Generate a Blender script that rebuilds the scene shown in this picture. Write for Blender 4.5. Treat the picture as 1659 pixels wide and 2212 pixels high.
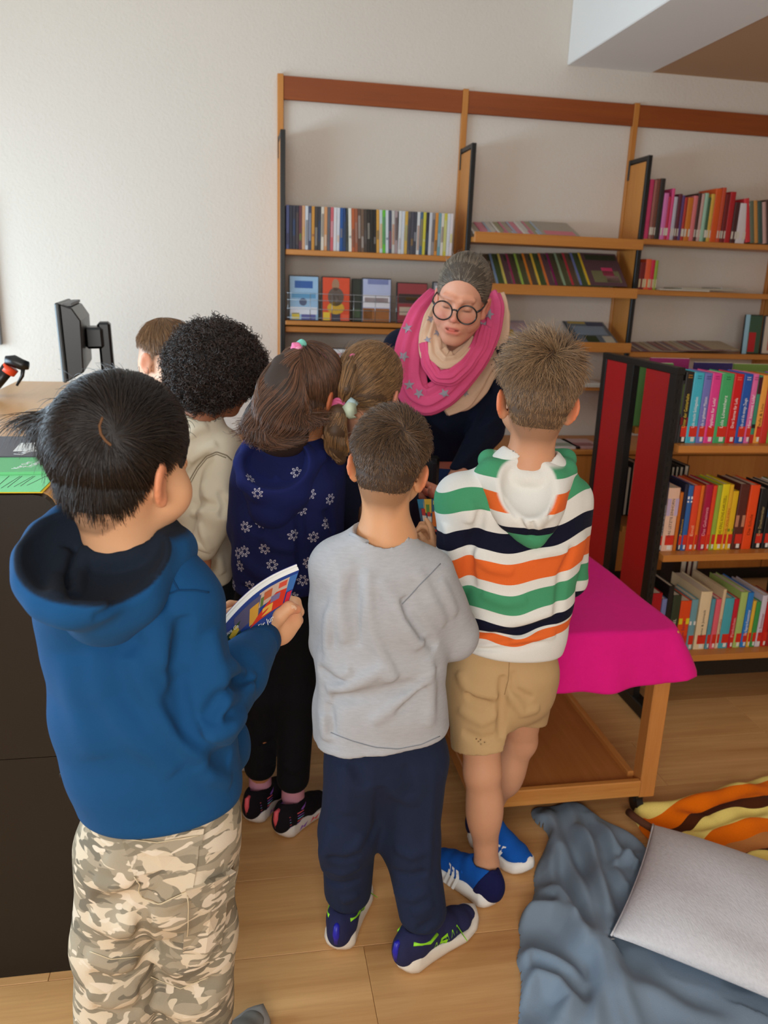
import bpy, bmesh, math, random
import numpy as np
from mathutils import Vector, Matrix
random.seed(7); RNG = np.random.default_rng(7)
scene = bpy.context.scene
COL = scene.collection
for _o in list(bpy.data.objects):
    bpy.data.objects.remove(_o)

# ------------------------------------------------------------------ camera
F = 1725.0; CX = 829.5; CY = 1106.0          # focal length and centre in photo pixels
CAM = np.array([0.0, 0.0, 1.5])
_yaw, _pitch, _roll = math.radians(10.6), math.radians(16.1), math.radians(2.16)
FW = np.array([math.sin(_yaw)*math.cos(_pitch), math.cos(_yaw)*math.cos(_pitch), -math.sin(_pitch)])
_r0 = np.array([math.cos(_yaw), -math.sin(_yaw), 0.0]); _u0 = np.cross(_r0, FW)
RT = _r0*math.cos(_roll) + _u0*math.sin(_roll)
UP = -_r0*math.sin(_roll) + _u0*math.cos(_roll)
cam_data = bpy.data.cameras.new('camera'); cam = bpy.data.objects.new('camera', cam_data)
COL.objects.link(cam); scene.camera = cam
cam.matrix_world = Matrix(((RT[0], UP[0], -FW[0], CAM[0]), (RT[1], UP[1], -FW[1], CAM[1]),
                           (RT[2], UP[2], -FW[2], CAM[2]), (0, 0, 0, 1)))
cam_data.sensor_fit = 'VERTICAL'; cam_data.sensor_height = 36.0
cam_data.lens = 36.0*F/2212.0; cam_data.clip_start = 0.02
cam_data.dof.use_dof = True; cam_data.dof.focus_distance = 1.45
cam_data.dof.aperture_fstop = 28.07/5.0       # a 5 mm opening
# ------------------------------------------------------------------ world, daylight, exposure
world = bpy.data.worlds.new('sky'); scene.world = world; world.use_nodes = True
_bg = world.node_tree.nodes['Background']
_bg.inputs['Color'].default_value = (0.80, 0.90, 1.0, 1); _bg.inputs['Strength'].default_value = 0.6
def area_light(name, loc, target, sx, sy, power, color):
    l = bpy.data.lights.new(name, 'AREA'); l.shape = 'RECTANGLE'; l.size = sx; l.size_y = sy
    l.energy = power; l.color = color
    o = bpy.data.objects.new(name, l); COL.objects.link(o); o.location = loc
    o.rotation_euler = (Vector(target)-Vector(loc)).to_track_quat('-Z', 'Y').to_euler()
    return o
area_light('window_daylight_left', (-2.33, 2.30, 1.22), (0.4, 2.1, 0.8), 2.9, 0.85, 92, (0.62, 0.83, 1.0))
area_light('window_daylight_rear', (-0.45, -1.63, 1.60), (0.2, 2.0, 0.6), 1.9, 1.2, 58, (1.0, 0.98, 0.95))
view = scene.view_settings
view.view_transform = 'Standard'; view.look = 'None'; view.gamma = 1.0; view.use_curve_mapping = False
view.exposure = 0.20
for _k, _v in dict(max_bounces=7, diffuse_bounces=5, glossy_bounces=3, transmission_bounces=3, transparent_max_bounces=8, caustics_reflective=False, caustics_refractive=False).items():
    if hasattr(scene, 'cycles') and hasattr(scene.cycles, _k): setattr(scene.cycles, _k, _v)

# ------------------------------------------------------------------ helpers: rays, tags, meshes
def ray(x, y): return FW + RT*(x-CX)/F - UP*(y-CY)/F
def on_y(x, y, Y): d = ray(x, y); return CAM + d*(Y/d[1])
def on_x(x, y, X): d = ray(x, y); return CAM + d*(X/d[0])
def on_z(x, y, Z): d = ray(x, y); return CAM + d*((Z-CAM[2])/d[2])

def lin(c):
    return tuple(((v/255.0)/12.92 if v/255.0 <= 0.04045 else ((v/255.0+0.055)/1.055)**2.4) for v in c)

def tag(o, label=None, cat=None, group=None, kind=None):
    if label: o['label'] = label
    if cat: o['category'] = cat
    if group: o['group'] = group
    if kind: o['kind'] = kind
    return o
_WORLD = {}
def _link(o, parent):
    COL.objects.link(o)
    m = Matrix(o.matrix_basis)
    if parent is not None:
        pm = _WORLD.get(parent.name, Matrix.Identity(4))
        o.parent = parent; o.matrix_parent_inverse = pm.inverted()
    _WORLD[o.name] = m
    return o
def thing(name, label, cat, loc=(0, 0, 0), group=None):
    o = bpy.data.objects.new(name, None); o.location = [float(v) for v in loc]; o.empty_display_size = 0.05
    _link(o, None)
    _WORLD[o.name] = Matrix.Translation(o.location)
    return tag(o, label, cat, group)
def mesh_obj(name, V, Fc, mat=None, parent=None, smooth=False, matrix=None):
    me = bpy.data.meshes.new(name)
    me.from_pydata([tuple(map(float, v)) for v in V], [], [tuple(int(i) for i in f) for f in Fc])
    if smooth: me.polygons.foreach_set('use_smooth', [True]*len(me.polygons))
    if mat is not None: me.materials.append(mat)
    me.update()
    return inst(name, me, parent, matrix)
def inst(name, me, parent=None, matrix=None):
    o = bpy.data.objects.new(name, me)
    if matrix is not None: o.matrix_basis = matrix
    return _link(o, parent)
def bm_obj(name, bm, mat=None, parent=None, smooth=False, matrix=None):
    me = bpy.data.meshes.new(name); bm.to_mesh(me); bm.free()
    if smooth: me.polygons.foreach_set('use_smooth', [True]*len(me.polygons))
    if mat is not None: me.materials.append(mat)
    return inst(name, me, parent, matrix)
def add_box(bm, lo, hi, bevel=0.0, M=None, seg=1):
    lo = Vector([float(v) for v in lo]); hi = Vector([float(v) for v in hi])
    c = (lo+hi)/2; s = hi-lo
    r = bmesh.ops.create_cube(bm, size=1.0)
    vs = r['verts']
    for v in vs: v.co = Vector((v.co.x*s.x+c.x, v.co.y*s.y+c.y, v.co.z*s.z+c.z))
    if bevel > 0:
        es = list({e for v in vs for e in v.link_edges})
        rr = bmesh.ops.bevel(bm, geom=es, offset=bevel, segments=seg, affect='EDGES', profile=0.5)
        vs = list({v for f in rr['faces'] for v in f.verts} | {v for v in vs if v.is_valid})
    if M is not None:
        for v in vs: v.co = M @ v.co
    return vs
def box(name, lo, hi, mat, parent=None, bevel=0.0, matrix=None, M=None, seg=1):
    bm = bmesh.new(); add_box(bm, lo, hi, bevel, M, seg)
    return bm_obj(name, bm, mat, parent, matrix=matrix)
def prism(name, outline, axis, a, b, mat, parent=None, bevel=0.0, smooth=False, matrix=None):
    """outline: 2-D points extruded along axis (0 x: points are y,z; 1 y: x,z; 2 z: x,y) from a to b"""
    n = len(outline)
    def P(p, w):
        return (w, p[0], p[1]) if axis == 0 else (p[0], w, p[1]) if axis == 1 else (p[0], p[1], w)
    bm = bmesh.new()
    v0 = [bm.verts.new(P(p, a)) for p in outline]; v1 = [bm.verts.new(P(p, b)) for p in outline]
    bm.faces.new(v0[::-1]); bm.faces.new(v1)
    for i in range(n): bm.faces.new((v0[i], v0[(i+1) % n], v1[(i+1) % n], v1[i]))
    bmesh.ops.recalc_face_normals(bm, faces=bm.faces)
    if bevel > 0:
        es = [e for e in bm.edges if (e.verts[0] in v0) == (e.verts[1] in v0)]
        bmesh.ops.bevel(bm, geom=es, offset=bevel, segments=2, affect='EDGES', profile=0.5)
    return bm_obj(name, bm, mat, parent, smooth, matrix)
def tube_mesh(bm, pts, rad, sides=8, cap=True):
    pts = [Vector([float(c) for c in p]) for p in pts]
    rad = rad if hasattr(rad, '__len__') else [rad]*len(pts)
    rings = []; n = None
    for i, p in enumerate(pts):
        t = (pts[min(i+1, len(pts)-1)]-pts[max(i-1, 0)]).normalized()
        if n is None:
            n = t.cross(Vector((0, 0, 1))) if abs(t.z) < 0.9 else t.cross(Vector((1, 0, 0)))
        n = (n - t*n.dot(t)).normalized(); b = t.cross(n)
        rings.append([bm.verts.new(p + (n*math.cos(2*math.pi*k/sides) + b*math.sin(2*math.pi*k/sides))*float(rad[i])) for k in range(sides)])
    for i in range(len(rings)-1):
        for k in range(sides):
            bm.faces.new((rings[i][k], rings[i][(k+1) % sides], rings[i+1][(k+1) % sides], rings[i+1][k]))
    if cap:
        bm.faces.new(rings[0][::-1]); bm.faces.new(rings[-1])
def tube(name, pts, rad, mat, parent=None, sides=8, smooth=True, closed=False):
    bm = bmesh.new()
    if closed: pts = list(pts)+[pts[0], pts[1]]
    tube_mesh(bm, pts, rad, sides, cap=not closed)
    return bm_obj(name, bm, mat, parent, smooth)
def text(name, body, size, mat, parent, matrix, align='LEFT', extrude=0.0002, shear=0.0, width=None):
    cu = bpy.data.curves.new(name, 'FONT'); cu.body = body; cu.size = size; cu.align_x = align; cu.align_y = 'CENTER'
    cu.extrude = extrude; cu.shear = shear; cu.resolution_u = 2
    cu.materials.append(mat)
    o = bpy.data.objects.new(name, cu)
    if width: 
        w = max(0.3, 0.52*len(body))*size
        matrix = matrix @ Matrix.Diagonal((width/w, 1, 1, 1))
    o.matrix_basis = matrix
    _TEXTS.append(o)
    return _link(o, parent)
_TEXTS = []
def finish_texts():
    """lettering becomes plain mesh"""
    dg = bpy.context.evaluated_depsgraph_get()
    for o in list(_TEXTS):
        me = bpy.data.meshes.new_from_object(o.evaluated_get(dg)); nm = o.name; par = o.parent; mb = o.matrix_basis.copy(); mi = o.matrix_parent_inverse.copy()
        bpy.data.objects.remove(o)
        n = bpy.data.objects.new(nm, me); COL.objects.link(n); n.parent = par; n.matrix_basis = mb; n.matrix_parent_inverse = mi

# ------------------------------------------------------------------ materials
_MATS = {}
def nd(nt, kind, **kw):
    n = nt.nodes.new(kind)
    for k, v in kw.items():
        if k in n.inputs: n.inputs[k].default_value = v
        else: setattr(n, k, v)
    return n
def mat(name, rgb, rough=0.6, spec=0.4, vary=0.08, scale=12.0, bump=0.0, bscale=200.0, stretch=(1, 1, 1), sheen=0.0,
        random_tint=0.0, sss=0.0, coat=0.0, metal=0.0, attr=None, attr_rgb=None):
    """plain procedural material: base colour broken up by noise, fine bump relief"""
    if name in _MATS: return _MATS[name]
    m = bpy.data.materials.new(name); m.use_nodes = True; nt = m.node_tree; L = nt.links
    b = nt.nodes['Principled BSDF']
    b.inputs['Roughness'].default_value = rough; b.inputs['Specular IOR Level'].default_value = spec
    b.inputs['Metallic'].default_value = metal
    if sheen: b.inputs['Sheen Weight'].default_value = sheen; b.inputs['Sheen Roughness'].default_value = 0.4
    if coat: b.inputs['Coat Weight'].default_value = coat; b.inputs['Coat Roughness'].default_value = 0.15
    if sss:
        b.inputs['Subsurface Weight'].default_value = sss
        b.inputs['Subsurface Radius'].default_value = (0.010, 0.0035, 0.0018); b.inputs['Subsurface Scale'].default_value = 1.0
    c = lin(rgb)
    tc = nd(nt, 'ShaderNodeTexCoord'); mp = nd(nt, 'ShaderNodeMapping'); mp.inputs['Scale'].default_value = stretch
    L.new(tc.outputs['Object'], mp.inputs['Vector'])
    nz = nd(nt, 'ShaderNodeTexNoise', Scale=scale, Detail=4.0, Roughness=0.6); L.new(mp.outputs[0], nz.inputs['Vector'])
    mx = nd(nt, 'ShaderNodeMix', data_type='RGBA')
    mx.inputs[6].default_value = tuple(v*(1-vary) for v in c)+(1,); mx.inputs[7].default_value = tuple(min(1, v*(1+vary)) for v in c)+(1,)
    L.new(nz.outputs['Fac'], mx.inputs[0]); out = mx.outputs[2]
    if attr:
        at = nd(nt, 'ShaderNodeAttribute', attribute_name=attr)
        m2 = nd(nt, 'ShaderNodeMix', data_type='RGBA'); L.new(at.outputs['Fac'], m2.inputs[0]); L.new(out, m2.inputs[6])
        m2.inputs[7].default_value = lin(attr_rgb)+(1,); out = m2.outputs[2]
    if random_tint:
        oi = nd(nt, 'ShaderNodeObjectInfo'); hs = nd(nt, 'ShaderNodeHueSaturation')
        mr = nd(nt, 'ShaderNodeMapRange'); mr.inputs[3].default_value = 1-random_tint; mr.inputs[4].default_value = 1+random_tint
        L.new(oi.outputs['Random'], mr.inputs[0]); L.new(mr.outputs[0], hs.inputs['Value']); L.new(out, hs.inputs['Color']); out = hs.outputs[0]
    L.new(out, b.inputs['Base Color'])
    if bump:
        n2 = nd(nt, 'ShaderNodeTexNoise', Scale=bscale, Detail=3.0); L.new(mp.outputs[0], n2.inputs['Vector'])
        bp = nd(nt, 'ShaderNodeBump', Strength=bump, Distance=0.002); L.new(n2.outputs['Fac'], bp.inputs['Height']); L.new(bp.outputs[0], b.inputs['Normal'])
    _MATS[name] = m
    return m
def wood(name, rgb, dark, along=0, rough=0.45, scale=9.0, spec=0.4, random_tint=0.0):
    if name in _MATS: return _MATS[name]
    m = bpy.data.materials.new(name); m.use_nodes = True; nt = m.node_tree; L = nt.links
    b = nt.nodes['Principled BSDF']; b.inputs['Roughness'].default_value = rough; b.inputs['Specular IOR Level'].default_value = spec
    tc = nd(nt, 'ShaderNodeTexCoord'); mp = nd(nt, 'ShaderNodeMapping')
    s = [scale*2.2]*3; s[along] = scale*0.12; mp.inputs['Scale'].default_value = s
    oi = nd(nt, 'ShaderNodeObjectInfo'); ad = nd(nt, 'ShaderNodeVectorMath', operation='ADD')
    mu = nd(nt, 'ShaderNodeMath', operation='MULTIPLY'); mu.inputs[1].default_value = 37.0
    L.new(oi.outputs['Random'], mu.inputs[0]); L.new(tc.outputs['Object'], mp.inputs['Vector']); L.new(mp.outputs[0], ad.inputs[0]); L.new(mu.outputs[0], ad.inputs[1])
    n1 = nd(nt, 'ShaderNodeTexNoise', Scale=1.0, Detail=6.0, Roughness=0.62, Distortion=0.8); L.new(ad.outputs[0], n1.inputs['Vector'])
    n2 = nd(nt, 'ShaderNodeTexNoise', Scale=7.0, Detail=3.0, Roughness=0.7); L.new(ad.outputs[0], n2.inputs['Vector'])
    r = nd(nt, 'ShaderNodeValToRGB'); r.color_ramp.elements[0].position = 0.32; r.color_ramp.elements[1].position = 0.68
    r.color_ramp.elements[0].color = lin(dark)+(1,); r.color_ramp.elements[1].color = lin(rgb)+(1,)
    av = nd(nt, 'ShaderNodeMix', data_type='FLOAT'); av.inputs[0].default_value = 0.35
    L.new(n1.outputs['Fac'], av.inputs[2]); L.new(n2.outputs['Fac'], av.inputs[3]); L.new(av.outputs[0], r.inputs[0]); out = r.outputs[0]
    if random_tint:
        hs = nd(nt, 'ShaderNodeHueSaturation'); mr = nd(nt, 'ShaderNodeMapRange'); mr.inputs[3].default_value = 1-random_tint; mr.inputs[4].default_value = 1+random_tint
        L.new(oi.outputs['Random'], mr.inputs[0]); L.new(mr.outputs[0], hs.inputs['Value']); L.new(out, hs.inputs['Color']); out = hs.outputs[0]
    L.new(out, b.inputs['Base Color'])
    bp = nd(nt, 'ShaderNodeBump', Strength=0.08, Distance=0.002); L.new(n2.outputs['Fac'], bp.inputs['Height']); L.new(bp.outputs[0], b.inputs['Normal'])
    _MATS[name] = m
    return m
WALL = mat('woodchip_wall_paint', (214, 204, 192), rough=0.9, spec=0.1, vary=0.015, scale=3, bump=0.8, bscale=95)
CEIL = mat('ceiling_paint', (232, 230, 226), rough=0.95, spec=0.05, vary=0.02, scale=2)
SHADETAN = mat('shaded_ceiling_tan', (186, 150, 118), rough=0.95, spec=0.05, vary=0.03, scale=2)  # tan tone painted in for the light falloff right of the beam
OAK = wood('laminate_floor', (222, 174, 116), (182, 130, 78), along=0, rough=0.38, scale=3.2, random_tint=0.07)
BEECH = wood('beech_shelf', (198, 132, 62), (180, 112, 46), along=0, rough=0.42, scale=7)
BEECHZ = wood('beech_upright', (198, 132, 62), (178, 110, 44), along=2, rough=0.42, scale=7)
CHERRY = wood('dark_beech_rail', (152, 76, 26), (130, 60, 18), along=0, rough=0.5, scale=6)
PINE = wood('pine_trolley', (206, 142, 76), (182, 112, 52), along=2, rough=0.4, scale=8)
PINEX = wood('pine_trolley_x', (212, 150, 80), (186, 116, 52), along=0, rough=0.4, scale=8)
PINEP = wood('trolley_panel', (188, 122, 66), (164, 98, 46), along=1, rough=0.42, scale=4)
COUNTER = wood('counter_top_wood', (214, 160, 92), (200, 142, 74), along=1, rough=0.3, scale=4, spec=0.6)
COUNTERSIDE = wood('counter_side_wood', (150, 84, 34), (128, 66, 24), along=1, rough=0.5, scale=4)
BLACK = mat('black_metal', (22, 21, 20), rough=0.4, spec=0.4, vary=0.2)
BLACKPANEL = mat('black_counter_panel', (30, 25, 20), rough=0.38, spec=0.35, vary=0.15, scale=3)
BLACKP = mat('black_plastic', (18, 18, 19), rough=0.35, spec=0.5, vary=0.2)
GREYP = mat('grey_plastic', (120, 122, 124), rough=0.45)
RED = mat('red_lacquer_panel', (172, 16, 22), rough=0.42, spec=0.4, vary=0.06, scale=3)
WHITE = mat('white_paint', (240, 240, 240), rough=0.5)
PAGES = mat('book_pages', (226, 214, 190), rough=0.9, vary=0.08, scale=30, stretch=(8, 1, 1))
STICKER = mat('red_spine_sticker', (206, 44, 26), rough=0.5)
WSTICK = mat('white_spine_sticker', (226, 222, 214), rough=0.5)
def cmat(rgb, rough=0.45, pre='printed_cover'):
    return mat('%s_%d_%d_%d' % (pre, *rgb), rgb, rough=rough, vary=0.10, scale=18)

# ================================================================== the room
X0, X1, Y0, Y1, ZC = -2.4, 3.3, -1.7, 4.08, 2.95
floor = box('floor', (X0, Y0, -0.05), (X1, Y1, -0.004), OAK); tag(floor, 'light brown oak laminate floor', None, kind='structure')
_row = 0; y = 1.495-0.2486*13
while y < Y1:
    a, b = max(y, Y0), min(y+0.2486, Y1)
    off = (0.0, 0.52, 0.23, 0.81, 0.39)[_row % 5]; x = -2.6 + off - 1.2
    while x < X1:
        xa, xb = max(x, X0), min(x+1.28, X1)
        if xb-xa > 0.02 and b-a > 0.02:
            pl = box('plank', (-(xb-xa)/2, -(b-a)/2, -0.006), ((xb-xa)/2, (b-a)/2, 0), OAK, floor, bevel=0.0008,
                     matrix=Matrix.Translation(((xa+xb)/2, (a+b)/2, 0)))
            pl.scale = (1-0.0012/(xb-xa), 1-0.0012/(b-a), 1)
        x += 1.28
    y += 0.2486; _row += 1
tag(box('wall_back', (X0-0.1, Y1, 0), (X1+0.1, Y1+0.1, ZC), WALL), 'white woodchip wall behind the shelves', None, kind='structure')
tag(box('wall_right', (X1, Y0, 0), (X1+0.1, Y1, ZC), WALL), 'white wall at the far right', None, kind='structure')
def wall_with_window(name, wname, axis, at, out, a0, a1, w0, w1, z0, z1, label):
    parts = [(a0, w0, 0, ZC), (w1, a1, 0, ZC), (w0, w1, 0, z0), (w0, w1, z1, ZC)]
    bm = bmesh.new()
    for p, q, zl, zh in parts:
        if axis == 0: add_box(bm, (min(at, out), p, zl), (max(at, out), q, zh))
        else: add_box(bm, (p, min(at, out), zl), (q, max(at, out), zh))
    tag(bm_obj(name, bm, WALL), label, None, kind='structure')
    wn = bpy.data.objects.new(wname, None); _link(wn, None); wn['kind'] = 'structure'; wn['label'] = 'window with white frame letting in daylight'
    m0 = (at+out)/2
    for k in range(4):
        p = w0+(w1-w0)*k/3
        lo, hi = (p-0.03, p+0.03)
        if axis == 0: box('window_post', (m0-0.03, lo, z0), (m0+0.03, hi, z1), WHITE, wn)
        else: box('window_post', (lo, m0-0.03, z0), (hi, m0+0.03, z1), WHITE, wn)
    for z in (z0, z1):
        if axis == 0: box('window_rail', (m0-0.03, w0, z-0.03), (m0+0.03, w1, z+0.03), WHITE, wn)
        else: box('window_rail', (w0, m0-0.03, z-0.03), (w1, m0+0.03, z+0.03), WHITE, wn)
wall_with_window('wall_left', 'window_1', 0, X0, X0-0.15, Y0, Y1, 0.80, 3.80, 0.75, 1.70, 'white wall with the window on the daylight side')
wall_with_window('wall_front', 'window_2', 1, Y0, Y0-0.15, X0, X1, -1.35, 0.65, 0.9, 2.2, 'white wall with a window opposite the shelves')
tag(box('ceiling', (X0, Y0, ZC), (X1, Y1, ZC+0.1), CEIL), 'white ceiling of the reading room', None, kind='structure')
_bl = on_y(1225, 141, Y1); _br = on_y(1408, 158, Y1)
tag(box('trim_1', (_bl[0], Y0, _bl[2]), (_br[0], Y1, ZC), CEIL, bevel=0.004), 'pale boxed ceiling beam running to the back wall', None, kind='structure')
tag(box('trim_2', (_br[0], Y0, _br[2]+0.004), (X1, Y1, ZC), SHADETAN), 'lowered ceiling beside the beam with its shade put in as tan', None, kind='structure')
tag(box('baseboard_back', (X0, Y1-0.015, 0), (X1, Y1, 0.06), BEECH), 'beech baseboard on the back wall', None, kind='structure')

# framed board at the picture's edge
pf = thing('wall_picture', 'grey framed board hanging on the wall beside the monitor', 'picture', (-1.45, Y1-0.03, 1.1))
_p = on_y(7, 745, Y1)
box('frame', (-1.75, Y1-0.03, 1.15), (_p[0], Y1-0.001, 1.80), GREYP, pf, bevel=0.004)
box('board', (-1.72, Y1-0.034, 1.18), (_p[0]-0.03, Y1-0.028, 1.77), WHITE, pf)

# ================================================================== wall shelving
YF = 3.86                                                             # front edge of the side panels
ws = thing('wall_shelf', 'beech wall shelving with black edged side panels and a dark top rail', 'shelf', (1.5, Y1-0.1, 0))
px = [on_y(605, 300, Y1)[0], on_y(1000, 300, Y1)[0], on_y(1366, 300, Y1)[0], on_y(1366, 300, Y1)[0]+0.874]
px = [0.206, 1.078, 1.952, 2.826]
ztop = 2.384
for k, x in enumerate(px):
    box('wall_post', (x-0.014, Y1-0.026, 0.86), (x+0.014, Y1-0.001, ztop+0.004), BEECHZ, ws, bevel=0.002)
    sp = box('side_panel', (x-0.009, YF+0.012, 0.86), (x+0.009, Y1-0.03, 2.10), BEECHZ, ws, bevel=0.002)
    bm = bmesh.new()
    add_box(bm, (x-0.011, YF-0.006, 0.86), (x+0.011, YF+0.014, 2.125), 0.002)
    add_box(bm, (x-0.010, YF, 2.105), (x+0.010, Y1-0.01, 2.125), 0.002)
    add_box(bm, (x-0.013, Y1-0.04, 2.03), (x+0.013, Y1-0.022, 2.125), 0.002)
    bm_obj('black_edge', bm, BLACK, sp)
for k in range(3):
    box('top_rail', (px[k]+0.014, Y1-0.022, ztop-0.100), (px[k+1]-0.014, Y1-0.002, ztop-0.002), CHERRY, ws, bevel=0.002)
box('top_rail', (px[3]+0.014, Y1-0.022, ztop-0.100), (X1-0.02, Y1-0.002, ztop-0.002), CHERRY, ws, bevel=0.002)
def board(k, z, th=0.024, y0=YF-0.002, y1=Y1-0.028, name='shelf_board', tilt=0.0):
    o = box(name, (-(px[k+1]-px[k])/2+0.013, y0-Y1, -th), ((px[k+1]-px[k])/2-0.013, y1-Y1, 0), BEECH, ws, bevel=0.0025,
            matrix=Matrix.Translation(((px[k]+px[k+1])/2, Y1, z)) @ Matrix.Rotation(tilt, 4, 'X'))
    return o
Z1A = 1.626; Z1B = 1.308
board(0, Z1A); board(0, Z1B, 0.020, y0=YF-0.01); board(0, Z1B-0.027, 0.026, y0=YF+0.005)
# magazine bays: deep boards with a raised front lip, tilted display panels behind
ZM = (1.737, 1.508, 1.245)
for z in ZM:
    board(1, z-0.02, 0.024, y0=YF-0.05)
    box('front_lip', (px[1]+0.013, YF-0.066, z-0.046), (px[2]-0.013, YF-0.050, z+0.002), BEECH, ws, bevel=0.002)
ZR = (1.748, 1.508, 1.20)
for z in ZR: board(2, z, 0.026)
board(1, 1.02, 0.02); board(0, 0.98, 0.02)

# low cabinets under the wall shelves
cab = thing('base_cabinet', 'long low beech cabinet standing under the wall shelves', 'cabinet', (1.0, 3.85, 0))
CABZ = 0.70; CABY = 3.66
CABZ = on_y(1240, 972, CABY)[2]
box('body', (-0.35, CABY+0.015, 0.08), (X1-0.02, Y1-0.03, CABZ-0.025), BEECH, cab, bevel=0.002)
box('worktop', (-0.36, CABY-0.01, CABZ-0.024), (X1-0.02, Y1-0.028, CABZ), BEECH, cab, bevel=0.004)
box('plinth', (-0.34, CABY+0.05, 0), (X1-0.03, Y1-0.05, 0.08), BLACK, cab)
for k in range(7):
    x = -0.345+k*0.52
    dr = box('door', (x+0.003, CABY-0.002, 0.085), (x+0.517, CABY+0.016, CABZ-0.030), BEECHZ, cab, bevel=0.002)
    tube('handle', [(x+0.46, CABY-0.002, 0.56), (x+0.46, CABY-0.03, 0.56), (x+0.46, CABY-0.03, 0.44), (x+0.46, CABY-0.002, 0.44)], 0.005, GREYP, dr)

# ================================================================== service counter on the left
ct = thing('service_counter', 'tall library counter with pale wood top and black end panel', 'counter', (-0.58, 2.3, 0))
CX0, CX1, CYA, CYB, CZ = -0.80, -0.345, 1.517, 3.135, 1.10
def rr(x0, x1, z0, z1, r, n=6):
    pts = [(x0, z0), (x1, z0)]
    pts += [(x1-r+r*math.sin(a), z1-r+r*math.cos(a)) for a in np.linspace(math.pi/2, 0, n)]
    return pts + [(x0, z1)]
prism('end_panel', rr(CX0, CX1+0.002, 0.545, CZ-0.003, 0.034), 1, CYA, CYA+0.022, BLACKPANEL, ct)
prism('end_panel', rr(CX0, CX1+0.002, 0.0, 0.5435, 0.001), 1, CYA, CYA+0.022, BLACKPANEL, ct)
for sx, sz in ((CX1-0.022, 0.50), (CX1-0.022, 0.05), (CX0+0.04, 0.50)):
    bm = bmesh.new(); bmesh.ops.create_cone(bm, cap_ends=True, segments=16, radius1=0.009, radius2=0.008, depth=0.004,
                                          matrix=Matrix.Translation((sx, CYA-0.002, sz)) @ Matrix.Rotation(math.pi/2, 4, 'X'))
    bm_obj('screw_cap', bm, BLACKP, ct, True)
o = [(CX0, CZ-0.03)] + [(CX1-0.030+0.030*math.sin(a), CZ-0.030+0.030*math.cos(a)) for a in np.linspace(math.pi/2, 0, 8)] + [(CX0, CZ)]
prism('counter_top', o, 1, CYA+0.022, CYB, COUNTER, ct)
box('side_panel', (CX1-0.035, CYA+0.022, 0.0), (CX1-0.004, CYB, CZ-0.030), COUNTERSIDE, ct)
box('back_panel', (CX0, CYB-0.02, 0.0), (CX1-0.035, CYB, CZ-0.03), COUNTERSIDE, ct)
# lower desk ledge on the readers' side
ld = thing('side_desk', 'low golden wood desk with dark edge beside the counter', 'desk', (-0.26, 2.2, 0))
LZ = 0.75
box('desk_top', (CX1+0.002, 1.93, LZ-0.028), (-0.190, 3.05, LZ), mat('golden_desk_wood', (222, 152, 50), rough=0.35, vary=0.06, scale=5), ld, bevel=0.003)
box('edge', (-0.190, 1.93, LZ-0.05), (-0.176, 3.05, LZ-0.001), BLACKP, ld, bevel=0.002)
box('leg_panel', (CX1+0.01, 1.98, 0), (-0.21, 2.01, LZ-0.028), COUNTERSIDE, ld)
box('leg_panel', (CX1+0.01, 2.97, 0), (-0.21, 3.0, LZ-0.028), COUNTERSIDE, ld)
# librarian's desk behind the counter
bd = thing('staff_desk', 'white staff desk behind the tall counter', 'desk', (-1.25, 2.5, 0))
box('desk_top', (-1.75, 1.7, 0.72), (CX0-0.02, 3.4, 0.75), WHITE, bd, bevel=0.003)
for x in (-1.70, CX0-0.08):
    for y in (1.75, 3.35): box('leg', (x-0.02, y-0.02, 0), (x+0.02, y+0.02, 0.72), GREYP, bd)

# ================================================================== freestanding red bookcase
bs = thing('bookcase', 'freestanding double sided bookcase with red end panels and black posts', 'bookcase', (1.9, 2.72, 0))
EX = 1.43; EX2 = 2.36
BZ = tuple(on_y(x_, y_, 2.425)[2] for x_, y_ in ((1465, 963), (1440, 1200), (1500, 1416)))
for ex, sgn in ((EX, 1), (EX2, -1)):
    for (ya, yb) in ((2.497, 2.668), (2.812, 2.984)):
        box('red_panel', (min(ex, ex+0.018*sgn), ya, 0.05), (max(ex, ex+0.018*sgn), yb, 1.238), RED, bs, bevel=0.0015)
    for (ya, yb) in ((2.452, 2.497), (2.755, 2.812), (2.984, 3.02)):
        bm = bmesh.new(); add_box(bm, (min(ex-0.004*sgn, ex+0.022*sgn), ya, 0.02), (max(ex-0.004*sgn, ex+0.022*sgn), yb, 1.245), 0.002)
        po = bm_obj('post', bm, BLACK, bs)
    bm = bmesh.new()
    for i in range(34):                                                # slotted holes, as little raised tabs
        z = 0.12+i*0.033
        add_box(bm, (ex+sgn*0.009-0.003, 2.4500, z), (ex+sgn*0.009+0.003, 2.4525, z+0.014))
    bm_obj('slot_strip', bm, BLACKP, po)
    box('top_bar', (min(ex-0.005*sgn, ex+0.024*sgn), 2.450, 1.238), (max(ex-0.005*sgn, ex+0.024*sgn), 3.02, 1.262), BLACK, bs, bevel=0.002)
    box('foot', (min(ex-0.006*sgn, ex+0.04*sgn), 2.36, 0.0), (max(ex-0.006*sgn, ex+0.04*sgn), 3.10, 0.05), BLACK, bs, bevel=0.004)
for z in BZ:
    for (ya, yb) in ((2.425, 2.70), (2.77, 3.09)):
        o = [(EX-0.012, yb), (EX+0.012, ya), (EX2-0.012, ya), (EX2+0.012, yb)] if ya < 2.5 else [(EX+0.04, ya), (EX+0.04, yb), (EX2-0.04, yb), (EX2-0.04, ya)]
        if ya < 2.5: o = [(EX+0.024, yb), (EX+0.024, ya), (EX2-0.024, ya), (EX2-0.024, yb)]
        prism('shelf_board', o, 2, z-0.025, z, BEECH, bs, bevel=0.002)
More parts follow.
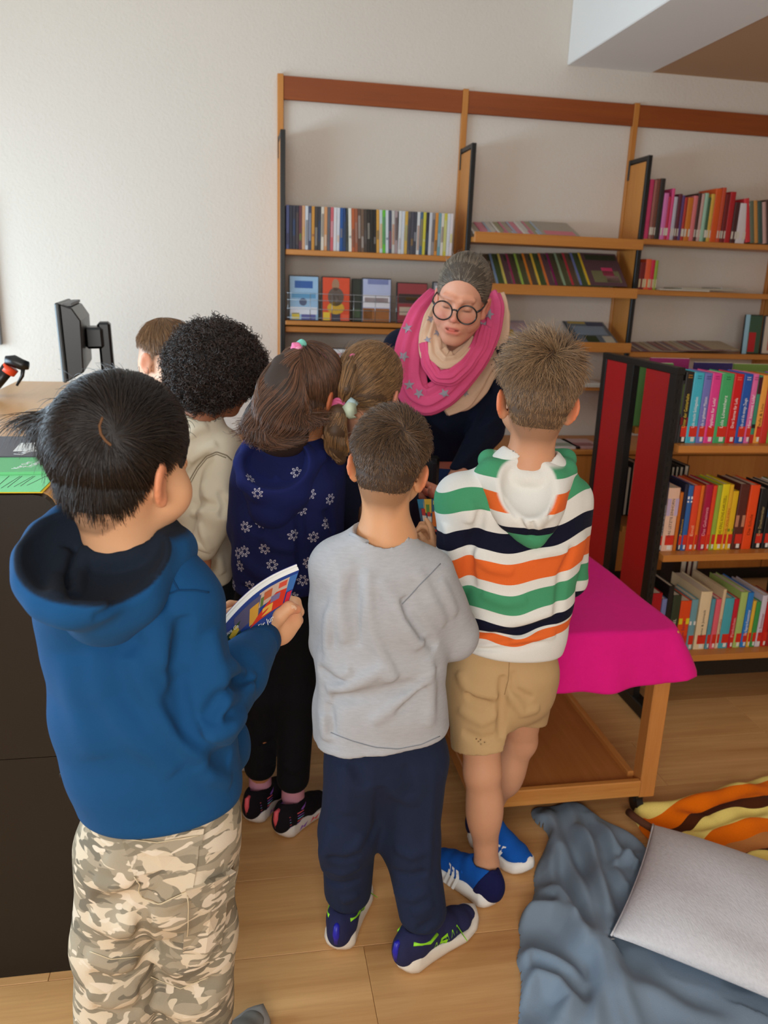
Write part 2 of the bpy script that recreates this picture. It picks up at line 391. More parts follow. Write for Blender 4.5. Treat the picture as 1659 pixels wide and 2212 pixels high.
box('base_beam', (EX+0.036, 2.44, 0.13), (EX2-0.036, 2.48, 0.205), BLACK, bs)
box('base_beam', (EX+0.036, 2.97, 0.13), (EX2-0.036, 3.01, 0.205), BLACK, bs)

# ================================================================== trolley table with its pink cloth
tr = thing('trolley_table', 'low pine trolley with tray shelf and castors under the pink cloth', 'table', (0.9, 2.2, 0))
TX0, TX1, TY0, TY1 = 0.640, 1.195, 1.856, 2.53
for x in (TX0, TX1-0.05):
    for y in (TY0+0.005, TY1-0.055):
        lg = box('leg', (x, y, 0.062), (x+0.05, y+0.05, 0.575), PINE, tr, bevel=0.003)
        bm = bmesh.new()
        bmesh.ops.create_cone(bm, cap_ends=True, segments=20, radius1=0.026, radius2=0.026, depth=0.02,
                              matrix=Matrix.Translation((x+0.012, y+0.03, 0.026)) @ Matrix.Rotation(math.pi/2, 4, 'Y'))
        add_box(bm, (x-0.004, y+0.016, 0.03), (x+0.028, y+0.044, 0.062), 0.006)
        bm_obj('castor', bm, BLACKP, lg)
box('tray_panel', (TX0+0.02, TY0+0.02, 0.092), (TX1-0.05, TY1-0.02, 0.104), PINEP, tr)
box('tray_rail', (TX0+0.05, TY0, 0.070), (TX1-0.05, TY0+0.02, 0.122), PINEX, tr, bevel=0.003)
box('tray_rail', (TX0+0.05, TY1-0.02, 0.070), (TX1-0.05, TY1, 0.122), PINEX, tr, bevel=0.003)
box('tray_rail', (TX1-0.068, TY0+0.05, 0.070), (TX1-0.048, TY1-0.05, 0.122), wood('pine_trolley_y', (206, 142, 76), (182, 112, 52), along=1, rough=0.4, scale=8), tr, bevel=0.003)
box('tray_rail', (TX0+0.0, TY0+0.05, 0.070), (TX0+0.02, TY1-0.05, 0.122), _MATS['pine_trolley_y'], tr, bevel=0.003)
box('table_top', (TX0, TY0, 0.575), (TX1, TY1, 0.598), PINEX, tr, bevel=0.003)

PINK = mat('pink_felt_cloth', (222, 28, 130), rough=0.95, spec=0.15, vary=0.06, scale=40, sheen=0.04, bump=0.25, bscale=420)
def drape():
    NA, NT, NS = 220, 26, 22
    cx, cy = (TX0+TX1)/2, (TY0+TY1)/2; hx, hy = (TX1-TX0)/2+0.004, (TY1-TY0)/2+0.004
    V = []; Fc = []
    for j in range(NT+NS+1):
        for i in range(NA):
            a = 2*math.pi*i/NA; ca, sa = math.cos(a), math.sin(a)
            n = 16.0; q = (abs(ca/hx)**n+abs(sa/hy)**n)**(-1/n)
            ex, ey = ca*q, sa*q
            corner = max(0.0, 1-abs(abs(ca*q)/hx-1)*6)*max(0.0, 1-abs(abs(sa*q)/hy-1)*6)
            if j <= NT:
                f = (j/NT)**0.8
                x, y, z = cx+ex*f, cy+ey*f, 0.6035+0.0025*math.sin(ex*f*21+1)*math.sin(ey*f*17)*f
                if j == NT: z -= 0.002
            else:
                s = (j-NT)/NS
                nx, ny = ca/hx*abs(ca*q/hx)**12, sa/hy*abs(sa*q/hy)**12; nl = math.hypot(nx, ny) or 1; nx /= nl; ny /= nl
                wave = 0.010*math.sin(a*9+1.3)*s + 0.006*math.sin(a*17)*s
                outw = 0.014*(1-(1-s)**2) + 0.020*s + wave + corner*0.085*s**0.8
                drop = 0.135*s - corner*0.035*s + 0.012*math.sin(a*3)*s
                x, y, z = cx+ex+nx*outw, cy+ey+ny*outw, 0.6015-drop-0.010*min(1, s*3)
            V.append((x, y, z))
    for j in range(NT+NS):
        for i in range(NA):
            k = (i+1) % NA
            Fc.append((j*NA+i, j*NA+k, (j+1)*NA+k, (j+1)*NA+i))
    return V, Fc
pc = thing('table_cloth', 'bright pink felt cloth draped over the low trolley table', 'tablecloth', (0.9, 2.2, 0.6))
_V, _F = drape()
o = mesh_obj('cloth', _V, _F, PINK, pc, True)
o.modifiers.new('thickness', 'SOLIDIFY').thickness = 0.0022

# ================================================================== blankets and cushion on the floor
def poly_sd(P, poly):
    """signed distance (positive inside) of points P (n,2) to a polygon"""
    poly = np.asarray(poly, float); n = len(poly); d = np.full(len(P), 1e9); ins = np.zeros(len(P), bool)
    for i in range(n):
        a, b = poly[i], poly[(i+1) % n]; e = b-a
        t = np.clip(((P-a)@e)/(e@e), 0, 1); d = np.minimum(d, np.linalg.norm(P-a-t[:, None]*e, axis=1))
        c = (a[1] > P[:, 1]) != (b[1] > P[:, 1])
        with np.errstate(divide='ignore', invalid='ignore'):
            xx = (b[0]-a[0])*(P[:, 1]-a[1])/(b[1]-a[1])+a[0]
        ins ^= c & (P[:, 0] < xx)
    return np.where(ins, d, -d)
def line_d(P, pl):
    pl = np.asarray(pl, float); best = np.full(len(P), 1e9); tt = np.zeros(len(P)); n = len(pl)-1
    for i in range(n):
        a, b = pl[i], pl[i+1]; e = b-a
        t = np.clip(((P-a)@e)/max(e@e, 1e-12), 0, 1); d = np.linalg.norm(P-a-t[:, None]*e, axis=1)
        m = d < best; best[m] = d[m]; tt[m] = (i+t[m])/n
    return best, tt
def smooth_poly(p, it=2):
    p = np.asarray(p, float)
    for _ in range(it):
        q = np.roll(p, -1, axis=0); p = np.stack([p*0.75+q*0.25, p*0.25+q*0.75], 1).reshape(-1, 2)
    return p
def blanket(name, outline, folds, mt, parent, base=0.012, step=0.006, edge=0.02, attr=None, noise=0.004, cap=None):
    poly = smooth_poly(outline, 2)
    lo, hi = poly.min(0)-step, poly.max(0)+step
    nx, ny = int((hi[0]-lo[0])/step)+2, int((hi[1]-lo[1])/step)+2
    gx, gy = np.meshgrid(lo[0]+np.arange(nx)*step, lo[1]+np.arange(ny)*step, indexing='ij')
    P = np.stack([gx.ravel(), gy.ravel()], 1); sd = poly_sd(P, poly)
    z = np.full(len(P), base) + noise*(np.sin(P[:, 0]*37+P[:, 1]*21)+np.sin(P[:, 1]*43-P[:, 0]*13+2))
    for pl, w, amp in folds:
        d, t = line_d(P, pl); z += amp*np.exp(-(d/w)**2)*np.clip(np.sin(np.pi*np.clip(t*0.94+0.03, 0, 1)), 0, 1)**0.35
    if cap is not None: z = np.minimum(z, cap(P))
    z = np.maximum(z, 0.004)*np.sqrt(np.clip(1-(1-np.clip(sd/edge, 0, 1))**2, 0, 1)) + 0.0012
    # pull grid points just outside onto the outline so that the border is smooth
    keep = sd > -step*0.72
    idx = np.full(len(P), -1); idx[keep] = np.arange(keep.sum())
    Q = P[keep].copy(); s = sd[keep]; out = s < step*0.3
    gr = np.zeros_like(Q)
    for ax in (0, 1):
        e = np.zeros(2); e[ax] = 1e-4
        gr[:, ax] = (poly_sd(Q+e, poly)-poly_sd(Q-e, poly))/2e-4
    Q[out] -= gr[out]*s[out][:, None]
    zz = z[keep]; zz[out] = 0.0012
    I = idx.reshape(nx, ny); a, b, c, d = I[:-1, :-1], I[1:, :-1], I[1:, 1:], I[:-1, 1:]
    ok = (a >= 0) & (b >= 0) & (c >= 0) & (d >= 0)
    Fc = np.stack([a[ok], b[ok], c[ok], d[ok]], 1)
    o = mesh_obj(name, np.column_stack([Q, zz]), Fc, mt, parent, True)
    if attr is not None:
        at = o.data.attributes.new('pattern', 'FLOAT', 'POINT'); at.data.foreach_set('value', attr(Q, zz).astype(np.float32))
    return o
def gpx(pts, z=0.0, ox=0, oy=0, s=1.0): return [on_z(ox+p[0]/s, oy+p[1]/s, z)[:2] for p in pts]
GREYBL = mat('slate_blue_fleece', (122, 139, 156), rough=0.95, spec=0.1, vary=0.07, scale=14, sheen=0.06, bump=0.2, bscale=380)
gb = thing('grey_blanket', 'rumpled slate grey fleece blanket lying on the floor under the cushion', 'blanket', (0.9, 1.5, 0))
_out = gpx([(1145, 1745), (1195, 1742), (1245, 1733), (1290, 1768), (1340, 1792), (1400, 1832), (1440, 1900), (1560, 1990), (1720, 2080), (1900, 2400), (1500, 2420), (1110, 2420),
            (1118, 2212), (1128, 2110), (1112, 2075), (1126, 2040), (1116, 1995), (1142, 1962), (1156, 1930), (1150, 1890), (1176, 1838), (1190, 1805), (1150, 1775)])
f = lambda pts, w, a: (gpx(pts, 0.02, 1080, 1560, 2.865), w, a)
_folds = [f([(420, 520), (500, 700), (570, 880), (640, 1150), (690, 1450), (760, 1700), (850, 1868)], 0.024, 0.036),
          f([(300, 560), (370, 760), (450, 950), (540, 1150), (600, 1400), (620, 1650), (590, 1868)], 0.020, 0.032),
          f([(480, 680), (560, 820), (600, 1000), (680, 1200)], 0.016, 0.022),
          f([(240, 600), (290, 690), (330, 800), (310, 950), (330, 1060), (400, 1150), (460, 1250)], 0.022, 0.034),
          f([(215, 1000), (260, 1060), (350, 1110), (430, 1200), (520, 1350), (540, 1400)], 0.018, 0.026),
          f([(130, 1200), (200, 1180), (330, 1190), (430, 1270), (500, 1380), (540, 1440)], 0.022, 0.040),
          f([(110, 1490), (200, 1440), (330, 1500), (440, 1550), (500, 1600)], 0.020, 0.032),
          f([(140, 1680), (230, 1600), (360, 1640), (440, 1740), (380, 1850)], 0.022, 0.036),
          f([(560, 580), (650, 700), (740, 800), (850, 880), (900, 940)], 0.018, 0.026),
          f([(640, 640), (690, 780), (720, 870), (800, 830), (860, 800)], 0.014, 0.018),
          f([(700, 900), (760, 1000), (840, 1060)], 0.016, 0.016),
          f([(820, 1640), (1000, 1700), (1200, 1800), (1400, 1860)], 0.03, 0.018),
          f([(640, 1500), (700, 1750), (760, 1900)], 0.018, 0.016)]
_cu_c = np.array([0.838, 1.393]); _cd1 = np.array([0.636, 0.772]); _cd2 = np.array([0.772, -0.636]); CS = 0.47
_ctr = _cu_c + (_cd1+_cd2)*CS/2
def _undercush(P):
    q = P-_ctr; u = np.abs(q@_cd1)/(CS/2); v = np.abs(q@_cd2)/(CS/2)
    return np.where(np.maximum(u, v) < 1.02, 0.010+0.02*np.clip(np.maximum(u, v)-0.9, 0, 1), 1.0)
blanket('fleece', _out, _folds, GREYBL, gb, base=0.012, cap=_undercush)

def stripe_mat(name, stops, rough=0.95, bumps=0.3, vary=0.05, bscale=300, sheen=0.03, lining=None):
    m = bpy.data.materials.new(name); m.use_nodes = True; nt = m.node_tree; L = nt.links; b = nt.nodes['Principled BSDF']
    b.inputs['Roughness'].default_value = rough; b.inputs['Specular IOR Level'].default_value = 0.1; b.inputs['Sheen Weight'].default_value = sheen
    at = nd(nt, 'ShaderNodeAttribute', attribute_name='pattern'); r = nd(nt, 'ShaderNodeValToRGB'); r.color_ramp.interpolation = 'CONSTANT'
    els = r.color_ramp.elements
    while len(els) < len(stops): els.new(0.5)
    for e, (p, c) in zip(els, stops): e.position = p; e.color = lin(c)+(1,)
    tc = nd(nt, 'ShaderNodeTexCoord'); nz = nd(nt, 'ShaderNodeTexNoise', Scale=bscale, Detail=2.0); L.new(tc.outputs['Object'], nz.inputs['Vector'])
    L.new(at.outputs['Fac'], r.inputs[0]); hs = nd(nt, 'ShaderNodeHueSaturation'); mr = nd(nt, 'ShaderNodeMapRange'); mr.inputs[3].default_value = 1-vary*2; mr.inputs[4].default_value = 1+vary*2
    L.new(nz.outputs['Fac'], mr.inputs[0]); L.new(mr.outputs[0], hs.inputs['Value']); src = r.outputs[0]
    if lining:
        a2 = nd(nt, 'ShaderNodeAttribute', attribute_name='lining'); mx = nd(nt, 'ShaderNodeMix', data_type='RGBA'); L.new(a2.outputs['Fac'], mx.inputs[0]); L.new(src, mx.inputs[6]); mx.inputs[7].default_value = lin(lining)+(1,); src = mx.outputs[2]
    L.new(src, hs.inputs['Color']); L.new(hs.outputs[0], b.inputs['Base Color'])
    bp = nd(nt, 'ShaderNodeBump', Strength=bumps, Distance=0.002); L.new(nz.outputs['Fac'], bp.inputs['Height']); L.new(bp.outputs[0], b.inputs['Normal'])
    return m
_O = (232, 112, 10); _B = (78, 38, 18); _Y = (238, 216, 122); _T = (196, 128, 70)
ORANGEBL = stripe_mat('striped_fleece', [(0.0, _Y), (0.085, _O), (0.25, _B), (0.34, _Y), (0.50, _O), (0.64, _T), (0.80, _B), (0.845, _Y), (0.93, _O)])
ob = thing('striped_blanket', 'orange, brown and yellow striped fleece blanket behind the cushion', 'blanket', (1.4, 1.75, 0))
_sl0 = on_z(1440, 1738, 0.02)[:2]; _sl1 = on_z(1659, 1672, 0.02)[:2]; _sd = (_sl1-_sl0)/np.linalg.norm(_sl1-_sl0); _sn = np.array([_sd[1], -_sd[0]])
_lowest = (on_z(1620, 1900, 0.02)[:2]-_sl0)@_sn
def _stripe(Q, z):
    d = Q-_sl0; s = (d@_sn)/_lowest; a = d@_sd
    return np.clip(s + 0.03*np.sin(a*16) + 0.012*np.sin(a*41), 0.0, 0.999)
_oo = gpx([(1362, 1752), (1392, 1742), (1440, 1742), (1490, 1732), (1560, 1706), (1659, 1682), (1800, 1650), (1900, 1760), (1900, 1960), (1659, 1935), (1560, 1905), (1500, 1880), (1440, 1850), (1408, 1822), (1378, 1790)])
g = lambda pts, w, a: (gpx(pts, 0.02, 1080, 1560, 2.865), w, a)
_of = [g([(830, 530), (1000, 540), (1250, 500), (1480, 430), (1659, 420)], 0.03, 0.028), g([(1100, 600), (1300, 620), (1500, 520), (1659, 480)], 0.028, 0.03),
       g([(1000, 680), (1250, 720), (1500, 640), (1659, 590)], 0.02, 0.02), g([(1450, 930), (1560, 850), (1659, 800)], 0.022, 0.03), g([(820, 570), (900, 640), (1000, 700), (1100, 770)], 0.02, 0.02)]
blanket('fleece', _oo, _of, ORANGEBL, ob, base=0.016, edge=0.018, attr=_stripe, cap=_undercush)
_bind = [on_z(1080+p[0]/2.865, 1560+p[1]/2.865, 0.022) for p in ((795, 560), (830, 600), (880, 640), (930, 670), (1000, 710), (1060, 745), (1120, 780))]
tube('binding', [(p[0], p[1], 0.02+0.012*math.sin(i*0.5+0.4)) for i, p in enumerate(_bind)], 0.011, mat('brown_binding', (92, 52, 30), rough=0.8), ob, sides=10)

cu = thing('cushion', 'light grey square linen cushion lying on the slate blanket', 'cushion', (_ctr[0], _ctr[1], 0.01))
LINEN = mat('light_grey_linen', (208, 208, 212), rough=0.95, spec=0.1, vary=0.16, scale=150, stretch=(1, 0.35, 1), bump=0.8, bscale=260)
def pillow(n=70):
    V = []; Fc = []
    for side in (1, -1):
        for i in range(n+1):
            for j in range(n+1):
                u, v = -1+2*i/n, -1+2*j/n
                pinch = 1-0.045*(1-v*v)**1.0*abs(u)**6 ; pu = u*pinch; pinch2 = 1-0.045*(1-u*u)*abs(v)**6; pv = v*pinch2
                hgt = 0.062*((1-abs(u)**2.6)*(1-abs(v)**2.6))**0.55 if abs(u) < 1 and abs(v) < 1 else 0
                hgt += 0.004*math.sin(u*5+v*3)*(1-u*u)*(1-v*v) - 0.006*math.exp(-((u+0.55)**2*30+(v-0.1)**2*4))*(1-u*u)
                p = _ctr + _cd1*pu*CS/2 + _cd2*pv*CS/2
                V.append((p[0], p[1], 0.052 + (hgt if side > 0 else -hgt*0.55)))
    N = (n+1)*(n+1)
    for s in (0, 1):
        for i in range(n):
            for j in range(n):
                a = s*N+i*(n+1)+j; q = (a, a+n+1, a+n+2, a+1); Fc.append(q[::-1] if s == 0 else q)
    return V, Fc
_V, _F = pillow(); o = mesh_obj('cover', _V, _F, LINEN, cu, True)
bm = bmesh.new(); bm.from_mesh(o.data); bmesh.ops.remove_doubles(bm, verts=bm.verts, dist=1e-5); bmesh.ops.recalc_face_normals(bm, faces=bm.faces); bm.to_mesh(o.data); bm.free()
_z = [_ctr + _cd1*t*CS/2 - _cd2*CS/2*(1-0.045*(1-t*t)) for t in np.linspace(-1, 1, 30)]
tube('seam', [(p[0], p[1], 0.052) for p in _z], 0.0028, LINEN, cu, sides=6)
zp = on_z(1322, 2030, 0.05); tube('zip_pull', [(zp[0]-0.008, zp[1]+0.004, 0.048), (zp[0]+0.006, zp[1], 0.052)], 0.002, GREYP, cu, sides=6)

# ================================================================== things on the counter
def flat(name, label, cat, corners, z, th, mt, group=None):
    """thin sheet or booklet lying at height z; corners given as photo pixels on that plane"""
    pts = [on_z(p[0], p[1], z+th)[:2] for p in corners]
    t = thing(name, label, cat, (float(np.mean([p[0] for p in pts])), float(np.mean([p[1] for p in pts])), z), group)
    prism('sheet', pts, 2, z, z+th, mt, t); return t, pts
def frame_on(pts, z, origin=0):
    """matrix for flat text: x runs along the sheet's far->near direction as printed in the photograph"""
    return Matrix.Translation((pts[0], pts[1], z))
GRN = mat('mint_paper', (140, 236, 170), rough=0.8, vary=0.02); GRN2 = mat('green_booklet_cover', (112, 200, 136), rough=0.6, vary=0.03)
YEL = mat('yellow_paper', (238, 196, 40), rough=0.8, vary=0.02); CHAR = mat('charcoal_brochure_cover', (74, 74, 84), rough=0.45, vary=0.06)
INK = mat('black_ink', (40, 48, 44), rough=0.7); WINK = mat('white_print', (236, 240, 238), rough=0.6)
ty, _ = flat('yellow_sheet', 'yellow paper sheet under the mint green flyer on the counter', 'paper', [(-90, 1064), (92, 1064), (131, 1024), (-40, 1022)], CZ+0.0002, 0.0012, YEL)
tg, pg = flat('green_flyer', 'mint green printed flyer on the counter edge', 'paper', [(-95, 1062), (87, 1061), (127, 1021), (-45, 1020)], CZ+0.0018, 0.0012, GRN)
for i in range(6):
    a = on_z(-20+i*14+8, 1056-i*1.5, CZ+0.0032); b = on_z(12+i*14+(18 if i % 2 else 8), 1028, CZ+0.0032)
    e = (b-a); e /= np.linalg.norm(e); nrm = np.array([-e[1], e[0], 0])*0.0007
    mesh_obj('print_line', [a-nrm, a+nrm, b+nrm, b-nrm], [(0, 1, 2, 3)], INK, tg)
tb, pb = flat('green_booklet', 'green booklet with white lettering above the flyer', 'booklet', [(-70, 1021), (119, 1018), (108, 987), (-50, 987)], CZ+0.0034, 0.006, GRN2)
def flat_text(o, s, size, px, py, z, ang):
    p = on_z(px, py, z); text('lettering', s, size, WINK, o, Matrix.Translation(p) @ Matrix.Rotation(ang, 4, 'Z'))
for s, x, y, sz in (('Vor Ort', 32, 1013, 0.020), ('Training', 58, 1010, 0.024), ('Deutsch', 92, 1003, 0.018)):
    flat_text(tb, s, sz, x, y, CZ+0.0097, math.radians(78))
for k, (dx, dy) in enumerate(((-24, -2), (-8, 0), (8, 2))):
    t_, p_ = flat('charcoal_brochure', ('lowest', 'middle', 'topmost')[k]+' of the overlapped charcoal brochures on the counter', 'brochure',
                  [(-75+dx, 984+dy), (98+dx, 983+dy), (102+dx, 944+dy), (-45+dx, 945+dy)], CZ+0.0004+k*0.004, 0.0035, CHAR, 'brochures on the counter')
    flat_text(t_, 'Lingua', 0.030, 30+dx, 980+dy, CZ+0.0042+k*0.004, math.radians(70))
    if k == 2:
        prism('white_panel', [on_z(x, y, CZ+0.0122)[:2] for x, y in ((28, 975), (96, 974), (100, 956), (44, 957))], 2, CZ+0.0120, CZ+0.0124, WINK, t_)

mo = thing('monitor', 'black computer monitor on the counter seen from its back corner', 'monitor', (-0.52, 2.72, CZ))
Mm = Matrix.Translation((-0.535, 2.70, CZ+0.185)) @ Matrix.Rotation(math.radians(6), 4, 'Z') @ Matrix.Rotation(math.radians(-2), 4, 'Y')
def mbox(name, lo, hi, mt, par, bv=0.004): return box(name, lo, hi, mt, par, bevel=bv, matrix=Mm)
mbox('bezel', (-0.020, -0.02, -0.13), (-0.006, 0.42, 0.115), mat('dark_grey_plastic', (64, 68, 70), rough=0.4), mo)
mbox('screen', (-0.0215, 0.0, -0.11), (-0.0195, 0.40, 0.10), BLACKP, mo, 0.001)
prism('back_shell', [(-0.006, -0.128), (0.045, -0.10), (0.052, 0.06), (0.030, 0.098), (-0.006, 0.112)], 1, -0.012, 0.412, BLACKP, mo, bevel=0.004, matrix=Mm)
bm = bmesh.new()
for i in range(26): add_box(bm, (0.004, 0.01+i*0.015, 0.104), (0.028, 0.018+i*0.015, 0.1125), 0, Matrix.Rotation(math.radians(-1), 4, 'Y'))
bm_obj('vent_slats', bm, GREYP, mo, matrix=Mm)
mbox('mount', (0.048, 0.14, -0.04), (0.105, 0.26, 0.03), BLACKP, mo, 0.008)
mbox('neck', (0.088, 0.16, -0.165), (0.130, 0.24, 0.045), BLACKP, mo, 0.008)
mbox('stand_base', (-0.03, 0.08, -0.182), (0.15, 0.32, -0.164), BLACKP, mo, 0.005)

sc = thing('barcode_scanner', 'black and orange handheld barcode scanner in its stand behind the counter', 'scanner', (-0.84, 2.75, 0.75))
ORNG = mat('orange_plastic', (226, 72, 34), rough=0.4)
_s0 = on_y(-22, 850, 2.75); _s1 = on_y(18, 795, 2.75); _s2 = on_y(62, 790, 2.75)
tube('grip', [_s0, _s0*0.5+_s1*0.5, _s1], [0.015, 0.018, 0.021], BLACKP, sc, 14)
_w = on_y(25, 792, 2.75); tube('orange_collar', [_w-(_s1-_s0)*0.22, _w-(_s1-_s0)*0.02], [0.0235, 0.0245], ORNG, sc, 14)
tube('scan_head', [on_y(12, 778, 2.75), on_y(30, 780, 2.75), on_y(48, 788, 2.75), _s2], [0.014, 0.020, 0.018, 0.013], BLACKP, sc, 12)
tube('trigger', [on_y(50, 795, 2.75), on_y(48, 812, 2.75), on_y(36, 833, 2.75)], [0.007, 0.006, 0.004], BLACKP, sc, 8)
tube('orange_base', [_s0+np.array([0, 0, -0.012]), _s0+np.array([0, 0, 0.004])], [0.021, 0.02], ORNG, sc, 14)
tube('stand_pole', [(_s0[0], _s0[1], 0.76), (_s0[0], _s0[1], _s0[2]-0.01)], 0.010, BLACKP, sc)
bm = bmesh.new(); bmesh.ops.create_cone(bm, cap_ends=True, segments=24, radius1=0.07, radius2=0.06, depth=0.015, matrix=Matrix.Translation((_s0[0], _s0[1], 0.7585))); bm_obj('stand_foot', bm, BLACKP, sc)

# ================================================================== books
ORD = ['first', 'second', 'third', 'fourth', 'fifth', 'sixth', 'seventh', 'eighth', 'ninth', 'tenth', 'eleventh', 'twelfth', 'thirteenth', 'fourteenth', 'fifteenth',
       'sixteenth', 'seventeenth', 'eighteenth', 'nineteenth', 'twentieth', 'twenty-first', 'twenty-second', 'twenty-third', 'twenty-fourth', 'twenty-fifth', 'twenty-sixth',
       'twenty-seventh', 'twenty-eighth', 'twenty-ninth', 'thirtieth'] + ['thirty-%s' % w for w in 'first second third fourth fifth sixth seventh eighth ninth'.split()] + ['fortieth'] + \
      ['forty-%s' % w for w in 'first second third fourth fifth sixth seventh eighth ninth'.split()] + ['fiftieth'] + ['fifty-%s' % w for w in 'first second third fourth fifth sixth seventh eighth ninth'.split()]
def book_mesh(w, h, d, rgb, hard=True):
    """cover of a standing book: spine at y=0 facing -y, boards going back to y=d; origin at spine's bottom left"""
    t = 0.0022 if hard else 0.0009
    n = 5; o = []
    for i in range(n+1):
        a = math.pi*i/n; o.append((w/2-w/2*math.cos(a), -min(0.003, w*0.18)*math.sin(a)))
    o = o + [(w, d), (w-t, d), (w-t, t), (t, t), (t, d), (0, d)]
    bm = bmesh.new(); lo = [bm.verts.new((p[0], p[1], 0)) for p in o]; hi = [bm.verts.new((p[0], p[1], h)) for p in o]; m = len(o)
    bm.faces.new(lo); bm.faces.new(hi)
    for i in range(m): bm.faces.new((lo[i], lo[(i+1) % m], hi[(i+1) % m], hi[i]))
    bmesh.ops.recalc_face_normals(bm, faces=bm.faces)
    return bm
def make_book(label, x, yf, z, w, h, d, rgb, group, lean=0.0, hard=True, sticker=None, title=None, tcol=(240, 240, 240), tsize=None, top=None, tcol2=None, patch=None, face=1, name='book', cat='book'):
    M = Matrix.Translation((x, yf, z)) @ Matrix.Rotation(lean, 4, 'Y')
    if face < 0: M = Matrix.Translation((x+w, yf, z)) @ Matrix.Rotation(math.pi, 4, 'Z')
    if lean < 0: M = Matrix.Translation((x, yf, z)) @ Matrix.Translation((0, 0, w*math.sin(-lean))) @ Matrix.Rotation(lean, 4, 'Y')
    bk = bm_obj(name, book_mesh(w, h, d, rgb, hard), cmat(rgb), None, matrix=M); tag(bk, label, cat, group)
    ins = 0.004 if hard else 0.0005; t = 0.0022 if hard else 0.0009
    box('pages', (t, t, ins), (w-t, d-ins, h-ins), PAGES, bk, matrix=M)
    R = M @ Matrix.Translation((w/2, -min(0.003, w*0.18)-0.0003, 0)) @ Matrix.Rotation(math.pi/2, 4, 'X')
    if patch:
        for (z0, z1, c) in patch:
            box('spine_print', (0.0006, -min(0.003, w*0.18)*0.8-0.0004, z0), (w-0.0006, 0.001, z1), cmat(c), bk, matrix=M)
    if title:
        T = R @ Matrix.Translation((0, h*0.22, 0.0003)) @ Matrix.Rotation(math.pi/2, 4, 'Z')
        text('spine_title', title, tsize or min(w*0.75, 0.016), cmat(tcol, pre='ink'), bk, T, extrude=0.0001, width=min(h*0.56, 0.0075*len(title)+0.02))
    if top:
        for i, s in enumerate(top):
            text('author_name', s, min(0.0065, w*0.30), cmat(tcol2 or tcol, pre='ink'), bk, R @ Matrix.Translation((0, h*0.955-i*0.0075, 0.0003)), align='CENTER', extrude=0.0001)
    if sticker:
        s0, s1 = sticker
        box('spine_sticker', (w*0.22, -min(0.003, w*0.18)*0.9-0.0006, s0), (w*0.97, 0.0006, s1), STICKER, bk, matrix=M)
        box('white_tag', (w*0.45, -min(0.003, w*0.18)*0.9-0.0005, s0*0.25), (w*0.8, 0.0006, s0*0.95), WSTICK, bk, matrix=M)
    return bk
YS = 2.474
def spine_x(pxl, py): return on_y(pxl, py, YS)[0]
def row_from_pixels(py, z, specs, row, group):
    for i, s in enumerate(specs):
        xa, xb = max(spine_x(s['a'], py), EX+0.026+0.003*i), spine_x(s['b'], py); w = max(0.006, xb-xa-0.0008)
        h = on_y(s['a']+8, s['top'], YS)[2]-z
        lab = '%s book with %s, %s from post, red bookcase %s' % (s['n'], s.get('f', 'a sticker'), ORD[i], row)
        make_book(lab, xa, YS, z+0.0003, w, h, s.get('d', 0.15), s['c'], group, hard=s.get('hard', True), sticker=s.get('st', (0.022, 0.058)), title=s.get('t'), tcol=s.get('tc', (240, 240, 240)),
                  tsize=s.get('ts'), top=s.get('au'), tcol2=s.get('ac'), patch=s.get('p'))
AU = ('Isabel', 'Abedi')
W_ = (240, 240, 240)
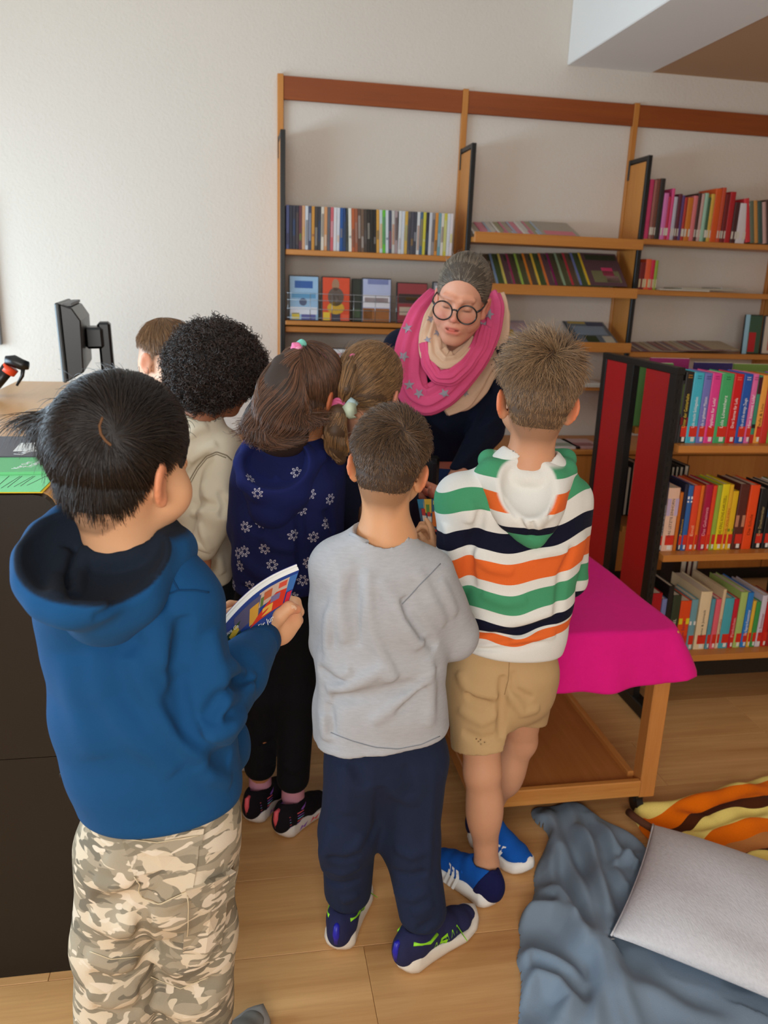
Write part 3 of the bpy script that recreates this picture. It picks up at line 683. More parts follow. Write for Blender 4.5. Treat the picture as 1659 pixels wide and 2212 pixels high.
row_from_pixels(955, BZ[0], [
    dict(a=1446.6, b=1462, top=822, n='charcoal', c=(46, 46, 48), f='a lime green edge', st=None, p=[(0.10, 0.20, (70, 92, 40))]),
    dict(a=1462.4, b=1479.4, top=803, n='black', c=(34, 30, 28), f='yellow spooky lettering', t='Unter der Geisterbahn', tc=(222, 196, 70), ts=0.017, au=AU, ac=(214, 150, 50), p=[(0.062, 0.088, (120, 20, 24))]),
    dict(a=1479.6, b=1501.5, top=805, n='turquoise', c=(64, 178, 202), t='Lola macht Schlagzeilen', au=AU, ac=(20, 60, 90), f='small white lettering'),
    dict(a=1502, b=1518.3, top=806, n='lavender blue', c=(112, 116, 186), t='Lola in geheimer Mission', au=AU, ac=(30, 30, 90), f='small white lettering'),
    dict(a=1518.5, b=1538.4, top=806, n='hot pink', c=(222, 60, 142), t='Applaus für Lola!', au=AU, ac=(150, 20, 80), f='white lettering'),
    dict(a=1538.8, b=1564.9, top=807, n='green', c=(66, 168, 104), t='Lola Löwenherz', au=AU, ac=(20, 80, 50), ts=0.018, f='large white lettering'),
    dict(a=1565.4, b=1585.3, top=808, n='scarlet', c=(204, 18, 24), t='Drei Sterne für Lola', au=AU, ac=(250, 140, 110), f='white lettering', st=(0.022, 0.045)),
    dict(a=1585.9, b=1604.6, top=808, n='royal blue', c=(26, 84, 172), t='Lola und die einzige Zeugin', au=AU, f='white stars and lettering'),
    dict(a=1605.2, b=1617, top=808, n='rose pink', c=(220, 104, 164), t='Hier kommt Lola!', au=AU, ac=(160, 30, 100), f='white lettering'),
    dict(a=1617.4, b=1625.6, top=811, n='teal', c=(56, 140, 110), p=[(0.17, 0.228, (70, 10, 30)), (0.052, 0.066, (30, 20, 24)), (0.0, 0.03, (186, 40, 34))], st=None, f='a dark band'),
    dict(a=1626, b=1639.4, top=811, n='amber', c=(232, 160, 66), t='Paula & Lou', tc=(90, 50, 20), f='handwritten dark lettering', ts=0.014),
    dict(a=1640, b=1654.6, top=812, n='tomato red', c=(202, 44, 34), f='a plain spine', st=None),
    dict(a=1655, b=1668, top=812, n='lime', c=(134, 160, 50), f='a plain spine', st=None),
    dict(a=1669, b=1688, top=812, n='violet', c=(120, 70, 150), f='a plain spine', st=None),
    dict(a=1689, b=1706, top=812, n='yellow', c=(230, 200, 60), f='a plain spine', st=None)], 'top row', 'books on the top row of the red bookcase')
row_from_pixels(1187, BZ[1], [
    dict(a=1415.6, b=1427, top=1040, n='midnight blue', c=(30, 32, 60), t='Bill & Ich von Berta Dunk', tc=W_, f='white lettering'),
    dict(a=1427.4, b=1452, top=1054, n='cream and lilac', c=(226, 186, 160), t='DAS LETZTE EINHORN', tc=(60, 50, 60), ts=0.014, p=[(0.13, 0.193, (190, 170, 196))], f='tall dark capitals'),
    dict(a=1453, b=1460, top=1064, n='burnt orange', c=(196, 104, 22), st=None, f='a slim plain spine'),
    dict(a=1460.4, b=1468.6, top=1046, n='dark navy', c=(32, 34, 58), t='Rasmus', tc=(216, 170, 60), f='gold lettering'),
    dict(a=1469, b=1479.8, top=1049, n='steel blue', c=(46, 98, 164), p=[(0.19, 0.20, W_), (0.178, 0.184, W_)], f='white stripes on top'),
    dict(a=1481, b=1495, top=1049, n='orange red', c=(226, 70, 34), t='Emil', tc=(250, 190, 150), f='pale lettering'),
    dict(a=1495.4, b=1502.5, top=1049, n='tangerine', c=(222, 110, 26), f='a narrow spine'),
    dict(a=1503, b=1505.6, top=1047, n='dull red', c=(150, 40, 30), st=None, f='a very thin spine'),
    dict(a=1506, b=1520.4, top=1047, n='crimson', c=(168, 14, 62), t='Das Geheimnis', tc=(240, 170, 180), f='pale lettering'),
    dict(a=1521, b=1529.6, top=1049, n='vermilion', c=(226, 66, 30), f='a narrow spine'),
    dict(a=1530, b=1540, top=1048, n='apple green', c=(150, 176, 60), f='a faded spine'),
    dict(a=1540.4, b=1556, top=1046, n='bright yellow', c=(226, 206, 20), t='DAS KING KONG KARUSSELL', tc=(110, 70, 20), f='small brown capitals'),
    dict(a=1556.3, b=1564.3, top=1047, n='golden', c=(226, 176, 40), t='DIE WILDEN', tc=(200, 60, 30), f='tiny red capitals'),
    dict(a=1564.7, b=1576.6, top=1061, n='sunflower yellow', c=(222, 180, 24), p=[(0.068, 0.078, (120, 140, 30))], f='a green dot'),
    dict(a=1578, b=1598, top=1046, n='chocolate brown', c=(84, 36, 28), p=[(0.085, 0.128, (190, 130, 100))], f='a pale oval print'),
    dict(a=1600, b=1620, top=1048, n='blaze orange', c=(232, 74, 18), t='Die Schule', tc=(120, 40, 10), st=None, f='dark red lettering'),
    dict(a=1623, b=1641, top=1056, n='black', c=(24, 24, 28), t='Der Drachenreiter', tc=(190, 170, 120), f='thin gold lettering'),
    dict(a=1643, b=1659, top=1052, n='black', c=(26, 26, 30), p=[(0.12, 0.15, (40, 80, 120))], f='a blue band'),
    dict(a=1661, b=1678, top=1052, n='white', c=(220, 216, 206), f='a plain spine'),
    dict(a=1680, b=1694, top=1050, n='olive', c=(120, 116, 50), f='a plain spine')], 'middle row', 'books on the middle row of the red bookcase')
row_from_pixels(1310, BZ[2], [
    dict(a=1401, b=1428, top=1282, n='thick cherry red', c=(176, 20, 30), f='a tiny gold emblem', p=[(0.13, 0.134, (200, 140, 60))]),
    dict(a=1429, b=1440, top=1294, n='lilac blue', c=(120, 132, 186), f='a red dot'),
    dict(a=1440.4, b=1452, top=1266, n='tall black', c=(26, 24, 24), d=0.21, f='faint red lettering', t='Dracula', tc=(120, 60, 50)),
    dict(a=1452.4, b=1470, top=1286, n='dark green', c=(50, 62, 42), t='DIE INSEL', tc=(226, 220, 200), f='white capitals'),
    dict(a=1470.4, b=1493.5, top=1298, n='orange', c=(228, 76, 26), t='Das Sams', tc=(150, 40, 90), p=[(0.105, 0.128, (226, 210, 40))], f='a yellow top corner'),
    dict(a=1494, b=1508, top=1295, n='grey teal', c=(110, 158, 168), p=[(0.1, 0.115, (226, 226, 220))], f='a white ring mark'),
    dict(a=1511, b=1535, top=1278, n='tall cream', c=(226, 204, 164), d=0.21, t='Jenna & Jonneck', tc=(70, 60, 50), ts=0.013, f='dark slim lettering'),
    dict(a=1536, b=1545, top=1294, n='dusty teal', c=(84, 148, 164), f='a narrow spine'),
    dict(a=1546, b=1557.6, top=1294, n='salmon pink', c=(222, 96, 110), f='a narrow spine'),
    dict(a=1558, b=1565, top=1273, n='tall beige', c=(214, 190, 152), d=0.21, t='Cornelia', tc=(150, 70, 50), f='rust lettering'),
    dict(a=1565.5, b=1585, top=1292, n='turquoise', c=(70, 164, 178), f='a wide bare spine'),
    dict(a=1585.5, b=1596, top=1294, n='raspberry red', c=(196, 30, 50), f='small pale lettering', t='Pünktchen', tc=(240, 180, 180)),
    dict(a=1597, b=1612, top=1279, n='tall light green', c=(166, 192, 106), d=0.21, f='a yellowish spine'),
    dict(a=1613, b=1625, top=1280, n='tall sky blue', c=(36, 124, 200), d=0.20, f='white lettering', t='Das fliegende Klassenzimmer'),
    dict(a=1626, b=1633.4, top=1298, n='mustard', c=(226, 180, 60), f='a narrow spine'),
    dict(a=1634, b=1644, top=1300, n='leaf green', c=(60, 150, 76), f='a narrow spine'),
    dict(a=1644.5, b=1656, top=1286, n='white and lilac', c=(206, 200, 214), d=0.2, t='Ein Sommer', tc=(150, 30, 60), f='red lettering'),
    dict(a=1657, b=1668, top=1300, n='strong red', c=(196, 30, 24), f='a black mark'),
    dict(a=1669, b=1684, top=1296, n='dark red', c=(160, 26, 24), f='a plain spine')], 'bottom row', 'books on the bottom row of the red bookcase')
# far side of the bookcase: books turned away, only tops and backs show
def back_row(z, x0, specs, row, group):
    x = x0
    for i, (n, w, h, c, gap) in enumerate(specs):
        make_book('%s book on the far side of the red bookcase, %s along its %s' % (n, ORD[i], row), x, 3.06, z+0.0003, w, h, 0.15, c, group, face=-1); x += w+gap
back_row(BZ[1], 1.50, [('maroon', 0.030, 0.195, (140, 40, 48), 0.006), ('slate', 0.016, 0.205, (34, 40, 50), 0.004), ('tall black', 0.030, 0.222, (20, 24, 26), 0.010), ('black', 0.014, 0.205, (22, 22, 22), 0.004), ('matt black', 0.014, 0.203, (26, 26, 26), 0.004),
    ('dark', 0.014, 0.204, (20, 20, 22), 0.004), ('jet black', 0.016, 0.212, (18, 18, 18), 0.003), ('ink black', 0.012, 0.21, (24, 24, 28), 0.003), ('broad black', 0.040, 0.222, (20, 22, 22), 0.004), ('soot black', 0.014, 0.205, (22, 22, 22), 0.004),
    ('coal black', 0.014, 0.206, (26, 24, 24), 0.004), ('graphite', 0.016, 0.205, (40, 40, 42), 0.004), ('pitch black', 0.02, 0.21, (20, 20, 22), 0.003)], 'middle row', 'books on the far middle row')
back_row(BZ[2], 1.83, [('large black', 0.028, 0.31, (22, 22, 24), 0.004), ('dark crimson', 0.02, 0.26, (110, 22, 26), 0.004), ('grey', 0.022, 0.24, (110, 104, 100), 0.004)], 'bottom row', 'books on the far bottom row')
_x = 1.475
for n, w, h, c, y in (('pale green leafy', 0.135, 0.238, (98, 150, 84), 2.80), ('magenta', 0.165, 0.246, (160, 50, 110), 2.93), ('navy', 0.160, 0.240, (44, 34, 96), 2.84), ('moss green', 0.18, 0.236, (108, 140, 66), 2.86)):
    b = box('picture_book', (_x, y, BZ[0]+0.0002), (_x+w, y+0.012, BZ[0]+h), cmat(c), None, bevel=0.001)
    tag(b, '%s picture book standing face out on the far top row' % n, 'book', 'picture books on the far top row'); box('pages', (_x+0.002, y+0.002, BZ[0]+h-0.003), (_x+w-0.002, y+0.010, BZ[0]+h+0.0008), PAGES, b); _x += w*0.82+ (0.0 if n != 'navy' else 0.05)

# ------------------------------------------------------------------ DVD cases on the wall shelf
_cols = [(86, 96, 150), (40, 44, 60), (52, 50, 62), (44, 40, 52), (96, 50, 60), (200, 150, 110), (196, 200, 204), (60, 66, 90), (196, 136, 50), (58, 52, 50), (48, 46, 50), (206, 196, 180), (200, 140, 90), (96, 92, 96),
         (196, 90, 96), (206, 204, 204), (200, 200, 204), (28, 78, 140), (30, 60, 110), (60, 64, 60), (222, 216, 200), (176, 88, 44), (150, 84, 54), (92, 66, 52), (110, 84, 66), (66, 54, 46), (40, 34, 28), (34, 28, 22), (30, 24, 20), (206, 150, 60),
         (190, 200, 200), (96, 178, 50), (200, 206, 210), (70, 76, 92), (190, 186, 180), (160, 140, 140), (204, 204, 202), (196, 200, 206), (200, 160, 70), (90, 84, 84), (74, 72, 80), (62, 62, 70), (206, 206, 204), (70, 96, 120), (196, 186, 60), (44, 44, 50),
         (196, 196, 200), (140, 132, 130), (206, 136, 50), (110, 150, 156), (206, 200, 190), (196, 186, 66), (206, 206, 210), (210, 200, 200), (214, 212, 206)]
x = px[0]+0.016; i = 0; _n = len(_cols); _wd = 0.0145
_names = {0: 'slate blue'}
def cname(c):
    r, g_, b = c
    if max(c) < 62: return 'black'
    if min(c) > 185: return 'white'
    if max(c)-min(c) < 26: return 'grey'
    if r > 170 and g_ > 160 and b < 120: return 'yellow'
    if r > 150 and 60 < g_ < 165 and b < 120: return 'orange' if r > 180 else 'rust brown'
    if g_ > r+25 and g_ > b+15: return 'green'
    if b > r+15: return 'blue'
    if r > g_+30: return 'reddish'
    return 'brown' if max(c) < 130 else 'beige'
for i, c in enumerate(_cols):
    lean = -0.035 if 18 < i < 36 else 0.0
    M = Matrix.Translation((x, YF+0.012, Z1A+0.0003)) @ Matrix.Rotation(lean, 4, 'Y')
    dv = box('dvd_case', (0, 0, 0), (_wd-0.001, 0.135, 0.190), cmat(c), None, bevel=0.001, matrix=M)
    tag(dv, '%s case, %s from the black edged panel in the upright DVD row' % (cname(c), ORD[i]), 'dvd case', 'DVD cases standing on the wall shelf')
    c2 = tuple(int(c[q]*0.55+_cols[(i*7+3) % _n][q]*0.45) for q in range(3))
    box('spine_print', (0.002, -0.0006, 0.02+0.02*(i % 3)), (_wd-0.003, 0.001, 0.07+0.03*(i % 4)), cmat(c2), dv, matrix=M)
    x += _wd
    if x > px[1]-0.08: break
_DVDEND = i
# ------------------------------------------------------------------ DVDs shown face-out behind wires
def face_case(label, xa, xb, z, h, c, prints, group, y=YF+0.015, tilt=0.10, name='dvd_case', cat='dvd case'):
    M = Matrix.Translation((xa, y, z)) @ Matrix.Rotation(-tilt, 4, 'X'); w = xb-xa
    dv = box(name, (0, 0, 0), (w, 0.014, h), BLACKP, None, bevel=0.0015, matrix=M); tag(dv, label, cat, group)
    box('cover_sheet', (0.006, -0.0006, 0.004), (w-0.003, 0.002, h-0.005), cmat(c), dv, matrix=M)
    for (u0, u1, v0, v1, cc) in prints:
        o = bm_obj('cover_print', _ellip(u0*w, u1*w, v0*h, v1*h) if cc[3:] else _rect(u0*w, u1*w, v0*h, v1*h), cmat(cc[:3]), dv, matrix=M)
    return dv, M
def _rect(u0, u1, v0, v1, y=-0.0010):
    bm = bmesh.new(); add_box(bm, (u0, y, v0), (u1, y+0.0008, v1)); return bm
def _ellip(u0, u1, v0, v1, y=-0.0013):
    bm = bmesh.new(); n = 20; vs = [bm.verts.new(((u0+u1)/2+(u1-u0)/2*math.cos(2*math.pi*k/n), y, (v0+v1)/2+(v1-v0)/2*math.sin(2*math.pi*k/n))) for k in range(n)]; bm.faces.new(vs)
    bmesh.ops.recalc_face_normals(bm, faces=bm.faces); return bm
fx = lambda p: on_y(p, 650, YF+0.01)[0]
GD = 'DVD cases shown face out'
face_case('blue and white DVD case shown face out next to the left panel', fx(624), fx(689), Z1B+0.001, 0.205, (150, 186, 216), [(0.2, 0.8, 0.72, 0.88, (40, 90, 160)), (0.1, 0.9, 0.5, 0.62, (90, 150, 190)), (0.35, 0.6, 0.33, 0.5, (80, 90, 120, 1)), (0.1, 0.36, 0.03, 0.17, (216, 190, 60)), (0.42, 0.9, 0.02, 0.14, (90, 90, 150)), (0.05, 0.95, 0.14, 0.3, (220, 222, 230))], GD)
face_case('orange red DVD case with a robed figure shown face out', fx(695), fx(757), Z1B+0.001, 0.205, (214, 72, 34), [(0.36, 0.62, 0.68, 0.95, (160, 120, 90, 1)), (0.22, 0.78, 0.34, 0.76, (96, 80, 70, 1)), (0.2, 0.8, 0.16, 0.44, (206, 160, 40, 1)), (0.4, 0.62, 0.42, 0.62, (210, 190, 180, 1)), (0.34, 0.66, 0.01, 0.22, (60, 56, 70)), (0.06, 0.3, 0.02, 0.2, (226, 190, 50)), (0.72, 0.96, 0.02, 0.16, (226, 90, 60))], GD)
face_case('dark DVD case standing behind the wires beside the orange one', fx(762), fx(783), Z1B+0.001, 0.20, (50, 56, 46), [(0.1, 0.9, 0.1, 0.3, (70, 90, 60))], GD, y=YF+0.035)
face_case('DVD case with pale sky and yellow base shown face out', fx(782), fx(846), Z1B+0.001, 0.205, (176, 184, 214), [(0.05, 0.95, 0.34, 0.62, (226, 222, 226)), (0.1, 0.9, 0.46, 0.56, (196, 120, 110)), (0.05, 0.95, 0.02, 0.32, (160, 100, 50)), (0.08, 0.36, 0.05, 0.3, (230, 190, 40)), (0.2, 0.9, 0.86, 0.97, (120, 130, 176))], GD)
face_case('DVD case with dark red banner beside the woman\'s shoulder', fx(858), fx(925), Z1B+0.001, 0.192, (150, 60, 64), [(0.06, 0.94, 0.5, 0.72, (60, 44, 40)), (0.1, 0.9, 0.2, 0.4, (190, 170, 150)), (0.3, 0.9, 0.56, 0.64, (200, 150, 60))], GD, tilt=0.14)
for k in range(2): face_case('%s DVD case shown face out behind the woman' % ('grey', 'green')[k], fx(935+k*70), fx(995+k*66), Z1B+0.001, 0.2, ((140, 140, 146), (90, 120, 90))[k], [(0.1, 0.9, 0.7, 0.9, (220, 220, 220))], GD)
wr = thing('wire_rack', 'thin grey wire rack holding the DVD cases on the wall shelf', 'rack', (0.6, YF, Z1B))
WIRE = mat('grey_wire', (150, 152, 154), rough=0.3, metal=0.8)
for zz in (0.015, 0.055, 0.095, 0.125): tube('wire', [(px[0]+0.02, YF-0.004, Z1B+zz), (px[1]-0.02, YF-0.004, Z1B+zz)], 0.0014, WIRE, wr, 6)
for xx in np.linspace(px[0]+0.025, px[1]-0.025, 9): tube('wire', [(xx, YF-0.004, Z1B+0.001), (xx, YF-0.004, Z1B+0.127)], 0.0014, WIRE, wr, 6)
_zl = on_y(720, 753, YF+0.01)[2]; ZL = 0.981
for k, (a, b, c, lab) in enumerate(((632, 680, (60, 60, 64), 'dark DVD case on the lower wall shelf above the girl\'s ponytail'), (690, 757, (226, 226, 228), 'white DVD case with red lettering behind the girls'), (764, 805, (196, 196, 200), 'pale grey DVD case on the lower wall shelf'), (815, 850, (70, 96, 130), 'blue DVD case low on the wall shelf by the woman'))):
    dv, M = face_case(lab, fx(a), fx(b), ZL, _zl-ZL+0.002, c, [], 'DVD cases on the lower wall shelf', tilt=0.05)
    if k == 1: text('cover_title', 'wunder', 0.026, cmat((196, 40, 60), pre='ink'), dv, M @ Matrix.Translation((0.03, -0.0016, 0.225-0.05)) @ Matrix.Rotation(math.pi/2, 4, 'X'))

# ------------------------------------------------------------------ magazines fanned out in the middle bay
def magazine(label, x, z, w, h, c, c2, group, lift=0.0, slope=0.72, y=YF-0.045, prints=()):
    M = Matrix.Translation((x, y, z+lift)) @ Matrix.Rotation(slope, 4, 'X')
    mg = box('magazine', (0, 0, 0), (w, h, 0.0025), cmat(c, 0.3), None, matrix=M); tag(mg, label, 'magazine', group)
    box('spine_strip', (0.0003, 0.001, 0.0020), (0.012, h-0.001, 0.0030), cmat(c2, 0.3), mg, matrix=M)
    for (u0, u1, v0, v1, cc) in prints: box('cover_print', (0.012+(w-0.012)*u0, h*v0, 0.0022), (0.012+(w-0.012)*u1, h*v1, 0.0031), cmat(cc, 0.3), mg, matrix=M)
    return mg
mx = lambda p, py, z: on_y(p, py, YF-0.04)[0]
_dark = [(84, 84, 60), (92, 76, 62), (70, 84, 52), (96, 70, 76), (80, 72, 54)]
_strips = [(150, 60, 70), (90, 100, 70), (120, 140, 170), (206, 190, 96), (150, 60, 90), (150, 180, 80), (216, 130, 50), (216, 180, 70), (216, 120, 60), (130, 40, 90), (140, 160, 130), (180, 60, 70), (110, 120, 170), (216, 180, 50)]
for i in range(14):
    x = px[1]+0.06+i*0.042
    magazine('garden magazine with %s edge, %s of the fan on the middle tilted shelf' % (cname(_strips[i]), ORD[i]), x, ZM[1]-0.018, 0.205 if i == 13 else 0.19, 0.235, _dark[i % 5], _strips[i], 'magazines on the middle tilted shelf',
             lift=0.0035*i*0.6, prints=[(0.15, 0.9, 0.1, 0.45, (120, 116, 84)), (0.1, 0.95, 0.78, 0.95, (60, 66, 50))] + ([(0.45, 0.75, 0.3, 0.55, (206, 70, 110)), (0.5, 0.85, 0.1, 0.3, (200, 150, 150))] if i == 13 else []))
for i in range(9):
    x = px[1]+0.02+i*0.040
    magazine('thin magazine with %s cover, %s in the fan on the highest tilted shelf' % (('grey', 'pink', 'white', 'olive')[i % 4], ORD[i]), x, ZM[0]-0.018, 0.20, 0.20, ((150, 140, 124), (196, 110, 130), (190, 184, 176), (140, 134, 100))[i % 4], ((210, 206, 200), (190, 90, 120), (140, 160, 180))[i % 3], 'magazines on the highest tilted shelf', lift=0.0025*i, slope=0.36,
             prints=[(0.1, 0.9, 0.02, 0.3, ((206, 90, 130), (160, 180, 200), (200, 90, 110))[i % 3])])
magazine('pale lilac magazine beside the woman\'s scarf on the tilted shelf', mx(1082, 730, 0), ZM[2]-0.018, 0.19, 0.25, (186, 176, 190), (190, 186, 200), 'magazines on the lowest tilted shelf', slope=0.42, prints=[(0.2, 0.5, 0.3, 0.6, (206, 170, 90)), (0.5, 0.9, 0.2, 0.45, (90, 110, 160)), (0.1, 0.4, 0.05, 0.2, (150, 70, 80)), (0.5, 0.95, 0.6, 0.9, (206, 180, 190))])
magazine('landscape magazine with blue sky near the black edged panel', mx(1250, 735, 0), ZM[2]-0.018, 0.225, 0.26, (96, 110, 122), (40, 60, 70), 'magazines on the lowest tilted shelf', slope=0.42, prints=[(0.0, 1.0, 0.0, 0.08, (150, 160, 60)), (0.05, 0.5, 0.9, 0.98, (186, 160, 60)), (0.1, 0.9, 0.45, 0.8, (130, 150, 170)), (0.25, 0.55, 0.15, 0.4, (50, 66, 40)), (0.7, 0.95, 0.1, 0.4, (190, 186, 170)), (0.5, 0.95, 0.82, 0.97, (40, 50, 90))])
for i, (a, c, n) in enumerate(((1186, (206, 200, 196), 'grey white'), (1236, (190, 150, 150), 'pinkish'))):
    p = on_y(a, 968, CABY+0.06); b = box('magazine', (p[0], CABY+0.02, CABZ+0.0003), (p[0]+0.15, CABY+0.23, CABZ+0.012), cmat(c, 0.3), None, bevel=0.001); tag(b, '%s magazine lying on the low cabinet' % n, 'magazine', 'magazines on the low cabinet')
    box('cover_print', (p[0]+0.02, CABY+0.04, CABZ+0.0118), (p[0]+0.12, CABY+0.12, CABZ+0.0124), cmat((150, 90, 90) if i else (150, 160, 140)), b)
p = on_y(1190, 858, YF); pr = thing('paper_pile', 'loose pile of white sheets with green print on a wall shelf', 'paper', (p[0]+0.1, YF+0.05, 1.0))
for k in range(5): box('sheet', (p[0]+0.004*k-0.03, YF-0.02-0.003*k, 1.0203+k*0.004), (p[0]+0.27, YF+0.18, 1.0238+k*0.004), cmat(((226, 224, 218), (206, 210, 196))[k % 2]), pr, M=Matrix.Identity(4))
box('cover_print', (p[0]+0.02, YF+0.0, 1.0397), (p[0]+0.16, YF+0.12, 1.0404), cmat((120, 160, 96)), pr)

# ------------------------------------------------------------------ books in the right-hand bay of the wall shelf
rb = [(1391, 1400, 380, (206, 60, 110), 'rose'), (1401, 1407, 381, (160, 100, 90), 'tan'), (1407, 1414, 379, (110, 60, 44), 'russet'), (1414, 1424, 378, (44, 38, 34), 'black'), (1425, 1435, 410, (206, 110, 166), 'pale pink'), (1435, 1441, 418, (186, 40, 70), 'ruby'), (1441, 1447, 400, (210, 70, 120), 'magenta'),
      (1447, 1455, 418, (176, 170, 180), 'silver'), (1456, 1464, 412, (92, 30, 44), 'wine'), (1464, 1470, 415, (90, 60, 110), 'purple'), (1470, 1476, 420, (180, 50, 40), 'brick red'), (1477, 1489, 420, (196, 110, 30), 'ochre'), (1489, 1498, 416, (206, 110, 110), 'coral'), (1498, 1505, 410, (70, 40, 34), 'umber'), (1505, 1512, 412, (190, 150, 140), 'blush'),
      (1512, 1520, 410, (150, 186, 160), 'sage'), (1520, 1526, 420, (60, 90, 60), 'bottle green'), (1526, 1534, 412, (206, 160, 60), 'honey'), (1534, 1548, 400, (206, 80, 20), 'pumpkin'), (1548, 1556, 398, (190, 70, 40), 'terracotta'), (1557, 1566, 412, (110, 20, 20), 'oxblood'), (1566, 1578, 407, (170, 24, 30), 'carmine'), (1579, 1590, 430, (70, 30, 30), 'dark maroon'), (1590, 1610, 432, (206, 196, 196), 'white')]
ZB = ZR[0]
for i, (a, b, top, c, n) in enumerate(rb):
    xa, xb = on_y(a, 515, YF+0.01)[0], on_y(b, 515, YF+0.01)[0]; h = on_y(a, top+6, YF+0.01)[2]-ZB
    make_book('%s book, %s from the panel on the upper wall shelf' % (n, ORD[i]), xa, YF+0.015, ZB+0.0003, xb-xa-0.0008, h, 0.16, c, 'books on the upper right wall shelf', patch=[(0.02, 0.055, (206, 196, 180))] if i % 3 else None)
x = on_y(1612, 520, YF+0.01)[0]
for i, (w, h, c, n) in enumerate(((0.026, 0.21, (200, 50, 56), 'signal red'), (0.022, 0.20, (96, 104, 84), 'grey green'), (0.02, 0.205, (190, 130, 60), 'caramel'), (0.024, 0.2, (60, 80, 70), 'deep green'), (0.02, 0.2, (190, 150, 140), 'dusty pink'), (0.03, 0.21, (70, 40, 30), 'dark brown'), (0.02, 0.2, (150, 140, 120), 'khaki'))):
    make_book('%s book leaning at the end of the upper wall shelf row' % n, x, YF+0.015, ZB+0.0003, w, h, 0.16, c, 'books on the upper right wall shelf', lean=-0.20); x += w*1.02+0.001
for i, (a, b, top, c, n) in enumerate(((1379, 1391, 560, (120, 30, 30), 'maroon'), (1391, 1403, 553, (222, 90, 50), 'flame orange'), (1403, 1411, 555, (200, 30, 60), 'cerise'), (1411, 1418, 556, (140, 160, 50), 'lime green'))):
    xa, xb = on_y(a, 618, YF+0.01)[0], on_y(b, 618, YF+0.01)[0]; xa = max(xa, px[2]+0.012+0.002*i)
    make_book('%s book standing on the half empty second wall shelf' % n, xa, YF+0.015, ZR[1]+0.0003, max(0.01, xb-xa-0.001), on_y(a, top+6, YF)[2]-ZR[1], 0.16, c, 'books on the second right wall shelf', patch=[(0.01, 0.05, (206, 190, 150))])
for k, (a, b, c, n) in enumerate(((1422, 1530, (196, 186, 170), 'cream'), (1470, 1580, (180, 170, 150), 'sand'), (1555, 1610, (170, 160, 146), 'stone'))):
    xa, xb = on_y(a, 626, YF)[0], on_y(b, 626, YF)[0]; bk = box('magazine', (xa, YF-0.015, ZR[1]+0.0003+k*0.008), (xb, YF+0.17, ZR[1]+0.0075+k*0.008), cmat(c, 0.3), None, bevel=0.001)
    tag(bk, '%s magazine lying flat on the second wall shelf' % n, 'magazine', 'magazines lying on the right wall shelf'); box('cover_print', (xa+0.02, YF, ZR[1]+0.0074+k*0.008), (xa+0.12, YF+0.12, ZR[1]+0.0079+k*0.008), cmat(((50, 70, 90), (150, 170, 60), (140, 130, 120))[k]), bk)
for i in range(11):
    x = px[2]+0.03+i*0.043
    magazine('booklet with %s cover, %s in the fan behind the red bookcase' % (('brown', 'plum', 'buff', 'grey')[i % 4], ORD[i]), x, ZR[2]+0.001, 0.17, 0.19, ((110, 60, 56), (96, 60, 90), (170, 150, 110), (140, 132, 120))[i % 4], ((150, 60, 60), (190, 170, 130))[i % 2], 'booklets on the third right wall shelf', lift=0.002*i, slope=0.16, y=YF+0.005)
for i, (a, b, top, c, n, pr_) in enumerate(((1608, 1645, 678, (56, 84, 62), 'dark green', [(0.3, 0.7, 0.05, 0.55, (180, 30, 34)), (0.0, 0.25, 0.0, 1.0, (150, 190, 206))]), (1649, 1690, 680, (206, 190, 170), 'cream', [(0.3, 0.9, 0.1, 0.9, (190, 90, 70))]))):
    xa, xb = on_y(a, 740, YF+0.03)[0], on_y(b, 740, YF+0.03)[0]
    face_case('%s picture book standing upright behind the red bookcase' % n, xa, xb, ZR[2]+0.001, on_y(a, top, YF+0.03)[2]-ZR[2]-0.004, c, pr_, 'picture books on the right wall shelf', y=YF+0.04, tilt=0.05, name='picture_book', cat='book')

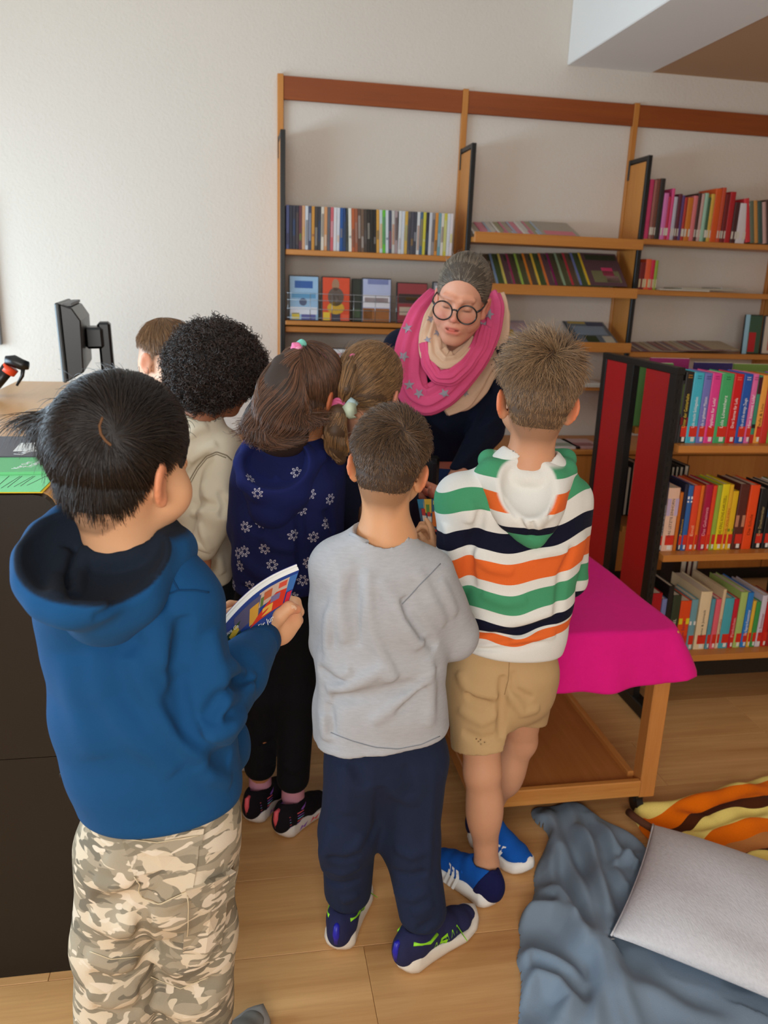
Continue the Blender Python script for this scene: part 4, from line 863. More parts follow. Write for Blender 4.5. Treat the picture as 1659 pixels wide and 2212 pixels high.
# ================================================================== soft-body modelling: smooth distance fields turned into meshes
A = lambda *v: np.array(v if len(v) > 1 else v[0], float)
def unit(v): v = np.asarray(v, float); return v/max(np.linalg.norm(v), 1e-12)
def ortho(u, w):
    u = np.asarray(u, float); w = unit(w); u = u-w*(u@w); return unit(u)
class Field:
    def __init__(s, lo, hi, h):
        s.h = h; s.lo = A(lo).astype(float); s.n = np.ceil((A(hi)-s.lo)/h).astype(int)+1
        s.ax = [(s.lo[i]+h*np.arange(s.n[i])).astype(np.float32) for i in range(3)]
        s.d = np.full(tuple(s.n), 0.5, np.float32)
    def sub(s, lo, hi):
        a = np.clip(np.floor((lo-s.lo)/s.h).astype(int), 0, s.n-1); b = np.clip(np.ceil((hi-s.lo)/s.h).astype(int)+1, 1, s.n)
        if np.any(b <= a): return None, None
        sl = tuple(slice(a[i], b[i]) for i in range(3))
        return sl, (s.ax[0][sl[0]][:, None, None], s.ax[1][sl[1]][None, :, None], s.ax[2][sl[2]][None, None, :])
    def comb(s, fn, lo, hi, k, mode):
        m = k+4*s.h
        sl, P = s.sub(A(lo)-m, A(hi)+m)
        if sl is None: return s
        q = fn(*P).astype(np.float32); d = s.d[sl]
        if mode == 'add':
            if k > 0: hh = np.maximum(k-np.abs(d-q), 0)/k; s.d[sl] = np.minimum(d, q)-hh*hh*k*0.25
            else: s.d[sl] = np.minimum(d, q)
        else:
            q = -q
            if k > 0: hh = np.maximum(k-np.abs(d-q), 0)/k; s.d[sl] = np.maximum(d, q)+hh*hh*k*0.25
            else: s.d[sl] = np.maximum(d, q)
        return s
    def cap(s, a, b, ra, rb=None, k=0.01, side=None, sx=1.0, sy=1.0, mode='add'):
        rb = ra if rb is None else rb; a = A(a); b = A(b); L = max(np.linalg.norm(b-a), 1e-6); w = (b-a)/L
        R = max(ra, rb)*max(sx, sy, 1)
        def fn(X, Y, Z):
            x, y, z = X-a[0], Y-a[1], Z-a[2]
            al = x*w[0]+y*w[1]+z*w[2]; t = np.clip(al/L, 0, 1); r = ra+(rb-ra)*t
            if side is None:
                return np.sqrt((x-w[0]*t*L)**2+(y-w[1]*t*L)**2+(z-w[2]*t*L)**2)-r
            u = ortho(side, w); v = np.cross(w, u)
            pu = (x*u[0]+y*u[1]+z*u[2])/sx; pv = (x*v[0]+y*v[1]+z*v[2])/sy; pw = al-t*L
            return (np.sqrt(pu*pu+pv*pv+pw*pw)-r)*min(sx, sy, 1.0)
        return s.comb(fn, np.minimum(a, b)-R, np.maximum(a, b)+R, k, mode)
    def chain(s, pts, rad, k=0.01, **kw):
        for i in range(len(pts)-1): s.cap(pts[i], pts[i+1], rad[i], rad[i+1], k, **kw)
        return s
    def ell(s, c, r, k=0.01, R=None, mode='add'):
        c = A(c); r = A(r); R = np.eye(3) if R is None else np.asarray(R, float); m = r.max()
        def fn(X, Y, Z):
            x, y, z = X-c[0], Y-c[1], Z-c[2]
            l = [x*R[0, i]+y*R[1, i]+z*R[2, i] for i in range(3)]
            k0 = np.sqrt(sum((l[i]/r[i])**2 for i in range(3))); k1 = np.sqrt(sum((l[i]/r[i]**2)**2 for i in range(3)))
            return k0*(k0-1)/np.maximum(k1, 1e-6)
        return s.comb(fn, c-m, c+m, k, mode)
    def loft(s, secs, k=0.01, mode='add', p=2.0):
        """secs: list of (centre, side vector, half width, half depth); a stack of ellipses"""
        C = [A(q[0]) for q in secs]; R = max(max(q[2], q[3]) for q in secs)
        def fn(X, Y, Z):
            best = None
            for i in range(len(secs)-1):
                a, b = C[i], C[i+1]; L = np.linalg.norm(b-a); w = (b-a)/L
                x, y, z = X-a[0], Y-a[1], Z-a[2]; al = x*w[0]+y*w[1]+z*w[2]; t = np.clip(al/L, 0, 1)
                sd = unit(A(secs[i][1])+A(secs[i+1][1])); u = ortho(sd, w); v = np.cross(w, u)
                pu = x*u[0]+y*u[1]+z*u[2]; pv = x*v[0]+y*v[1]+z*v[2]; pw = al-t*L
                ts = t*t*(3-2*t)
                aa = secs[i][2]+(secs[i+1][2]-secs[i][2])*ts; bb = secs[i][3]+(secs[i+1][3]-secs[i][3])*ts
                mn = np.minimum(aa, bb)
                if p == 2.0: rr_ = np.sqrt((pu/aa)**2+(pv/bb)**2+(pw/mn)**2)
                else: rr_ = (np.abs(pu/aa)**p+np.abs(pv/bb)**p+np.abs(pw/mn)**p)**(1/p)
                q = (rr_-1)*mn
                if best is None: best = q
                else: hh = np.maximum(0.012-np.abs(best-q), 0)/0.012; best = np.minimum(best, q)-hh*hh*0.003
            return best
        return s.comb(fn, np.min(C, 0)-R, np.max(C, 0)+R, k, mode)
    def plane(s, pt, nrm, k=0.004):
        """keep the side the normal points away from"""
        pt = A(pt); n = unit(nrm)
        q = (s.ax[0][:, None, None]-pt[0])*n[0]+(s.ax[1][None, :, None]-pt[1])*n[1]+(s.ax[2][None, None, :]-pt[2])*n[2]
        q = q.astype(np.float32)
        hh = np.maximum(k-np.abs(s.d-q), 0)/k; s.d = np.maximum(s.d, q)+hh*hh*k*0.25
        return s
    def fold(s, pts, w, amp, taper=True):
        pts = [A(p) for p in pts]; lo = np.min(pts, 0)-2.2*w; hi = np.max(pts, 0)+2.2*w
        sl, P = s.sub(lo, hi)
        if sl is None: return s
        X, Y, Z = P; best = None; tt = None; n = len(pts)-1
        for i in range(n):
            a, b = pts[i], pts[i+1]; e = b-a; L2 = max(e@e, 1e-12); x, y, z = X-a[0], Y-a[1], Z-a[2]
            t = np.clip((x*e[0]+y*e[1]+z*e[2])/L2, 0, 1); d = np.sqrt((x-t*e[0])**2+(y-t*e[1])**2+(z-t*e[2])**2)
            if best is None: best, tt = d, (t+0*d)/n
            else: m = d < best; best = np.where(m, d, best); tt = np.where(m, (i+t)/n, tt)
        g = np.exp(-(best/w)**2)
        if taper: g = g*np.clip(np.sin(np.pi*tt), 0, 1)**0.45
        s.d[sl] = s.d[sl]-(amp*g).astype(np.float32)
        return s
    def ripple(s, amp, freq, seed=0, vec=(1, 1, 1)):
        r = np.random.default_rng(seed); q = 0
        for i in range(6):
            kx, ky, kz = r.normal(size=3)*freq*A(vec)
            q = q+np.sin(s.ax[0][:, None, None]*kx+s.ax[1][None, :, None]*ky+s.ax[2][None, None, :]*kz+r.uniform(0, 6.28))
        near = np.abs(s.d) < 0.03
        s.d = np.where(near, s.d+(amp*q/2.4).astype(np.float32), s.d); return s
    def at(s, p):
        p = np.atleast_2d(p); g = (p-s.lo)/s.h; i = np.clip(np.floor(g).astype(int), 0, s.n-2); f = np.clip(g-i, 0, 1); v = 0
        for dx in (0, 1):
            for dy in (0, 1):
                for dz in (0, 1):
                    wgt = (f[:, 0] if dx else 1-f[:, 0])*(f[:, 1] if dy else 1-f[:, 1])*(f[:, 2] if dz else 1-f[:, 2])
                    v = v+wgt*s.d[i[:, 0]+dx, i[:, 1]+dy, i[:, 2]+dz]
        inside = np.all((g >= 0) & (g <= s.n-1), axis=1)
        return np.where(inside, v, 0.5)
    def grad(s, p):
        e = s.h; p = np.atleast_2d(p)
        g = np.stack([s.at(p+np.eye(3)[i]*e)-s.at(p-np.eye(3)[i]*e) for i in range(3)], 1)
        return g/np.maximum(np.linalg.norm(g, axis=1, keepdims=True), 1e-9)
    def shoot(s, o, d, tmax=4.0, t0=0.0):
        """first surface point along a ray, or None"""
        o = A(o); d = unit(d); ts = np.arange(t0, tmax, s.h*0.5); v = s.at(o+ts[:, None]*d)
        k = np.argmax(v < 0)
        if v[k] >= 0: return None
        a, b = (ts[k-1], ts[k]) if k else (ts[0], ts[0]); va, vb = v[max(k-1, 0)], v[k]
        t = a+(b-a)*(va/(va-vb) if va > 0 else 0); return o+t*d
    def px(s, x, y):
        """surface point seen at a photo pixel"""
        r = ray(x, y); n = np.linalg.norm(r)
        c = s.lo+s.n*s.h/2; far = np.linalg.norm(c-CAM)+np.linalg.norm(s.n*s.h)/2
        return s.shoot(CAM, r, far, max(0.05, far-np.linalg.norm(s.n*s.h)-0.2))
    def folds(s, items):
        """items: (list of photo pixels, width, amplitude)"""
        todo = []
        for pts, w, amp in items:
            q = [s.px(*p) for p in pts]; q = [p for p in q if p is not None]
            if len(q) > 1: todo.append((q, w, amp))
        for q, w, amp in todo: s.fold(q, w*0.82, amp*2.2)
        return s
    def mesh(s):
        d = s.d; ins = d < 0
        c = np.zeros(tuple(s.n-1), np.int8)
        for dx in (0, 1):
            for dy in (0, 1):
                for dz in (0, 1):
                    c += ins[dx:s.n[0]-1+dx, dy:s.n[1]-1+dy, dz:s.n[2]-1+dz]
        act = (c > 0) & (c < 8); I = np.argwhere(act); idx = np.full(act.shape, -1, np.int64); idx[act] = np.arange(len(I))
        acc = np.zeros((len(I), 3)); cnt = np.zeros(len(I))
        corners = [(0, 0, 0), (1, 0, 0), (0, 1, 0), (1, 1, 0), (0, 0, 1), (1, 0, 1), (0, 1, 1), (1, 1, 1)]
        val = [d[I[:, 0]+q[0], I[:, 1]+q[1], I[:, 2]+q[2]] for q in corners]
        for a in range(8):
            for b in range(a+1, 8):
                df = [corners[b][i]-corners[a][i] for i in range(3)]
                if sum(abs(v) for v in df) != 1: continue
                m = (val[a] < 0) != (val[b] < 0); t = val[a][m]/(val[a][m]-val[b][m])
                acc[m] += A(corners[a])+t[:, None]*A(df); cnt[m] += 1
        V = s.lo+s.h*(I+acc/np.maximum(cnt, 1)[:, None])
        Q = []
        for ax in range(3):
            o1, o2 = (ax+1) % 3, (ax+2) % 3
            sl0 = [slice(1, -1)]*3; sl1 = [slice(1, -1)]*3; sl0[ax] = slice(0, -1); sl1[ax] = slice(1, None)
            a, b = ins[tuple(sl0)], ins[tuple(sl1)]
            for sgn in (0, 1):
                E = np.argwhere(a & ~b) if sgn == 0 else np.argwhere(~a & b)
                if not len(E): continue
                base = E.copy(); base[:, o1] += 1; base[:, o2] += 1
                def cell(i, j): q = base.copy(); q[:, o1] -= i; q[:, o2] -= j; return idx[q[:, 0], q[:, 1], q[:, 2]]
                f = np.stack([cell(1, 1), cell(0, 1), cell(0, 0), cell(1, 0)], 1)
                Q.append(f if sgn == 0 else f[:, ::-1])
        return V, (np.concatenate(Q) if Q else np.zeros((0, 4), int))
def fast_mesh(name, V, Q, mt, parent=None, attrs=None, smooth_it=1):
    V = np.asarray(V, float); Q = np.asarray(Q, int)
    Q = Q[(Q >= 0).all(1)]
    for _ in range(smooth_it):                                     # light Laplacian relax
        S = np.zeros_like(V); n = np.zeros(len(V))
        for i in range(4):
            a, b = Q[:, i], Q[:, (i+1) % 4]
            np.add.at(S, a, V[b]); np.add.at(n, a, 1); np.add.at(S, b, V[a]); np.add.at(n, b, 1)
        m = n > 0; V[m] = V[m]*0.5+0.5*S[m]/n[m][:, None]
    me = bpy.data.meshes.new(name); me.vertices.add(len(V)); me.vertices.foreach_set('co', V.astype(np.float32).ravel())
    me.loops.add(4*len(Q)); me.loops.foreach_set('vertex_index', Q.astype(np.int32).ravel())
    me.polygons.add(len(Q)); me.polygons.foreach_set('loop_start', (np.arange(len(Q))*4).astype(np.int32))
    me.polygons.foreach_set('use_smooth', np.ones(len(Q), bool))
    if mt is not None: me.materials.append(mt)
    me.update(calc_edges=True); me.validate()
    if attrs:
        for k, fn in attrs.items():
            at = me.attributes.new(k, 'FLOAT', 'POINT'); at.data.foreach_set('value', np.asarray(fn(V), np.float32))
    return inst(name, me, parent)
def fobj(name, f, mt, parent, attrs=None, smooth_it=1):
    V, Q = f.mesh(); return fast_mesh(name, V, Q, mt, parent, attrs, smooth_it)
def fobj_multi(name, fs, mt, parent, attrs=None):
    VV = []; QQ = []; n = 0
    for f in fs:
        V, Q = f.mesh(); VV.append(V); QQ.append(Q+n); n += len(V)
    return fast_mesh(name, np.concatenate(VV), np.concatenate(QQ), mt, parent, attrs)
def decal(name, f, pts, dirn, mt, parent, off=0.0007, back=0.08, rings=1):
    """thin printed patch: outline points pressed onto a field's surface along a direction"""
    pts = [A(p) for p in pts]; c = np.mean(pts, 0); P = [c]
    for r in range(1, rings+1): P += [c+(p-c)*r/rings for p in pts]
    H = []
    for p in P:
        q = f.shoot(p-unit(dirn)*back, dirn, back*2.2)
        H.append(p if q is None else q+f.grad(q)[0]*off)
    n = len(pts); Fc = [(0, 1+i, 1+(i+1) % n) for i in range(n)]
    for r in range(1, rings):
        for i in range(n): Fc.append((1+(r-1)*n+i, 1+r*n+i, 1+r*n+(i+1) % n, 1+(r-1)*n+(i+1) % n))
    return mesh_obj(name, H, Fc, mt, parent, True)
def decal_px(name, f, pts, mt, parent, off=0.0007, rings=1):
    """print seen at photo pixels, pressed onto the surface it lies on"""
    c = np.mean(pts, 0); P = [tuple(c)]
    for r in range(1, rings+1): P += [tuple(c+(np.array(p)-c)*r/rings) for p in pts]
    H = [f.px(*p) for p in P]
    if any(h is None for h in H): return None
    H = [h+f.grad(h)[0]*off for h in H]; n = len(pts); Fc = [(0, 1+i, 1+(i+1) % n) for i in range(n)]
    for r in range(1, rings):
        for i in range(n): Fc.append((1+(r-1)*n+i, 1+r*n+i, 1+r*n+(i+1) % n, 1+(r-1)*n+(i+1) % n))
    return mesh_obj(name, H, Fc, mt, parent, True)
def seam_px(name, f, pts, mt, parent, r=0.0012, off=0.0):
    u = np.arange(len(pts)); t = np.linspace(0, len(pts)-1, len(pts)*5); q = np.array(pts, float)
    pts = list(zip(np.interp(t, u, q[:, 0]), np.interp(t, u, q[:, 1])))
    H = [f.px(*p) for p in pts]; H = [h+f.grad(h)[0]*(off+0.0008) for h in H if h is not None]
    if len(H) < 2: return None
    return tube(name, H, r, mt, parent, 6)

# ------------------------------------------------------------------ hair
def hair_mat(name, rgb, highlight=None, rough=0.42, spec=0.5):  # second, lighter colour on random strands paints highlights into matte hair
    if name in _MATS: return _MATS[name]
    m = bpy.data.materials.new(name); m.use_nodes = True; nt = m.node_tree; L = nt.links; b = nt.nodes['Principled BSDF']
    b.inputs['Roughness'].default_value = rough; b.inputs['Specular IOR Level'].default_value = spec
    at = nd(nt, 'ShaderNodeAttribute', attribute_name='shade'); mx = nd(nt, 'ShaderNodeMix', data_type='RGBA')
    mx.inputs[6].default_value = lin(rgb)+(1,); mx.inputs[7].default_value = lin(highlight or rgb)+(1,); L.new(at.outputs['Fac'], mx.inputs[0])
    nz = nd(nt, 'ShaderNodeTexNoise', Scale=60.0); hs = nd(nt, 'ShaderNodeHueSaturation'); mr = nd(nt, 'ShaderNodeMapRange'); mr.inputs[3].default_value = 0.75; mr.inputs[4].default_value = 1.25
    tc = nd(nt, 'ShaderNodeTexCoord'); L.new(tc.outputs['Object'], nz.inputs['Vector'])
    L.new(nz.outputs['Fac'], mr.inputs[0]); L.new(mr.outputs[0], hs.inputs['Value']); L.new(mx.outputs[2], hs.inputs['Color']); L.new(hs.outputs[0], b.inputs['Base Color'])
    _MATS[name] = m; return m
def strands(name, S, r0, r1, mt, parent, shade=None):
    """S: (n strands, k points, 3)"""
    S = np.asarray(S, np.float32); n, k, _ = S.shape
    c = bpy.data.hair_curves.new(name); c.add_curves([k]*n)
    c.attributes['position'].data.foreach_set('vector', S.ravel())
    rad = np.tile(np.linspace(1, 0, k)**0.7*(r0-r1)+r1, n).astype(np.float32)
    a = c.attributes.get('radius') or c.attributes.new('radius', 'FLOAT', 'POINT'); a.data.foreach_set('value', rad)
    sh = np.repeat(RNG.random(n), k) if shade is None else np.asarray(shade)
    a = c.attributes.new('shade', 'FLOAT', 'POINT'); a.data.foreach_set('value', sh.astype(np.float32))
    c.materials.append(mt)
    o = bpy.data.objects.new(name, c); return _link(o, parent)
def sample_mesh(V, Q, n):
    a, b, c, d = V[Q[:, 0]], V[Q[:, 1]], V[Q[:, 2]], V[Q[:, 3]]
    ar = np.linalg.norm(np.cross(c-a, d-b), axis=1); k = RNG.choice(len(Q), n, p=ar/ar.sum()); u, v = RNG.random(n)[:, None], RNG.random(n)[:, None]
    return a[k]*(1-u)*(1-v)+b[k]*u*(1-v)+c[k]*u*v+d[k]*(1-u)*v
def nrm_rows(v): return v/np.maximum(np.linalg.norm(v, axis=1, keepdims=True), 1e-9)

class Head:
    """a head in its own frame: x to its right, y forward, z up; s scales a child's head of 0.225 m"""
    def __init__(s, c, fwd, up=(0, 0, 1), size=1.0, wide=1.0):
        s.c = A(c); s.f = unit(fwd); s.u = ortho(up, s.f); s.r = np.cross(s.f, s.u); s.s = size; s.wide = wide
        s.R = np.stack([s.r, s.f, s.u], 1)
    def P(s, x, y, z): return s.c+s.R@(A(x*s.wide, y, z)*s.s)
    def L(s, p): return ((np.atleast_2d(p)-s.c)@s.R)/s.s/A(s.wide, 1, 1)
    def skull(s, f, k=0.02):
        q = s.s; w = s.wide
        f.ell(s.P(0, -0.014, 0.028), A(0.073*w, 0.092, 0.086)*q, k, s.R)
        f.ell(s.P(0, 0.030, -0.034), A(0.058*w, 0.060, 0.076)*q, k, s.R)
        f.ell(s.P(0, -0.035, -0.03), A(0.058*w, 0.055, 0.055)*q, k, s.R)
        return s
    def face(s, f):
        q = s.s
        f.cap(s.P(0, 0.066, -0.084), s.P(0, 0.064, -0.080), 0.022*q, k=0.02)
        for sg in (-1, 1): f.ell(s.P(sg*0.036, 0.048, -0.038), A(0.034, 0.034, 0.036)*q, 0.02, s.R)
        f.cap(s.P(0, 0.086, 0.004), s.P(0, 0.099, -0.026), 0.008*q, 0.0115*q, k=0.012)
        for sg in (-1, 1): f.ell(s.P(sg*0.010, 0.093, -0.030), A(0.008, 0.009, 0.007)*q, 0.008, s.R)
        f.ell(s.P(0, 0.086, -0.053), A(0.020, 0.010, 0.0075)*q, 0.008, s.R); f.ell(s.P(0, 0.084, -0.064), A(0.018, 0.010, 0.008)*q, 0.008, s.R)
        for sg in (-1, 1): f.ell(s.P(sg*0.030, 0.086, 0.006), A(0.015, 0.012, 0.010)*q, 0.010, s.R, mode='cut')
        for sg in (-1, 1): f.ell(s.P(sg*0.030, 0.074, 0.005), A(0.0135, 0.0125, 0.0125)*q, 0.003, s.R)
        return s
    def ears(s, f, out=0.35, sides=(-1, 1), big=1.0):
        q = s.s*big
        for sg in sides:
            yd = unit(s.R@A(sg*0.55*out*2, -0.9, 0.0)); zd = unit(s.R@A(sg*0.16, -0.16, 1)); xd = unit(np.cross(yd, zd)); yd = np.cross(zd, xd)
            B = np.stack([xd, yd, zd], 1); c = s.P(sg*0.0735, -0.004, -0.014)+yd*0.011*q
            f.ell(c, A(0.0062, 0.0185, 0.0290)*q, 0.006, B)
            f.cap(c-zd*0.026*q-yd*0.006*q, c-zd*0.020*q-yd*0.006*q, 0.0085*q, 0.009*q, 0.006)
            front = s.R@A(sg*0.8, 0.6, 0); dip = c+xd*np.sign(xd@front)*0.0085*q
            f.ell(dip-yd*0.002*q, A(0.0055, 0.0115, 0.0185)*q, 0.004, B, mode='cut')
        return s
    def line(s, L, back=-0.062, ear=-0.002, side=0.018, front=0.062):
        """hair above this local height, by how far forward it is"""
        return np.interp(L[:, 1], [-0.12, -0.06, -0.022, 0.005, 0.03, 0.05, 0.072, 0.10], [back, back, ear-0.028, ear, ear+0.012, side, front, front])+np.where(L[:, 1] < -0.01, 0.45*np.maximum(0, np.abs(L[:, 0])-0.032), 0)
    def cap_field(s, h, thick=0.006, lo_t=0.0012, grow=0.10, ext=0.16, extra=None, **kw):
        f = Field(s.c-ext*s.s, s.c+ext*s.s, h); s.skull(f)
        g = np.stack(np.meshgrid(*f.ax, indexing='ij'), -1).reshape(-1, 3); L = s.L(g)
        gg = (L[:, 2]-s.line(L, **kw)).reshape(f.d.shape)*s.s
        t = np.clip(lo_t+gg*grow, lo_t, thick)
        if extra is not None: t = t+extra(L).reshape(f.d.shape)
        f.d = (np.maximum(f.d-t, -gg*0.9)).astype(np.float32)
        return f
    def short_hair(s, name_parent, n, length, mt, base_mt, crown=(0.0, -0.075, 0.085), lift=0.35, grav=0.25, swirl=0.3, noise=0.25, r0=0.0005, thick=0.007, k=6, part='hair', lenf=None, fwd_top=0.0, h=0.004, extra=None, spike=None, hug=0.6, **kw):
        f = s.cap_field(h, thick=thick, extra=extra, **kw)
        V, Q = f.mesh(); hair = fast_mesh(part, V.copy(), Q, base_mt, name_parent)
        P = sample_mesh(V, Q, n); L = s.L(P)
        g = L[:, 2]-s.line(L, **kw); m = g > 0.001; P, L, g = P[m], L[m], g[m]; n = len(P)
        cl = A(crown); N = nrm_rows(np.column_stack([L[:, 0]/0.073**2, (L[:, 1]+0.014)/0.092**2, (L[:, 2]-0.02)/0.09**2]))
        T = L-cl; T -= N*(T*N).sum(1, keepdims=True); T = nrm_rows(T); B = np.cross(N, T)
        D = nrm_rows(T+B*swirl*np.exp(-np.linalg.norm(L-cl, axis=1)/0.08)[:, None])
        top = np.clip((L[:, 2]-0.04)/0.05, 0, 1)
        D = D+np.outer(top*fwd_top, A(0, 1, 0)); D = nrm_rows(D)
        grow_ = 0.10
        ln = length*(0.35+0.65*np.clip(g/0.08, 0, 1))*(0.7+0.6*RNG.random(n))
        if lenf is not None: ln = ln*lenf(L, g)
        lf = lift*np.ones(n)
        if spike is not None: D, lf, ln = spike(L, N, D, lf, ln)
        fly = RNG.random(n) < 0.02; lf = lf+fly*RNG.uniform(0.1, 0.45, n)*min(1.0, 0.03/length)
        W = P.copy(); S = [W.copy()]; q = L.copy(); cluster = np.sin(L@A(210, 160, 190))*0.5+np.sin(L@A(-130, 220, 90)+2)*0.5
        rnd = RNG.normal(size=(n, 3))*noise*0.5+np.cross(N, D)*(cluster*noise)[:, None]
        for i in range(k-1):
            fr = i/(k-1)
            d = nrm_rows(D+N*(lf*(1-fr*1.1))[:, None]+A(0, 0, -1)*grav*fr+rnd*(0.4+fr))
            q = q+d*(ln/s.s/(k-1))[:, None]
            th_ = 1.0+thick/s.s/0.085*np.clip(g*grow_/thick, 0.25, 1); e = np.sqrt((q[:, 0]/0.0735)**2+((q[:, 1]+0.014)/0.0925)**2+((q[:, 2]-0.028)/0.087)**2)
            lim = th_+(0.004+lf*ln/s.s*0.9*(fr+0.2))/0.085; hg = np.where(e < th_, 1.0, hug*np.clip(1-(lf-lift)*2, 0, 1)); lim = np.where(e < th_, th_, np.minimum(e, lim)); up_ = q[:, 2] > -0.03
            fac = np.where(up_, (1-hg)+hg*lim/e, 1.0); q = (q-A(0, -0.014, 0.028))*fac[:, None]+A(0, -0.014, 0.028)
            S.append(s.c+((q*A(s.wide, 1, 1))*s.s)@s.R.T)
        strands('hair_strands', np.stack(S, 1), r0, r0*0.3, mt, hair)
        return hair
def tail_strands(G, R, n, k, rnd=0.35, curl=0.0, flare=0.0):
    """strands bundled along a guide polyline G with radii R"""
    G = np.asarray(G, float); R = np.asarray(R, float); u = np.linspace(0, 1, len(G)); t = np.linspace(0, 1, k)
    C = np.stack([np.interp(t, u, G[:, i]) for i in range(3)], 1); rad = np.interp(t, u, R)
    tan = nrm_rows(np.gradient(C, axis=0)); X = nrm_rows(np.cross(tan, A(0.3, 1, 0.2))); Y = np.cross(tan, X)
    ang = RNG.uniform(0, 2*np.pi, n); rr_ = RNG.random(n)**0.3; S = np.zeros((n, k, 3)); ln = 0.82+0.18*RNG.random(n)
    for j in range(k):
        tj = t[j]*ln; cj = np.stack([np.interp(tj, t, C[:, i]) for i in range(3)], 1); rj = np.interp(tj, t, rad)
        a = ang+rnd*np.sin(tj*5+ang*3)*t[j]; off = rr_*rj*(1+flare*t[j])
        S[:, j] = cj+X[j]*(np.cos(a)*off)[:, None]+Y[j]*(np.sin(a)*off)[:, None]
        if curl: S[:, j] += X[j]*(curl*t[j]*np.sin(tj*16+ang*2))[:, None]+Y[j]*(curl*t[j]*np.cos(tj*16+ang*2))[:, None]
    return S

# ------------------------------------------------------------------ hands
def hand(f, wrist, d, palm, size=1.0, side=1, curl=(0.5, 0.5, 0.5, 0.5), spread=0.12, thumb=(0.6, 0.3), k=0.006, bend0=0.25):
    """palm with four jointed fingers and a thumb; d points from the wrist to the fingers, palm is the palm's normal, side +1 puts the thumb on d x palm"""
    d = unit(d); pn = ortho(palm, d); x = np.cross(d, pn)*side; q = size; w = A(wrist)
    f.cap(w-d*0.012*q, w+d*0.012*q, 0.0185*q, 0.019*q, k, side=x, sx=1.12, sy=0.85)
    for i, o in enumerate((0.024, 0.008, -0.008, -0.022)):
        f.cap(w+d*0.012*q+x*o*0.55*q, w+d*(0.062-0.006*(i in (0, 3))-0.004*(i == 3))*q+x*o*q, 0.0125*q, 0.0100*q, k*1.6)
    ln = ((0.026, 0.018, 0.015), (0.029, 0.020, 0.016), (0.027, 0.019, 0.015), (0.021, 0.014, 0.013))
    for i, o in enumerate((0.024, 0.008, -0.008, -0.022)):
        p = w+d*(0.064-0.006*(i in (0, 3))-0.004*(i == 3))*q+x*o*q; a = bend0*curl[i]*2; sp = spread*(1.4-0.9*i)
        dd0 = unit(d+x*sp)
        for j in range(3):
            dd = dd0*math.cos(a)+pn*math.sin(a); e = p+dd*ln[i][j]*q; r = (0.0092, 0.0082, 0.0072, 0.0060)
            f.cap(p, e, r[j]*q*(0.9 if i == 3 else 1), r[j+1]*q*(0.9 if i == 3 else 1), 0.0025); p = e; a += curl[i]*1.25
    p = w+d*0.016*q+x*0.016*q+pn*0.004*q; td = unit(d*math.cos(thumb[0])+x*math.sin(thumb[0])+pn*thumb[1]); e = p+td*0.030*q
    f.cap(p, e, 0.0135*q, 0.0108*q, k); td2 = unit(td+d*0.35+pn*thumb[1]*0.5); e2 = e+td2*0.022*q; f.cap(e, e2, 0.0102*q, 0.0088*q, 0.003)
    f.cap(e2, e2+unit(td2+d*0.25)*0.017*q, 0.0088*q, 0.0062*q, 0.003)

